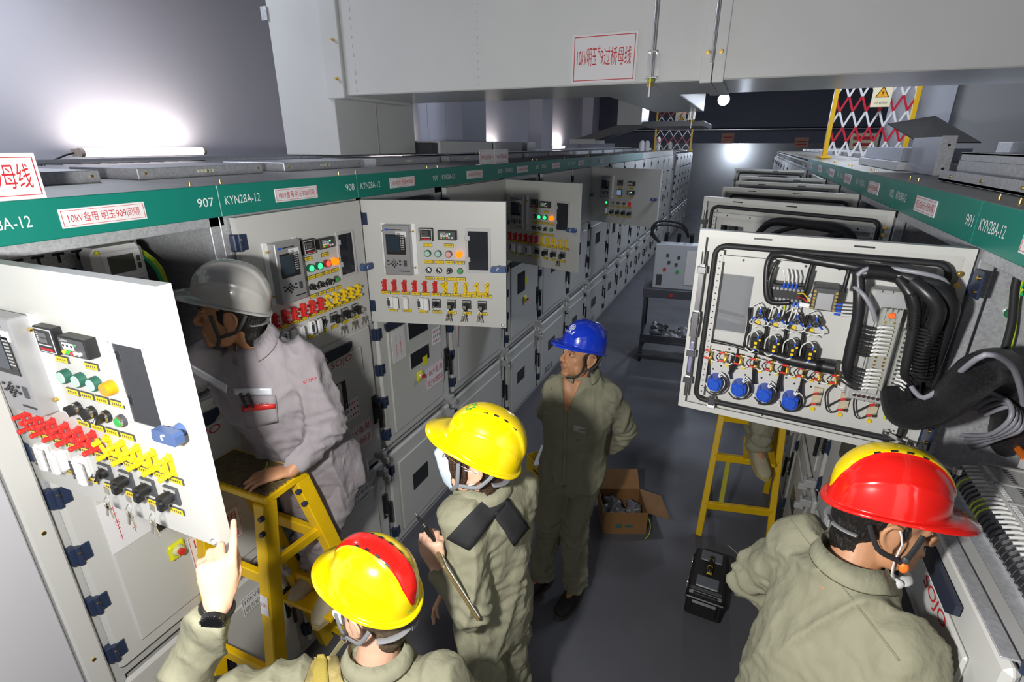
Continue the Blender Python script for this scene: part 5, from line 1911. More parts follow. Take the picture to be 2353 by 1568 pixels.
def person(label, J, skin=SKIN, cloth=OLIVE, seed=1, shoe=SHOED, hair=True, hk=1.0, girth=1.0, voxb=.0042, fold=.0062, amp=.021):
    """J: joints in world space. returns the root, the jacket tree and helpers"""
    LA, RA = V(J['LA']), V(J['RA'])
    org = V((LA.x + RA.x) / 2, (LA.y + RA.y) / 2, min(LA.z, RA.z) - .085)
    t = thing('person', label, 'person', org, 0, None)
    j = {k: V(J[k]) - org for k in ('hc', 'nk', 'pl', 'LS', 'RS', 'LE', 'RE', 'LW', 'RW', 'LK', 'RK', 'LA', 'RA')}
    hR = frame(J['hf'], J.get('hu', (0, 0, 1)))
    lat_s = (j['LS'] - j['RS']).normalized()
    spine = (j['nk'] - j['pl']).normalized()
    lat_p = V(J['lp']).normalized() if 'lp' in J else V(lat_s.x, lat_s.y, 0).normalized()
    LHip, RHip = j['pl'] + lat_p * .085 - V(0, 0, .03), j['pl'] - lat_p * .085 - V(0, 0, .03)
    shc = (j['LS'] + j['RS']) / 2
    fwd = lat_s.cross(spine).normalized()
    chest = j['pl'].lerp(shc, .72) + fwd * .012
    waist = j['pl'].lerp(shc, .34) + fwd * .004
    g = .9 * girth
    # ---- body, one continuous surface
    b = MB()
    head_shapes(b, hR, j['hc'], hk)
    nb = j['hc'] + hR @ (V(-.022, 0, -.055) * hk)
    b.tube([nb + hR @ V(0, 0, .02), nb.lerp(j['nk'], .5), j['nk'], j['nk'] - spine * .05], [.052 * hk, .052 * hk, .058, .075], 18)
    eltube(b, [(j['pl'] - spine * .08, lat_p, .12 * g, .08 * g, spine), (j['pl'], lat_p, .135 * g, .09 * g, spine), (waist, lat_s, .115 * g, .080 * g, spine),
               (chest, lat_s, .125 * g, .080 * g, spine), (shc - spine * .03, lat_s, .115 * g, .060, spine), (j['nk'] - spine * .01, lat_s, .06, .055, spine)])
    for s in 'LR':
        capsule(b, shc.lerp(j[s + 'S'], .80) - spine * .01, j[s + 'E'], .038, .036)
        capsule(b, j[s + 'E'], j[s + 'W'], .038, .026)
        hand(b, j[s + 'W'], J[s + 'Hd'], J[s + 'Hn'], J[s + 'Ht'], J.get(s + 'Hc', (.35, .4, .45, .5)), J.get(s + 'Th', (.6, .5)), J.get('hnd', 1.0))
        hp = LHip if s == 'L' else RHip
        capsule(b, hp, j[s + 'K'], .070, .046)
        capsule(b, j[s + 'K'], j[s + 'A'], .046, .034)
        capsule(b, j[s + 'A'], j[s + 'A'] + V(J[s + 'F']).normalized() * .08 - V(0, 0, .04), .03, .025)
    me = remeshed(b, voxb, 5)
    me.materials.append(skin); me.materials.append(LIPM)
    Ri = hR.transposed()
    mi = []
    for p in me.polygons:
        q = Ri @ (p.center - j['hc']) / hk
        mi.append(1 if q.x > .082 and -.0755 < q.z < -.0575 and abs(q.y) < .023 - abs(q.z + .066) * .8 else 0)
    me.polygons.foreach_set('material_index', mi)
    body = obj('body', me, t)
    # eyes and brows
    for s in (-1, 1):
        e = MB().ell(j['hc'] + hR @ (V(.0795, s * .0300, .0045) * hk), (.0080, .0105, .0042), 0, 14, 10, None, hR)
        e.ell(j['hc'] + hR @ (V(.0850, s * .0300, .0045) * hk), (.0034, .0054, .0040), 1, 10, 8, None, hR)
        obj('eye', e.mesh('eye', [EYEW, IRIS]), t)
        w = MB().tube([j['hc'] + hR @ (V(.091, s * .012, .0225) * hk), j['hc'] + hR @ (V(.0905, s * .030, .0275) * hk), j['hc'] + hR @ (V(.078, s * .047, .0225) * hk)], [.0022, .0026, .0014], 6, sub=1)
        obj('eyebrow', w.mesh('eyebrow', HAIRM), t)
    g = girth
    # ---- trousers
    tr_ = MB()
    eltube(tr_, [(j['pl'] - spine * .10, lat_p, .145 * g, .105 * g, spine), (j['pl'], lat_p, .165 * g, .118 * g, spine), (j['pl'] + spine * .09, lat_p, .155 * g, .11 * g, spine)])
    for s in 'LR':
        hp = LHip if s == 'L' else RHip
        capsule(tr_, hp, j[s + 'K'], .094 * g, .072)
        capsule(tr_, j[s + 'K'], j[s + 'A'] + V(0, 0, .045), .072, .062)
        eltube(tr_, [(j[s + 'A'] + V(0, 0, .10), lat_p, .064, .066, (0, 0, 1)), (j[s + 'A'] + V(0, 0, .0), lat_p, .066, .072, (0, 0, 1))], 16)
    me = remeshed(tr_, .009, 4)
    wrinkle(me, amp, 9, seed + .5, [(j[s + 'K'], V(0, 0, 1), .10, fold) for s in 'LR'] + [(j[s + 'A'] + V(0, 0, .06), V(0, 0, 1), .09, fold * 1.3) for s in 'LR'])
    me.materials.append(cloth)
    obj('trousers', me, t)
    for s in 'LR':
        fw = V(J[s + 'F']).normalized()
        a = j[s + 'A'] + V(0, 0, -.035)
        R_ = frame(fw, (0, 0, 1))
        sh = MB()
        eltube(sh, [(a - fw * .075 + V(0, 0, -.018), R_.col[1], .020, .022, fw), (a - fw * .06, R_.col[1], .034, .042, fw), (a + V(0, 0, .002), R_.col[1], .040, .052, fw),
                    (a + fw * .07 + V(0, 0, -.012), R_.col[1], .046, .038, fw), (a + fw * .14 + V(0, 0, -.024), R_.col[1], .044, .025, fw), (a + fw * .175 + V(0, 0, -.032), R_.col[1], .024, .015, fw)], 18)
        sh.ell(a + V(0, 0, .02), (.042, .046, .045), 0, 14, 8)
        m2 = remeshed(sh, .006, 4)
        m2.materials.append(shoe)
        so = MB()
        pts = [(-.085, .018), (-.085, -.018), (-.03, -.038), (.07, -.048), (.14, -.044), (.182, -.014), (.182, .014), (.14, .044), (.07, .048), (-.03, .038)]
        vs = [a + fw * x + R_.col[1] * y + V(0, 0, z) for z in (-.05, -.032) for x, y in pts]
        so.add(vs, [list(range(10)), list(range(10, 20))[::-1]] + [(i, 10 + i, 10 + (i + 1) % 10, (i + 1) % 10) for i in range(10)])
        o = obj('shoe', m2, t)
        obj('sole', so.mesh('sole', mat('sole', (.10, .09, .07), .7) if shoe is SHOED else mat('pale_sole', (.45, .36, .14), .6)), o)
    # ---- jacket
    k_ = MB()
    eltube(k_, [(j['pl'] - spine * .115, lat_p, .172 * g, .126 * g, spine), (j['pl'] - spine * .02, lat_p, .176 * g, .130 * g, spine), (waist, lat_s, .166 * g, .124 * g, spine),
                (chest, lat_s, .180 * g, .132 * g, spine), (shc - spine * .015, lat_s, .176 * g, .102, spine), (shc.lerp(j['nk'], .55) + spine * .012, lat_s, .118, .084, spine), (j['nk'] + spine * .012, lat_s, .072, .066, spine)], 24)
    for s in 'LR':
        S_ = j[s + 'S']
        k_.ell(shc.lerp(S_, .86), .078, 0, 16, 10)
        capsule(k_, shc.lerp(S_, .9), j[s + 'E'], .076, .063)
        cuff = j[s + 'W'] + (j[s + 'E'] - j[s + 'W']).normalized() * J.get(s + 'cuff', .02)
        capsule(k_, j[s + 'E'], cuff.lerp(j[s + 'E'], .12), .063, .046)
        ad = (cuff - j[s + 'E']).normalized()
        la = ad.orthogonal()
        eltube(k_, [(cuff - ad * .06, la, .046, .046, ad), (cuff, la, .043, .043, ad)], 16)
    me = remeshed(k_, .0085, 4)
    ff = []
    for s in 'LR':
        ff.append((j[s + 'E'], (j[s + 'W'] - j[s + 'S']).normalized(), .085, fold * 1.4))
        ff.append((shc.lerp(j[s + 'S'], .8) - spine * .10, (spine + lat_s * (.5 if s == 'L' else -.5)).normalized(), .09, fold))
    ff.append((waist, spine, .15, fold * .7))
    wrinkle(me, amp, 8, seed, ff)
    me.materials.append(cloth)
    jk = obj('jacket', me, t)
    cR = frame(fwd + spine * .12, spine)
    obj('collar', collar(cR, j['nk'] + spine * .018, V(0, 0, 0), J.get('open', .42)).mesh('collar', cloth), jk)
    bv = bvh_of(me, org)
    # seams: yoke across the shoulders and the sleeve heads
    if hair:
        h = MB().ell(j['hc'] + hR @ (V(-.018, 0, .036) * hk), (.094 * hk, .0795 * hk, .088 * hk), 0, 24, 16, None, hR)
        h.ell(j['hc'] + hR @ (V(-.050, 0, -.022) * hk), (.050 * hk, .060 * hk, .052 * hk), 0, 20, 12, None, hR)
        h.ell(j['hc'] + hR @ (V(-.057, 0, -.070) * hk), (.036 * hk, .053 * hk, .054 * hk), 0, 20, 12, None, hR)
        for s in (-1, 1):
            h.ell(j['hc'] + hR @ (V(.018, s * .066, .006) * hk), (.014, .010, .030), 0, 12, 8, None, hR)
        hm_ = remeshed(h, .006, 4)
        wrinkle(hm_, .003, 40, seed)
        hm_.materials.append(hair if hair is not True else HAIRM)
        obj('hair', hm_, t)
    return t, jk, bv, hR, j, org, body


def wear_helmet(t, hR, hc, me, tilt=0.0, lift=.048, fwd=.0, strap=STRAPG, chin=True, knob=True, hk=1.0, buckle=None):
    R_ = (hR @ Matrix.Rotation(tilt, 3, 'Y'))
    M_ = Matrix.Translation(hc + hR @ V(fwd, 0, lift)) @ R_.to_4x4()
    o = obj('helmet', me, t)
    o.matrix_local = M_
    if chin:
        c = MB()
        for s in (-1, 1):
            pts = [V(.045, s * .088, .02), V(.036, s * .086, -.02), V(.030, s * .076, -.065), V(.045, s * .048, -.105), V(.052, 0, -.124)]
            c.tube([hc + hR @ (p * hk) for p in pts], .0062, 8, sub=2, flat=.35, up=hR @ V(0, s, .2))
            pts = [V(-.055, s * .086, .02), V(-.030, s * .090, -.030), V(.005, s * .084, -.048), V(.031, s * .077, -.060)]
            c.tube([hc + hR @ (p * hk) for p in pts], .0058, 8, sub=2, flat=.35, up=hR @ V(0, s, .2))
        obj('chin_strap', c.mesh('chin_strap', strap), t)
        if buckle:
            for s in (-1, 1):
                bm = MB()
                p = hc + hR @ V(.031, s * .080, -.068)
                bm.ell(p, (.010, .006, .013), 0, 10, 8, None, hR)
                bm.ell(p + hR @ V(-.001, 0, .020), (.008, .006, .010), 1, 10, 8, None, hR)
                obj('strap_buckle', bm.mesh('strap_buckle', [buckle, DKGREY]), t)
    if knob:
        k = MB()
        pts = [V(-.110 * cos(a) * .95, .090 * sin(a), -.012 - .014 * cos(a)) for a in [-.9 + i * .18 for i in range(11)]]
        k.tube([hc + hR @ p for p in pts], .009, 8, 0, sub=1, flat=.3, up=hR @ V(0, 0, 1))
        for i in range(5):
            p = hc + hR @ V(-.113, -.03 + i * .006, -.026)
            k.box(-.002, .002, -.0015, .0015, -.009, .009, 0, 0, Matrix.Translation(p) @ hR.to_4x4())
        obj('rear_harness', k.mesh('rear_harness', mat('harness_pale', (.24, .24, .25), .5)), t)
    return o
BODY_UP = Vector((0, 0, 1))
# ---- man in grey work clothes and grey helmet, leaning on the ladder top and looking into the cabinet
JG = dict(hc=(-1.50, 1.145, 1.91), hf=(-.76, -.64, .10), hu=(.09, .08, 1), nk=(-1.475, 1.185, 1.80), LS=(-1.335, 1.265, 1.735), RS=(-1.625, 1.10, 1.745), pl=(-1.47, 1.37, 1.19),
          LE=(-1.275, 1.265, 1.465), LW=(-1.31, 1.105, 1.373), RE=(-1.755, .93, 1.62), RW=(-1.86, .80, 1.80), LK=(-1.43, 1.30, .88), RK=(-1.56, 1.36, .88), LA=(-1.46, 1.36, .60), RA=(-1.59, 1.40, .60),
          LF=(.15, -1, -.25), RF=(-.1, -1, -.1), LHd=(-.80, -.45, -.16), LHn=(-.1, 0, -1), LHt=(-.3, .8, 0), LHc=((.15, .25, .2), (.15, .25, .2), (.18, .28, .2), (.2, .3, .2)), LTh=(.6, .5),
          RHd=(-.5, -.4, .7), RHn=(-.6, .3, -.4), RHt=(.3, .8, 0), open=.40, LHc2=0)
tg, jg, bg, hRg, jj, og, _b = person('man in pale grey overalls and grey helmet leaning on the tall yellow ladder', JG, SKIN, MAUVE, 2, SHOEM, girth=1.06)
wear_helmet(tg, hRg, jj['hc'], m_helmet(HG, None, False), tilt=-.20, lift=.052, strap=mat('dark_strap', (.05, .045, .04), .7))
STRIP = mat('reflective_strip', (.72, .74, .80), .35, .3)
obj('reflective_strip', patch(bg, [(536, 893), (626, 891), (627, 909), (538, 908)], 14, 3, .003, .002, og).mesh('reflective_strip', STRIP), tg)
obj('reflective_strip', patch(bg, [(436, 833), (524, 885), (522, 904), (440, 855)], 14, 3, .003, .002, og).mesh('reflective_strip', STRIP), tg)
pk = obj('breast_pocket', patch(bg, [(556, 910), (634, 909), (640, 970), (568, 985)], 10, 8, .004, .003, og).mesh('breast_pocket', MAUVE), tg)
obj('red_trim', patch(bg, [(557, 932), (632, 926), (632, 936), (560, 946)], 10, 2, .008, .002, og).mesh('red_trim', REDP), tg)
r_ = bg.ray_cast(V(0, 0, CAMH), (at(597, 928, x=-1.3) - V(0, 0, CAMH)).normalized())
if r_[0] is not None:
    obj('badge', decal(bg, 'SOJO', r_[0], (.93, .37, -.05), r_[1].lerp((V(0, 0, CAMH) - r_[0]).normalized(), .4), .013, .052, .2, .009, og).mesh('badge', RED), tg)
r_ = bg.ray_cast(V(0, 0, CAMH), (at(711, 875, x=-1.3) - V(0, 0, CAMH)).normalized())
if r_[0] is not None:
    obj('badge', decal(bg, 'SOJO', r_[0], (.86, .36, .32), r_[1].lerp((V(0, 0, CAMH) - r_[0]).normalized(), .5), .014, .050, .2, .003, og).mesh('badge', RED), tg)
for u in (556, 572):
    a, b = at(u, 906, x=-1.36), at(u + 14, 938, x=-1.36)
    h1 = bg.ray_cast(V(0, 0, CAMH), (a - V(0, 0, CAMH)).normalized())
    if h1[0] is not None:
        p0 = h1[0] + h1[1] * .010 - og
        obj('pocket_pen', MB().cyl(p0 + V(0, 0, .008), p0 + V(.012, .004, -.045), .005, .004, 10).mesh('pocket_pen', BLACK), tg)

# ---- woman in yellow helmet with mask, glasses, clipboard and pen
JW = dict(hc=(-.602, 1.155, 1.580), hf=(-.93, -.24, .32), hu=(.32, .08, .95), nk=(-.60, 1.185, 1.455), LS=(-.63, 1.09, 1.40), RS=(-.555, 1.33, 1.38), pl=(-.61, 1.255, .90),
          LE=(-.585, 1.06, 1.09), LW=(-.675, 1.02, 1.255), RE=(-.58, 1.40, 1.10), RW=(-.73, 1.22, 1.00), LK=(-.60, 1.18, .48), RK=(-.58, 1.34, .48), LA=(-.59, 1.17, .085), RA=(-.57, 1.34, .085),
          LF=(-1, -.2, 0), RF=(-1, -.1, 0), LHd=(-.30, .10, 1.0), LHn=(-.25, 1, -.1), LHt=(-.9, -.3, .2), LHc=((1.0, 1.0, .6), (1.05, 1.05, .7), (1.15, 1.1, .7), (1.2, 1.1, .7)), LTh=(.4, 1.0),
          RHd=(-.5, -.6, -.5), RHn=(.4, -.3, -.6), RHt=(-.3, .8, .3), RHc=(.3, .35, .35, .4), open=.35, hnd=.90, Lcuff=.0)
tw_, jw, bw, hRw, jj, ow, _b = person('woman in yellow helmet and pale blue face mask holding a pen and clipboard', JW, SKINP, OLIVE, 5, SHOED, hair=mat('brown_hair', (.05, .022, .010), .5, bump=.8, bscale=220), hk=.97, girth=.90)
wear_helmet(tw_, hRw, jj['hc'], m_helmet(HY, None, True), tilt=-.10, lift=.045, fwd=-.004)
c = jj['hc']
em_ = MB()
for k in range(8):
    a = k * pi / 4
    em_.ell((.015 * cos(a), .015 * sin(a), 0), (.007, .004, .0012), 0, 10, 6, None, Matrix.Rotation(a, 3, 'Z'))
Mh = Matrix.Translation(c + hRw @ V(-.004, 0, .045)) @ (hRw @ Matrix.Rotation(-.10, 3, 'Y')).to_4x4() @ Matrix.Scale(HS, 4)
eo = obj('helmet_emblem', em_.mesh('helmet_emblem', HGRN), tw_)
eo.matrix_local = Mh @ Matrix.Translation((.096, .010, .1195)) @ Matrix.Rotation(radians(48), 4, 'Y')
mk = MB()
N1, N2 = 16, 12
for j_ in range(N2 + 1):
    for i_ in range(N1 + 1):
        a = -1.25 + 2.5 * i_ / N1
        z = -.010 - .098 * j_ / N2
        bul = .014 * sin(pi * min(1, j_ / N2 + .12)) + .020 * exp(-((z + .030) / .022) ** 2) * exp(-(a / .35) ** 2)
        r = .066 + bul
        pl_ = .0012 * (j_ % 3 == 0)
        mk.v.append(tuple(c + hRw @ V(.028 + (r + pl_) * cos(a) * 1.0 - .015 * (j_ / N2) ** 3, (.066 + bul * .3 - .02 * (j_ / N2) ** 2) * sin(a), z)))
for j_ in range(N2):
    for i_ in range(N1):
        k = j_ * (N1 + 1) + i_
        mk.f.append([k, k + 1, k + N1 + 2, k + N1 + 1]); mk.m.append(0); mk.sm.append(True)
for s in (-1, 1):
    for z0, z1 in ((-.014, .010), (-.098, -.030)):
        mk.tube([c + hRw @ V(.048, s * .063 - s * .01 * (z0 < -.05), z0), c + hRw @ V(.020, s * .076, (z0 + z1) / 2), c + hRw @ V(-.016, s * .082, z1)], .0018, 6, 1, sub=1)
mo = obj('face_mask', mk.mesh('face_mask', [MASKB, WWIRE]), tw_)
sd = mo.modifiers.new('thickness', 'SOLIDIFY'); sd.thickness = .002
gl = MB()
for s in (-1, 1):
    gl.tube([c + hRw @ V(.098 - .004 * abs(cos(a)), s * (.033 + .024 * cos(a)), .004 + .017 * sin(a)) for a in [k * pi / 8 for k in range(16)]], .0012, 6, closed=True)
    gl.tube([c + hRw @ V(.092, s * .056, .010), c + hRw @ V(.05, s * .078, .010), c + hRw @ V(-.01, s * .082, .006)], .0013, 6)
gl.tube([c + hRw @ V(.100, -.011, .008), c + hRw @ V(.104, 0, .011), c + hRw @ V(.100, .011, .008)], .0013, 6)
obj('glasses', gl.mesh('glasses', mat('glasses_rim', (.45, .30, .22), .25, .8)), tw_)
for s_ in (-1, 1):
    hl = MB()
    for k in range(5):
        hl.tube([c + hRw @ V(.074 - k * .010, s_ * (.052 + k * .004), .050), c + hRw @ V(.073 - k * .011, s_ * (.058 + k * .0035), .012), c + hRw @ V(.062 - k * .011, s_ * (.064 + k * .0025), -.022), c + hRw @ V(.046 - k * .009, s_ * (.068 + k * .0015), -.050 - .004 * k)],
                [.007, .0075, .006, .002], 8, sub=2, flat=.5, up=hRw @ V(0, s_, 0))
    obj('fringe', hl.mesh('fringe', MATS['brown_hair']), tw_)
BSTR = mat('black_webbing', (.02, .021, .024), .8, bump=.4, bscale=500)
sb_ = patch(bw, [(1108, 1150), (1165, 1148), (1078, 1262), (1028, 1235)], 5, 10, .008, .006, ow)
obj('shoulder_strap', sb_.mesh('shoulder_strap', BSTR), tw_)
obj('shoulder_strap', patch(bw, [(1106, 1150), (1166, 1146), (1214, 1212), (1180, 1252)], 5, 10, .008, .006, ow).mesh('shoulder_strap', BSTR), tw_)
# clipboard and pen, held
cb_c = at(1036, 1312, y=1.06)
vdir = (cb_c - V(0, 0, CAMH)).normalized()
along = (at(978, 1215, y=1.03) - at(1052, 1345, y=1.06)).normalized()
Rcb = frame(along.cross(vdir) + vdir * .06, along)
cbm = MB().box(-.005, .005, -.10, .11, -.12, .105, 0, .003).box(-.0075, -.005, -.095, .105, -.115, .095, 1).box(-.013, -.005, -.035, .035, .085, .108, 2, .002)
o = obj('clipboard', cbm.mesh('clipboard', [mat('board_tan', (.20, .15, .06), .5), PLATE, BLACK]))
o.matrix_world = Matrix.Translation(cb_c) @ Rcb.to_4x4()
tag(o, 'dark clipboard seen edge-on in the masked woman\'s hand', 'clipboard')
pA, pB = at(953, 1178, y=1.02), at(1004, 1252, y=1.035)
dv = (pB - pA)
pm = MB().cyl(V(0, 0, 0), dv * .10, .0012, .0035, 10, 1).cyl(dv * .10, dv * .34, .0042, .0052, 12, 0).cyl(dv * .34, dv * .44, .0056, .0056, 12, 1).cyl(dv * .44, dv * 1.0, .0054, .005, 12, 0)
pm.box(-.0015, .0015, -.008, -.005, 0, .03, 1, 0, Matrix.Translation(dv * .5) @ dv.to_track_quat('Z', 'Y').to_matrix().to_4x4())
o = obj('pen', pm.mesh('pen', [BLACK, STEEL]), None, pA)
tag(o, 'black pen with silver band held up by the masked woman', 'pen')

# ---- man in blue helmet, hands behind his back
JB = dict(hc=(-.615, 2.29, 1.475), hf=(-.64, -.73, .24), hu=(.17, .17, 1), nk=(-.615, 2.325, 1.365), LS=(-.485, 2.385, 1.25), RS=(-.75, 2.30, 1.25), pl=(-.645, 2.335, .80),
          LE=(-.405, 2.53, .97), LW=(-.50, 2.545, .82), RE=(-.83, 2.46, 1.02), RW=(-.66, 2.53, .84), LK=(-.60, 2.27, .44), RK=(-.745, 2.26, .44), LA=(-.565, 2.225, .085), RA=(-.765, 2.23, .085),
          LF=(-.25, -1, 0), RF=(-.45, -.9, 0), LHd=(-.6, .2, -.6), LHn=(0, 1, 0), LHt=(.3, 0, .8), RHd=(.6, .1, -.6), RHn=(0, 1, 0), RHt=(0, 0, 1), open=.52)
tb_, jb, bb_, hRb, jj, ob, _b = person('man in blue helmet with hands behind his back looking up at the panels', JB, SKIN, OLIVE, 9, SHOED, girth=1.0, hair=mat('greying_hair', (.05, .048, .045), .6, bump=.8, bscale=260))
wear_helmet(tb_, hRb, jj['hc'], m_helmet(HB, None, True), tilt=-.06, lift=.050, strap=mat('dark_strap', (.06, .055, .04), .7))
Mh = Matrix.Translation(jj['hc'] + hRb @ V(0, 0, .050)) @ (hRb @ Matrix.Rotation(-.06, 3, 'Y')).to_4x4() @ Matrix.Scale(HS, 4)
em_ = MB().tube([(.014 * cos(a), .014 * sin(a), 0) for a in [k * pi / 10 for k in range(20)]], .0016, 6, closed=True).tube([(.007 * cos(a), .007 * sin(a), 0) for a in [k * pi / 6 for k in range(12)]], .0014, 6, closed=True)
for k in range(6):
    a = k * pi / 3
    em_.tube([(.003 * cos(a), .003 * sin(a), 0), (.013 * cos(a + .5), .013 * sin(a + .5), 0)], .0012, 6)
vs, fs, bx = text_mesh('国家电网')
em_.add([((b - .4) * -.010 + .024, (a - (bx[1] + bx[0]) / 2) * .010, .001) for a, b in vs], fs, 0)
eo = obj('helmet_emblem', em_.mesh('helmet_emblem', PLATE), tb_)
eo.matrix_local = Mh @ Matrix.Translation((.1205, .012, .092)) @ Matrix.Rotation(radians(60), 4, 'Y') @ Matrix.Scale(1.35, 4)
bdg = patch(bb_, [(1318, 976), (1347, 984), (1345, 998), (1316, 990)], 6, 3, .004, .002, ob)
bo = obj('chest_badge', bdg.mesh('chest_badge', mat('badge_pale', (.45, .45, .40), .6)), tb_)
r_ = bb_.ray_cast(V(0, 0, CAMH), (at(1336, 988, y=2.2) - V(0, 0, CAMH)).normalized())
if r_[0] is not None:
    obj('badge_print', decal(bb_, '国家电网', r_[0] + V(.006, 0, 0), (.93, .25, -.15), r_[1], .011, .036, 0, .0062, ob).mesh('badge_print', DKGREY), tb_)
for (u, v) in ((1266, 893), (1300, 975), (1302, 1005), (1330, 1012)):
    r_ = bb_.ray_cast(V(0, 0, CAMH), (at(u, v, y=2.2) - V(0, 0, CAMH)).normalized())
    if r_[0] is not None:
        p = r_[0] - ob
        obj('button', MB().cyl(p, p + r_[1] * .005, .006, n=12).mesh('button', OLIVED), tb_)
obj('open_neckline', patch(bb_, [(1293, 868), (1338, 874), (1304, 946), (1297, 946)], 6, 8, .0035, .002, ob).mesh('open_neckline', SKIN), tb_)
obj('placket', patch(bb_, [(1296, 945), (1304, 947), (1300, 1120), (1291, 1118)], 3, 16, .003, .002, ob).mesh('placket', OLIVE), tb_)

# ---- man in yellow helmet with a red band, seen from behind, hand on the open door
JK = dict(hc=(-.712, .779, 1.352), hf=(-.99, .06, .10), hu=(.12, .0, 1), nk=(-.695, .745, 1.195), LS=(-.825, .65, 1.135), RS=(-.535, .80, 1.13), pl=(-.665, .66, .70),
          LE=(-1.055, .455, 1.195), LW=(-.905, .52, 1.515), RE=(-.475, .86, .92), RW=(-.66, .98, .84), LK=(-.93, .86, .48), RK=(-.73, .98, .48), LA=(-.86, .52, .085), RA=(-.63, .62, .085),
          LF=(-.3, 1, 0), RF=(-.2, 1, 0), LHd=(-.22, .36, .93), LHn=(-.68, .39, -.55), LHt=(.92, .39, 0), LHc=((.10, .40, .30), (1.0, 1.25, .7), (1.1, 1.3, .8), (1.15, 1.3, .8)), LTh=(.25, 1.4), hnd=.98,
          RHd=(-.7, .6, -.1), RHn=(0, 0, -1), RHt=(0, .5, .3), lp=(-.86, -.5, 0), Lcuff=.012)
tk, jk_, bk_, hRk, jj, ok, _b = person('man in yellow helmet with a red band holding the big white door, seen from behind', JK, SKINP, OLIVE, 13, SHOED, girth=1.0,
                                      hair=mat('cropped_hair', (.09, .06, .035), .8, var=.5, vscale=160))
wear_helmet(tk, hRk, jj['hc'], m_helmet(HY, HR, True, bandw=.030), tilt=-.07, lift=.066, buckle=STEEL)
Mh = Matrix.Translation(jj['hc'] + hRk @ V(0, 0, .066)) @ (hRk @ Matrix.Rotation(-.07, 3, 'Y')).to_4x4() @ Matrix.Scale(HS, 4)
vs, fs, bx = text_mesh('武汉供电')
em_ = MB()
em_.add([(-.1435 * sqrt(1 - ((a - bx[1] / 2) * .017 / .112) ** 2) + max(0, (b - .4) * .017) * .08, -(a - bx[1] / 2) * .017, (b - .4) * .017) for a, b in vs], fs, 0)
eo = obj('helmet_print', em_.mesh('helmet_print', HGRN), tk)
eo.matrix_local = Mh @ Matrix.Translation((-.004, -.0, .008))
mk = MB().ell(jj['hc'] + hRk @ V(.062, .050, -.045), (.035, .010, .020), 0, 14, 8, None, hRk)
obj('face_mask', mk.mesh('face_mask', MASKW), tk)
# wrist watch
wd_, w0 = (V(JK['LE']) - V(JK['LW'])).normalized(), V(JK['LW']) - ok
wc = w0 + wd_ * .004
wt = MB()
n_ = V(.62, -.60, .25); n_ = (n_ - wd_ * n_.dot(wd_)).normalized()
l_ = wd_.cross(n_)
wt.tube([wc + n_ * (.028 * cos(a)) + l_ * (.032 * sin(a)) for a in [k * pi / 12 for k in range(24)]], .0042, 8, 0, closed=True, flat=2.8, up=wd_)
wt.cyl(wc + n_ * .027, wc + n_ * .039, .0235, .0225, 24, 0).cyl(wc + n_ * .039, wc + n_ * .0415, .020, .019, 24, 1)
for a in range(12):
    q_ = wc + n_ * .038 + (wd_ * cos(a * pi / 6) + l_ * sin(a * pi / 6)) * .0225
    wt.ell(q_, .0026, 0, 8, 6)
obj('wristwatch', wt.mesh('wristwatch', [BLACK, mat('watch_glass', (.006, .006, .007), .08)]), tk)
CAMO = mat('camouflage_strap', (.34, .27, .10), .85, var=.55, vscale=26)
obj('rucksack_strap', patch(bk_, [(718, 1512), (772, 1508), (800, 1590), (690, 1590)], 7, 8, .012, .010, ok).mesh('rucksack_strap', CAMO), tk)
obj('strap_webbing', patch(bk_, [(728, 1512), (746, 1510), (755, 1590), (712, 1590)], 4, 8, .017, .004, ok).mesh('strap_webbing', mat('webbing_khaki', (.40, .31, .06), .8, bump=.4, bscale=500)), tk)

# ---- man in red helmet with a yellow band, leaning into the opened cabinet
JR = dict(hc=(.400, 1.235, 1.628), hf=(.98, .09, -.03), hu=(.03, .13, 1), nk=(.355, 1.19, 1.505), LS=(.275, 1.335, 1.435), RS=(.455, 1.04, 1.425), pl=(.31, 1.13, .95),
          LE=(.19, 1.42, 1.19), LW=(.36, 1.46, 1.05), RE=(.485, .96, 1.13), RW=(.50, 1.14, 1.02), LK=(.36, 1.24, .52), RK=(.38, 1.06, .52), LA=(.25, 1.24, .085), RA=(.26, 1.05, .085),
          LF=(1, .2, 0), RF=(1, .1, 0), LHd=(.6, -.2, -.7), LHn=(0.3, 0, -1), LHt=(0, -1, .2), RHd=(.2, .8, -.5), RHn=(.5, 0, -1), RHt=(0, 1, .2), lp=(-.1, 1, 0), open=.35)
tr2, jr, br, hRr, jj, orr, _b = person('man in red helmet with a yellow band leaning into the opened right cabinet', JR, SKIN, OLIVE, 17, SHOED, girth=1.10)
wear_helmet(tr2, hRr, jj['hc'], m_helmet(HR, HY, True, bandw=.032), tilt=.0, lift=.052, strap=RUBBER, buckle=mat('orange_buckle', (.85, .20, .02), .4))
Mh = Matrix.Translation(jj['hc'] + hRr @ V(0, 0, .052)) @ hRr.to_4x4() @ Matrix.Scale(HS, 4)
vs, fs, bx = text_mesh('供电公司')
em_ = MB()
for a_, b_ in vs:
    th = radians(180) + (a_ - bx[1] * .95) * .125
    em_.v.append((.1405 * cos(th), .112 * sin(th) * 1.0, .012 + (b_ - .4) * .016))
em_.f = [list(f) for f in fs]; em_.m = [0] * len(fs); em_.sm = [False] * len(fs)
eo = obj('helmet_print', em_.mesh('helmet_print', BRASS), tr2)
eo.matrix_local = Mh
mk = MB()
c = jj['hc']
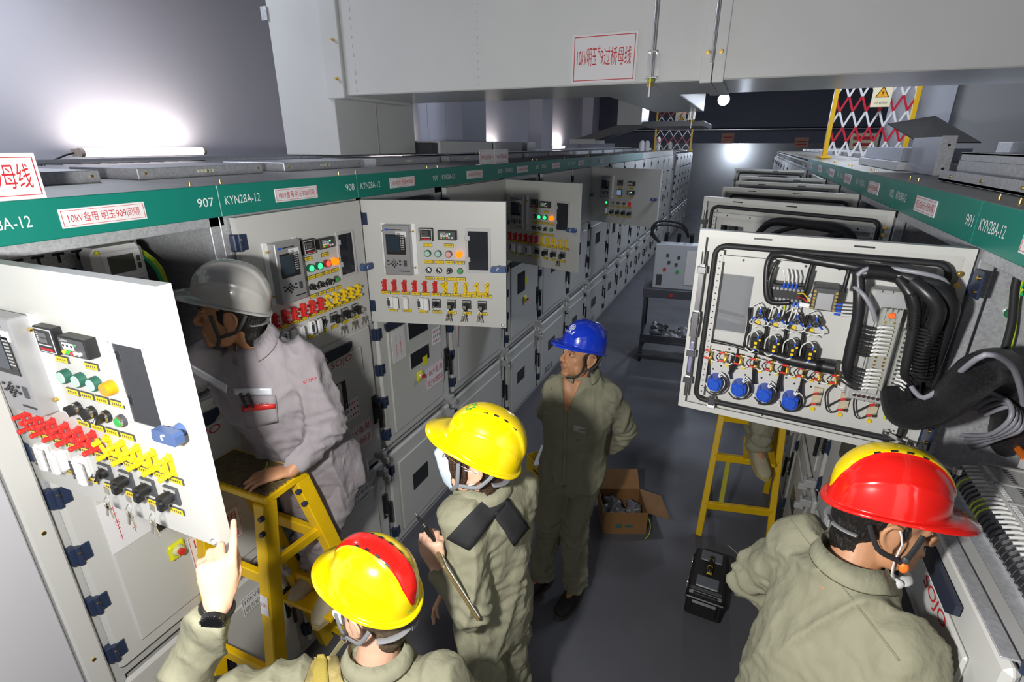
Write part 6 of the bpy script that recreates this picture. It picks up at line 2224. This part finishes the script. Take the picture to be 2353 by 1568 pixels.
for s in (-1, 1):
    mk.tube([c + hRr @ V(.004, s * .083, .020), c + hRr @ V(.014, s * .084, -.010), c + hRr @ V(.012, s * .078, -.055), c + hRr @ V(.020, s * .066, -.098), c + hRr @ V(.035, s * .050, -.118)], [.0035, .0035, .004, .005, .004], 6, sub=1, flat=.4)
mk.ell(c + hRr @ V(.048, 0, -.130), (.040, .052, .013), 0, 18, 8, None, hRr)
mk.ell(c + hRr @ V(.030, -.050, -.128), (.026, .010, .014), 0, 12, 8, None, hRr)
obj('face_mask', mk.mesh('face_mask', MASKW), tr2)
obj('back_seam', patch(br, [(1818, 1196), (1822, 1200), (2070, 1518), (2064, 1520)], 1, 30, .0015, .002, orr).mesh('back_seam', OLIVED), tr2)

# ---- person standing on the low yellow ladder behind the right-hand doors
JS = dict(hc=(.30, 3.36, 1.93), hf=(.95, -.1, -.1), hu=(0, 0, 1), nk=(.27, 3.36, 1.80), LS=(.27, 3.53, 1.74), RS=(.27, 3.19, 1.74), pl=(.25, 3.36, 1.26),
          LE=(.40, 3.56, 1.50), LW=(.56, 3.52, 1.62), RE=(.40, 3.17, 1.50), RW=(.54, 3.22, 1.60), LK=(.29, 3.42, .93), RK=(.30, 3.26, .93), LA=(.30, 3.44, .632), RA=(.315, 3.215, .632),
          LF=(.35, -1, -.1), RF=(.35, -1, -.18), LHd=(1, 0, .3), LHn=(0, 0, -1), LHt=(0, -1, 0), RHd=(1, 0, .2), RHn=(0, 0, -1), RHt=(0, 1, 0), lp=(-.05, 1, 0))
ts_, js_, bs_, hRs, jj, os_, _b = person('person on the far yellow ladder, only a trouser leg and pale shoe showing', JS, SKIN, OLIVE, 21, SHOEM, girth=.95, voxb=.006)
wear_helmet(ts_, hRs, jj['hc'], m_helmet(HY, None, False), lift=.05)
# ------------------------------------------------------------------ ladders
def bar(mb, p, q, w, d, up=(0, 0, 1), m=0, b=.004):
    p, q = Vector(p), Vector(q)
    v = q - p
    z = v.normalized()
    x = Vector(up).cross(z)
    x = x.normalized() if x.length > 1e-4 else z.orthogonal().normalized()
    y = z.cross(x)
    M_ = Matrix((x, y, z)).transposed().to_4x4()
    M_.translation = p
    return mb.box(-w / 2, w / 2, -d / 2, d / 2, 0, v.length, m, b, M_)


def barobj(name, p, q, w, d, par, m, up=(0, 0, 1), extra=None):
    mb = bar(MB(), p, q, w, d, up)
    if extra:
        extra(mb)
    return obj(name, mb.mesh(name, [m, NAVY]), par)


X0, X1, Ya, Yb, ZP = -1.70, -1.33, 1.0, 1.19, 1.32
t = thing('step_ladder', 'tall yellow ladder with a tread-plate top beside the big open door', 'ladder', (-1.5, 1.1, 0))
L0 = Vector((-1.5, 1.1, 0))
pf = MB().box(X0 - L0.x, X1 - L0.x, Ya - L0.y, Yb - L0.y, ZP - .03, ZP - .002, 0, .004)
obj('platform', pf.mesh('platform', LADY), t)
td = MB().box(X0 - L0.x + .012, X1 - L0.x - .012, Ya - L0.y + .012, Yb - L0.y - .012, ZP - .003, ZP)
for r in range(9):
    for k in range(17):
        x, y = X0 - L0.x + .025 + k * .021, Ya - L0.y + .020 + r * .019
        td.box(-.007, .007, -.002, .002, 0, .0018, 0, 0, Matrix.Translation((x, y, ZP)) @ Matrix.Rotation(.8 if (r + k) % 2 else -.8, 4, 'Z'))
obj('tread_plate', td.mesh('tread_plate', MESHY), t)
legs = [((X1 - .03, Ya + .02, ZP - .03), (-1.345, .84, 0)), ((X1 - .03, Yb - .02, ZP - .03), (-1.20, 1.42, 0)), ((X0 + .03, Ya + .02, ZP - .03), (-1.69, .84, 0)), ((X0 + .03, Yb - .02, ZP - .03), (-1.68, 1.45, 0))]
LG = []
for k, (a, b) in enumerate(legs):
    a, b = Vector(a) - L0, Vector(b) - L0
    LG.append((a, b))

    def ex(mb, a=a, b=b):
        for f in (.03, .075):
            c = a.lerp(b, f)
            mb.cyl(c + Vector((.02, -.045, 0)), c + Vector((.02, -.03, 0)), .010, n=10, m=1)
    barobj('leg', a, b, .06, .05, t, LADY, (1, 0, 0), ex)
for (i, k_) in ((0, 2), (1, 3)):
    for f in (.24, .56, .84):
        barobj('rung', LG[i][0].lerp(LG[i][1], f), LG[k_][0].lerp(LG[k_][1], f), .026, .05, t, LADY)
barobj('rung', LG[0][0].lerp(LG[0][1], .20), LG[1][0].lerp(LG[1][1], .20), .022, .04, t, LADY)
st_ = MB().box(-.16, .13, .12, .28, .505, .525, 0, .003)
obj('step', st_.mesh('step', LADY), t)
TAPE = mat('beige_tape', (.50, .44, .24), .7)
tp = MB().tube([LG[2][0].lerp(LG[2][1], .80) + Vector((.03, -.03, 0)), LG[0][0].lerp(LG[0][1], .70) + Vector((0, -.035, 0)), LG[1][0].lerp(LG[1][1], .60) + Vector((.0, -.03, .02)), LG[1][0].lerp(LG[1][1], .50) + Vector((0, -.03, .02))], .016, 8, sub=2, flat=.12, up=(0, 1, .3))
obj('tape_strap', tp.mesh('tape_strap', TAPE), t)
lb = MB().box(-.018, .018, -.002, .0, -.04, .04).text('10H', -.012, -.004, .016, -.003, 1, .024)
lo_ = obj('sticker', lb.mesh('sticker', [PLATE, RED]), t, LG[0][0].lerp(LG[0][1], .30) + Vector((.0, -.033, 0)), (-.12, 0, 0))
cw_ = MB()
for k in range(2):
    cw_.tube([(.05 + k * .05, -.02, ZP + .003), (.06 + k * .06, .02, ZP + .006), (.03 + k * .06, .06, ZP + .004)], .003, 6, sub=2)
o = obj('wire_offcut', cw_.mesh('wire_offcut', YGW), None, L0 + Vector((-.02, 0, .001)))
tag(o, 'yellow-green wire offcuts lying on the ladder tread plate', 'wire', None, 'stuff')

t = thing('step_ladder', 'lower yellow ladder standing under the wired open door', 'ladder', (.26, 3.35, 0))
L0 = Vector((.26, 3.35, 0))
f1, f2, b1, b2 = Vector((.046, 3.044, 0)), Vector((.471, 3.14, 0)), Vector((.07, 3.70, 0)), Vector((.47, 3.72, 0))
T1, T2 = Vector((.085, 3.40, 1.02)), Vector((.435, 3.44, 1.02))
for a, b in ((T1, f1), (T2, f2), (T1 + Vector((0, .05, 0)), b1), (T2 + Vector((0, .05, 0)), b2)):
    barobj('leg', a - L0, b - L0, .034, .040, t, LADY, (1, 0, 0))
for f in (.20, .51, .76):
    barobj('rung', T1.lerp(f1, 1 - f / 1.02) - L0, T2.lerp(f2, 1 - f / 1.02) - L0, .032, .05, t, LADY)
for f in (.30, .66):
    barobj('rung', T1.lerp(b1, 1 - f / 1.02) - L0, T2.lerp(b2, 1 - f / 1.02) - L0, .025, .03, t, LADY)
tpm = MB().box(.07 - L0.x, .45 - L0.x, 3.38 - L0.y, 3.50 - L0.y, 1.02, 1.045, 0, .004)
obj('platform', tpm.mesh('platform', LADY), t)
c0 = T1.lerp(f1, 1 - .51 / 1.02).lerp(T2.lerp(f2, 1 - .51 / 1.02), .24) - L0
c1 = T1.lerp(f1, 1 - .20 / 1.02).lerp(T2.lerp(f2, 1 - .20 / 1.02), .24) - L0
obj('strap', bar(MB(), c1, c0, .03, .006, (0, 1, 0)).mesh('strap', mat('lime_strap', (.45, .42, .02), .6)), t)
fs_ = MB().box(.05, .085, -.02, .02, .505, .545, 0)
ls = MB().box(-.02, .34 - .26 + .09, -.14, .16, .525, .545, 0, .003)
obj('foot_board', ls.mesh('foot_board', LADY), t)

# ------------------------------------------------------------------ things on the floor
t = thing('tool_box', 'open-topped black tool box with yellow handle grip on the floor', 'toolbox', (.125, 2.53, 0), radians(-3))
bxm = MB().box(-.095, .095, -.17, .17, .0, .17, 0, .012).box(-.10, .10, -.175, .175, .115, .135, 0, .005).box(-.070, .070, -.185, -.165, .03, .12, 0, .01)
obj('box_body', bxm.mesh('box_body', BLACK), t)
obj('lid', MB().box(-.09, .09, -.165, .165, .165, .195, 0, .012).box(-.062, .062, -.178, -.16, .150, .170, 0, .004).mesh('lid', RUBBER), t)
WINP = mat('smoky_lid', (.16, .17, .20), .25)
for y0 in (-.145, .065):
    obj('lid_tray', MB().box(-.058, .058, y0, y0 + .085, .190, .200, 0, .006).mesh('lid_tray', WINP), t)
hd = MB().tube([(0, -.055, .190), (0, -.05, .225), (0, -.03, .236), (0, .045, .236), (0, .06, .225), (0, .065, .190)], .012, 10, 0, sub=1)
hd.cyl((0, .03, .236), (0, .065, .222), .0135, n=12, m=1).cyl((0, -.06, .215), (0, -.018, .237), .0135, n=12, m=1)
obj('carry_handle', hd.mesh('carry_handle', [BLACK, YEL]), t)
for y0 in (-.09, .075):
    obj('latch', MB().box(-.106, -.094, y0 - .022, y0 + .022, .12, .17, 0, .003).mesh('latch', STEEL), t)
CARD = mat('cardboard', (.24, .12, .042), .8, var=.12, vscale=6)


def carton(label, loc, rz, w, d, h, m, flaps, cat='box'):
    t = thing('carton', label, cat, loc, rz)
    w2, d2 = w / 2, d / 2
    b = MB().box(-w2, w2, -d2, d2, 0, .004).box(-w2, w2, -d2, -d2 + .004, .004, h).box(-w2, w2, d2 - .004, d2, .004, h).box(-w2, -w2 + .004, -d2 + .004, d2 - .004, .004, h).box(w2 - .004, w2, -d2 + .004, d2 - .004, .004, h)
    obj('box_body', b.mesh('box_body', m), t)
    for s, a in flaps:
        fl = MB()
        if s in 'we':
            sg = -1 if s == 'w' else 1
            fl.box(0, .16, -d2 + .004, d2 - .004, -.002, .002)
            obj('flap', fl.mesh('flap', m), t, (sg * w2, 0, h), (0, a if sg > 0 else pi - a, 0))
        else:
            sg = -1 if s == 's' else 1
            fl.box(-w2 + .004, w2 - .004, 0, .14, -.002, .002)
            obj('flap', fl.mesh('flap', m), t, (0, sg * d2, h), (-a, 0, 0) if sg > 0 else (a, 0, pi))
    return t


ct = carton('open cardboard carton of packing on the floor behind the blue-helmeted man', (-.46, 2.98, 0), radians(22), .29, .26, .17, CARD, (('e', .35), ('n', -.7)))
pr_ = MB().box(-.10, .10, -.002, 0, .05, .11)
obj('print_patch', MB().box(-.06, -.02, -.001, 0, .07, .10).box(.0, .05, -.001, 0, .075, .095).mesh('print_patch', mat('teal_print', (.03, .12, .10), .7)), ct, (0, -.1315, -.02))
bag = MB()
for k in range(9):
    bag.ell((random.uniform(-.1, .1), random.uniform(-.08, .08), .10 + random.uniform(0, .05)), (.06, .05, .035), 0, 10, 7, None, Matrix.Rotation(random.random() * 3, 3, 'Z'))
me = remeshed(bag, .008, 3)
wrinkle(me, .02, 14, 3)
me.materials.append(mat('clear_plastic_bags', (.10, .10, .11), .3, var=.5, vscale=18))
o = obj('plastic_bag', me, None, (-.46, 2.98, -.035))
tag(o, 'dark crumpled plastic packing inside the cardboard carton', 'packing', None, 'stuff')
sw = MB().tube([(-.29, 2.98, .11), (-.26, 2.95, .06), (-.255, 2.90, .02), (-.275, 2.86, .004)], .003, 6, sub=2)
o = obj('wire_offcut', sw.mesh('wire_offcut', YGW))
tag(o, 'thin yellow wire drooping from the cardboard carton to the floor', 'wire')
YBOX = mat('yellow_carton', (.55, .36, .01), .6)
yb_ = carton('open yellow carton of papers on the floor left of the blue-helmeted man', (-1.08, 3.26, 0), radians(-38), .30, .24, .16, YBOX, (('n', -.9),))
obj('grip_hole', MB().box(-.045, .045, -.002, .002, -.008, .008, 0, .002).mesh('grip_hole', BLACK), yb_, (0, -.121, .085))
PAP = mat('paper', (.62, .62, .63), .7)
for k, (dx, dy, r, tl, lab) in enumerate(((-.03, 0, .2, .35, 'white papers standing tilted in the yellow carton'), (.05, .02, -.3, .2, 'loose white sheet leaning at the edge of the yellow carton'))):
    o = obj('paper', MB().box(-.08, .08, -.10, .10, -.008, .008, 0, .001).mesh('paper', PAP), None, (-1.08 + dx, 3.26 + dy, .15), (tl, .5, r))
    tag(o, lab, 'paper')
for (u, v, l, a, lab) in ((1690, 1270, .07, -.8, 'pale cable tie on the floor right of the tool box'), (1735, 1272, .06, -.5, 'second thin pale cable tie lying near the ladder foot')):
    p = at(u, v, z=.002)
    o = obj('cable_tie', MB().tube([(-l, 0, 0), (0, .004, 0), (l, 0, .0)], .0022, 6, sub=1).mesh('cable_tie', PAP), None, (p.x, p.y, .003), (0, 0, a))
    tag(o, lab, 'cable tie')

# ------------------------------------------------------------------ breaker truck on a trolley
tx, ty0 = -.62, 6.25
t = thing('trolley', 'dark steel trolley parked in the aisle behind the open right-hand doors', 'trolley', (tx, ty0, 0), radians(6))
FR = mat('trolley_steel', (.10, .105, .125), .45, .5)
for x in (-.28, .28):
    for y in (-.30, .30):
        obj('upright', MB().box(x - .018, x + .018, y - .018, y + .018, .10, .86, 0, .003).mesh('upright', FR), t)
        obj('castor', MB().cyl((x - .015, y, .05), (x + .015, y, .05), .05, n=18).box(x - .02, x + .02, y - .02, y + .02, .06, .11, 0).mesh('castor', [RUBBER]), t)
obj('top_shelf', MB().box(-.31, .31, -.34, .34, .86, .90, 0, .006).box(-.31, .31, -.345, -.335, .80, .88, 0).mesh('top_shelf', FR), t)
obj('bottom_shelf', MB().box(-.30, .30, -.33, .33, .24, .27, 0, .004).box(-.30, -.29, -.33, .33, .27, .34).box(.29, .30, -.33, .33, .27, .34).box(-.3, .3, -.33, -.32, .27, .34).mesh('bottom_shelf', FR), t)
obj('lamp_button', MB().cyl((.0, -.345, .84), (.0, -.36, .84), .018, n=12).mesh('lamp_button', REDP), t)
pb = MB()
for k in range(14):
    pb.ell((random.uniform(-.22, .22), random.uniform(-.24, .24), .30), (.07, .06, .035), 0, 10, 6, None, Matrix.Rotation(random.random() * 3, 3, 'Z'))
me = remeshed(pb, .012, 3)
wrinkle(me, .03, 12, 8)
me.materials.append(mat('clear_film', (.25, .25, .27), .15, var=.6, vscale=16))
o = obj('plastic_bag', me, None, (tx, ty0, .0))
tag(o, 'crumpled clear plastic film on the trolley bottom shelf', 'packing', None, 'stuff')
bt = thing('circuit_breaker', 'pale grey circuit breaker unit on top of the dark trolley', 'breaker', (tx + .02, ty0, .90), radians(6))
obj('breaker_front', MB().box(-.24, .24, -.28, -.10, 0, .50, 0, .008).mesh('breaker_front', mat('breaker_pale', (.48, .50, .54), .45)), bt)
ctl = MB()
for x, z, mm in ((-.10, .38, 1), (.02, .36, 1), (-.12, .22, 2), (.02, .20, 3), (-.08, .30, 1), (.0, .28, 1)):
    ctl.box(x - .015, x + .015, -.285, -.279, z - .018, z + .018, mm)
obj('rating_plate', MB().box(-.20, -.14, -.284, -.279, .04, .16).mesh('rating_plate', DKGREY), bt)
obj('rating_plate', MB().box(.10, .20, -.284, -.279, .06, .44).mesh('rating_plate', PLATE), bt)
obj('control_face', ctl.mesh('control_face', [GREY, DKGREY, REDP, MATS['green_button'], PLATE]), bt)
obj('pole_housing', MB().box(-.22, .22, -.10, .26, .02, .42, 0, .02).mesh('pole_housing', DKGREY), bt)
for x in (-.14, 0, .14):
    obj('contact_arm', MB().cyl((x, .1, .30), (x, -.02, .58), .022, n=12).mesh('contact_arm', RUBBER), bt)
hz = MB()
for k in range(2):
    hz.tube([(-.20, -.2, .50), (-.30, -.22, .60 + k * .04), (-.22, -.2, .70 + k * .04), (.02, -.1, .66 + k * .04), (.1, .0, .55)], .014, 10, sub=2)
obj('control_cable', hz.mesh('control_cable', RUBBER), bt)

# ------------------------------------------------------------------ on top of the right row
t = thing('riser_plate', 'upright galvanised plate with side flange standing on the right row', 'plate', (.78, 3.03, 2.302))
obj('front_plate', MB().box(0, .005, 0, .47, 0, .165, 0, .001).mesh('front_plate', mat('plate_bluish', (.33, .34, .41), .4, .4)), t)
obj('side_flange', MB().box(0, .055, -.005, 0, 0, .17, 0, .001).cyl((.03, -.007, .03), (.03, .002, .03), .006, n=10, m=1).cyl((.03, -.007, .13), (.03, .002, .13), .006, n=10, m=1)
    .mesh('side_flange', [GALV, BLACK]), t)
# folded sheet resting above the row
q = [at(2040, 284, y=5.3), at(2149, 266, y=5.5), at(2255, 327, y=4.8), at(2112, 327, y=4.6)]
vs = [Vector(p) for p in q]
nn = (vs[1] - vs[0]).cross(vs[3] - vs[0]).normalized() * .006
mb = MB().add(vs + [p + nn for p in vs], [(0, 1, 2, 3), (7, 6, 5, 4), (0, 4, 5, 1), (1, 5, 6, 2), (2, 6, 7, 3), (3, 7, 4, 0)])
hood = thing('busbar_hood', 'dark tilted sheet-metal hood over the right row cabinets', 'hood', (0, 0, 0))
obj('hood_sheet', mb.mesh('hood_sheet', mat('dark_sheet', (.022, .021, .020), .8, spec=.15)), hood)
lo_ = min(vs, key=lambda p: p.z)
sup = MB()
for p in vs:
    sup.cyl((p.x, p.y, 2.30), (p.x, p.y, p.z), .008, n=8)
obj('hood_support', MB().box(vs[2].x - .02, vs[3].x + .3, 4.0, 4.2, 2.30, lo_.z, 0, .003).mesh('hood_support', GALV), hood)
# grey wall panel and pale curtain board behind the row
struct('trim_5', MB().box(1.75, XE, 6.9, 7.1, 2.32, ZC), mat('partition_grey', (.36, .36, .36), .7))
t = thing('screen_board', 'pale blue-grey metal board standing behind the red and white barrier', 'board', (1.22, 6.7, 2.305))
obj('board_face', MB().box(0, .52, 0, .02, 0, 1.2, 0, .003).mesh('board_face', mat('board_pale', (.55, .57, .63), .4, .4)), t)
obj('board_foot', MB().box(0, .52, -.06, .12, 0, .02, 0, .003).mesh('board_foot', GALV), t)
# busbar sections further down the row
t = thing('busbar_cover', 'long low grey sheet-metal box lying along the right row', 'cover', (.76, 3.56, 2.302))
obj('cover_panel', MB().box(0, .30, .0, 1.02, .045, .115, 0, .003).mesh('cover_panel', mat('plate_bluish', (.33, .34, .41), .4, .4)), t)
obj('cover_flange', MB().box(-.025, .33, -.04, 1.06, 0, .045, 0, .003).mesh('cover_flange', GALV), t)
t = thing('busbar_housing', 'galvanised open-sided housing on the right row nearest the camera', 'housing', (.75, 1.35, 2.302))
obj('top_rail', MB().box(0, .012, 0, 1.28, .075, .105, 0, .002).box(0, .32, 0, 1.28, .098, .105, 0).mesh('top_rail', GALV), t)
obj('bottom_rail', MB().box(-.05, .32, 0, 1.28, .0, .012, 0, .002).box(-.05, -.042, 0, 1.28, 0, .04, 0, .001).mesh('bottom_rail', GALV), t)
obj('end_plate', MB().box(.0, .32, 1.27, 1.28, .012, .098, 0).box(.0, .008, .62, 1.27, .012, .075, 0).mesh('end_plate', GALV), t)
obj('dark_insert', MB().box(.02, .03, .0, .62, .012, .098).mesh('dark_insert', BLACK), t)
for y in (.25, .55, .85, 1.15):
    obj('bolt', MB().cyl((-.05, y, .022), (-.055, y, .022), .005, n=8).mesh('bolt', BRASS), t)
# ------------------------------------------------------------------ expanding barriers with warning plates
WBAR = mat('white_enamel', (.70, .70, .70), .4)
RBAR = mat('red_enamel', (.50, .012, .03), .35)
YPOST = mat('yellow_post', (.72, .42, .01), .4)


def barrier(label, p, ux, n, dx, H, group=None, warn=None, post=True):
    """lattice of crossing slats, striped red and white, between yellow end posts"""
    t = thing('expanding_barrier', label, 'barrier', p, ux)
    if post:
        for x in (0, n * dx):
            obj('end_post', MB().box(x - .02, x + .02, -.02, .02, 0, H, 0, .004).mesh('end_post', YPOST), t)
    rows = 5
    h = .27
    for i in range(n):
        for s in (0, 1):
            mb = MB()
            for r in range(rows):
                a = (i * dx + (dx if (r + s) % 2 else 0), -.008 + .016 * s, r * h + .02)
                b = (i * dx + (0 if (r + s) % 2 else dx), -.008 + .016 * s, (r + 1) * h + .02)
                A, B_ = Vector(a), Vector(b)
                for k in range(2):
                    up_ = k == 1
                    bar(mb, A.lerp(B_, k / 2), A.lerp(B_, (k + 1) / 2), (.018), .005, (0, 1, 0), 0 if up_ else 1, 0)
            obj('slat', mb.mesh('slat', [RBAR, WBAR]), t)
    for x in (0, n * dx):
        obj('foot', MB().box(x - .05, x + .05, -.12, .12, 0, .02, 0, .003).mesh('foot', YPOST), t)
    return t


def warn_plate(label, loc, rz, w, h, grp=None):
    t = MB().box(-w / 2, w / 2, -.004, .004, 0, h, 0, .003)
    s = w * .36
    t.ext([(-s, h * .42), (s, h * .42), (0, h * .42 + s * 1.7)], -.0056, -.003, 1).ext([(-s * .8, h * .45), (s * .8, h * .45), (0, h * .45 + s * 1.35)], -.0064, -.005, 2)
    t.ext([(.012 * w / .2, h * .75), (-.014 * w / .2, h * .60), (.002 * w / .2, h * .60), (-.006 * w / .2, h * .47), (.016 * w / .2, h * .63), (.001 * w / .2, h * .63)][::-1], -.0072, -.005, 1)
    t.text('止步 高压危险', 0, h * .14, h * .10, -.005, 1, w * .66, 'C')
    o = obj('warning_sign', t.mesh('warning_sign', [mat('cream_plate', (.78, .70, .48), .5), BLACK, mat('warning_orange', (.80, .38, .01), .5)]), None, loc, (0, 0, rz))
    return tag(o, label, 'sign', grp)


bz = 2.305
barrier('red and white lattice barrier with yellow posts standing across the right row', (.70, 6.35, bz), radians(4), 6, .112, 1.40)
pp = at(2022, 246, y=6.28)
warn_plate('cream warning plate with orange triangle on the right-hand barrier', (pp.x, 6.30, pp.z), radians(4), .16, .20)
barrier('faded red and white barrier down the left side of the far aisle', (-1.95, 12.6, ZH1), radians(8), 4, .19, 1.4)
pp = at(1561, 291, y=12.6)
warn_plate('small cream warning plate hanging on the far left barrier', (pp.x, 12.60 + (pp.x + 1.95) * .14, pp.z), 0, .22, .30)
# small pink notices on the far wall
NOTP = mat('pink_notice', (.72, .40, .28), .6)
for u, v, lab in ((1672, 318, 'small pink notice on the far end beam, nearest the aisle lamp'), (1842, 328, 'small pink notice on the far end wall right of the aisle')):
    p = at(u, v, y=20.1)
    o = obj('notice', MB().box(-.20, .20, -.01, 0, -.16, .16, 0, .003).box(-.15, .15, -.012, -.009, .02, .05, 1).box(-.15, .15, -.012, -.009, -.07, -.04, 1).mesh('notice', [NOTP, RED]), None, (p.x, 20.19, p.z))
    tag(o, lab, 'notice')
p = at(1985, 325, y=8.6)
o = obj('notice', MB().box(-.16, .16, -.008, 0, -.10, .10, 0, .002).box(-.13, .13, -.0095, -.007, .02, .06, 1).box(-.12, .12, -.0095, -.007, -.06, -.02, 1).mesh('notice', [mat('cream_plate', (.78, .70, .48), .5), RED]), None, (p.x, 8.6, p.z))
tag(o, 'cream notice with red lettering behind the red and white barrier', 'notice')
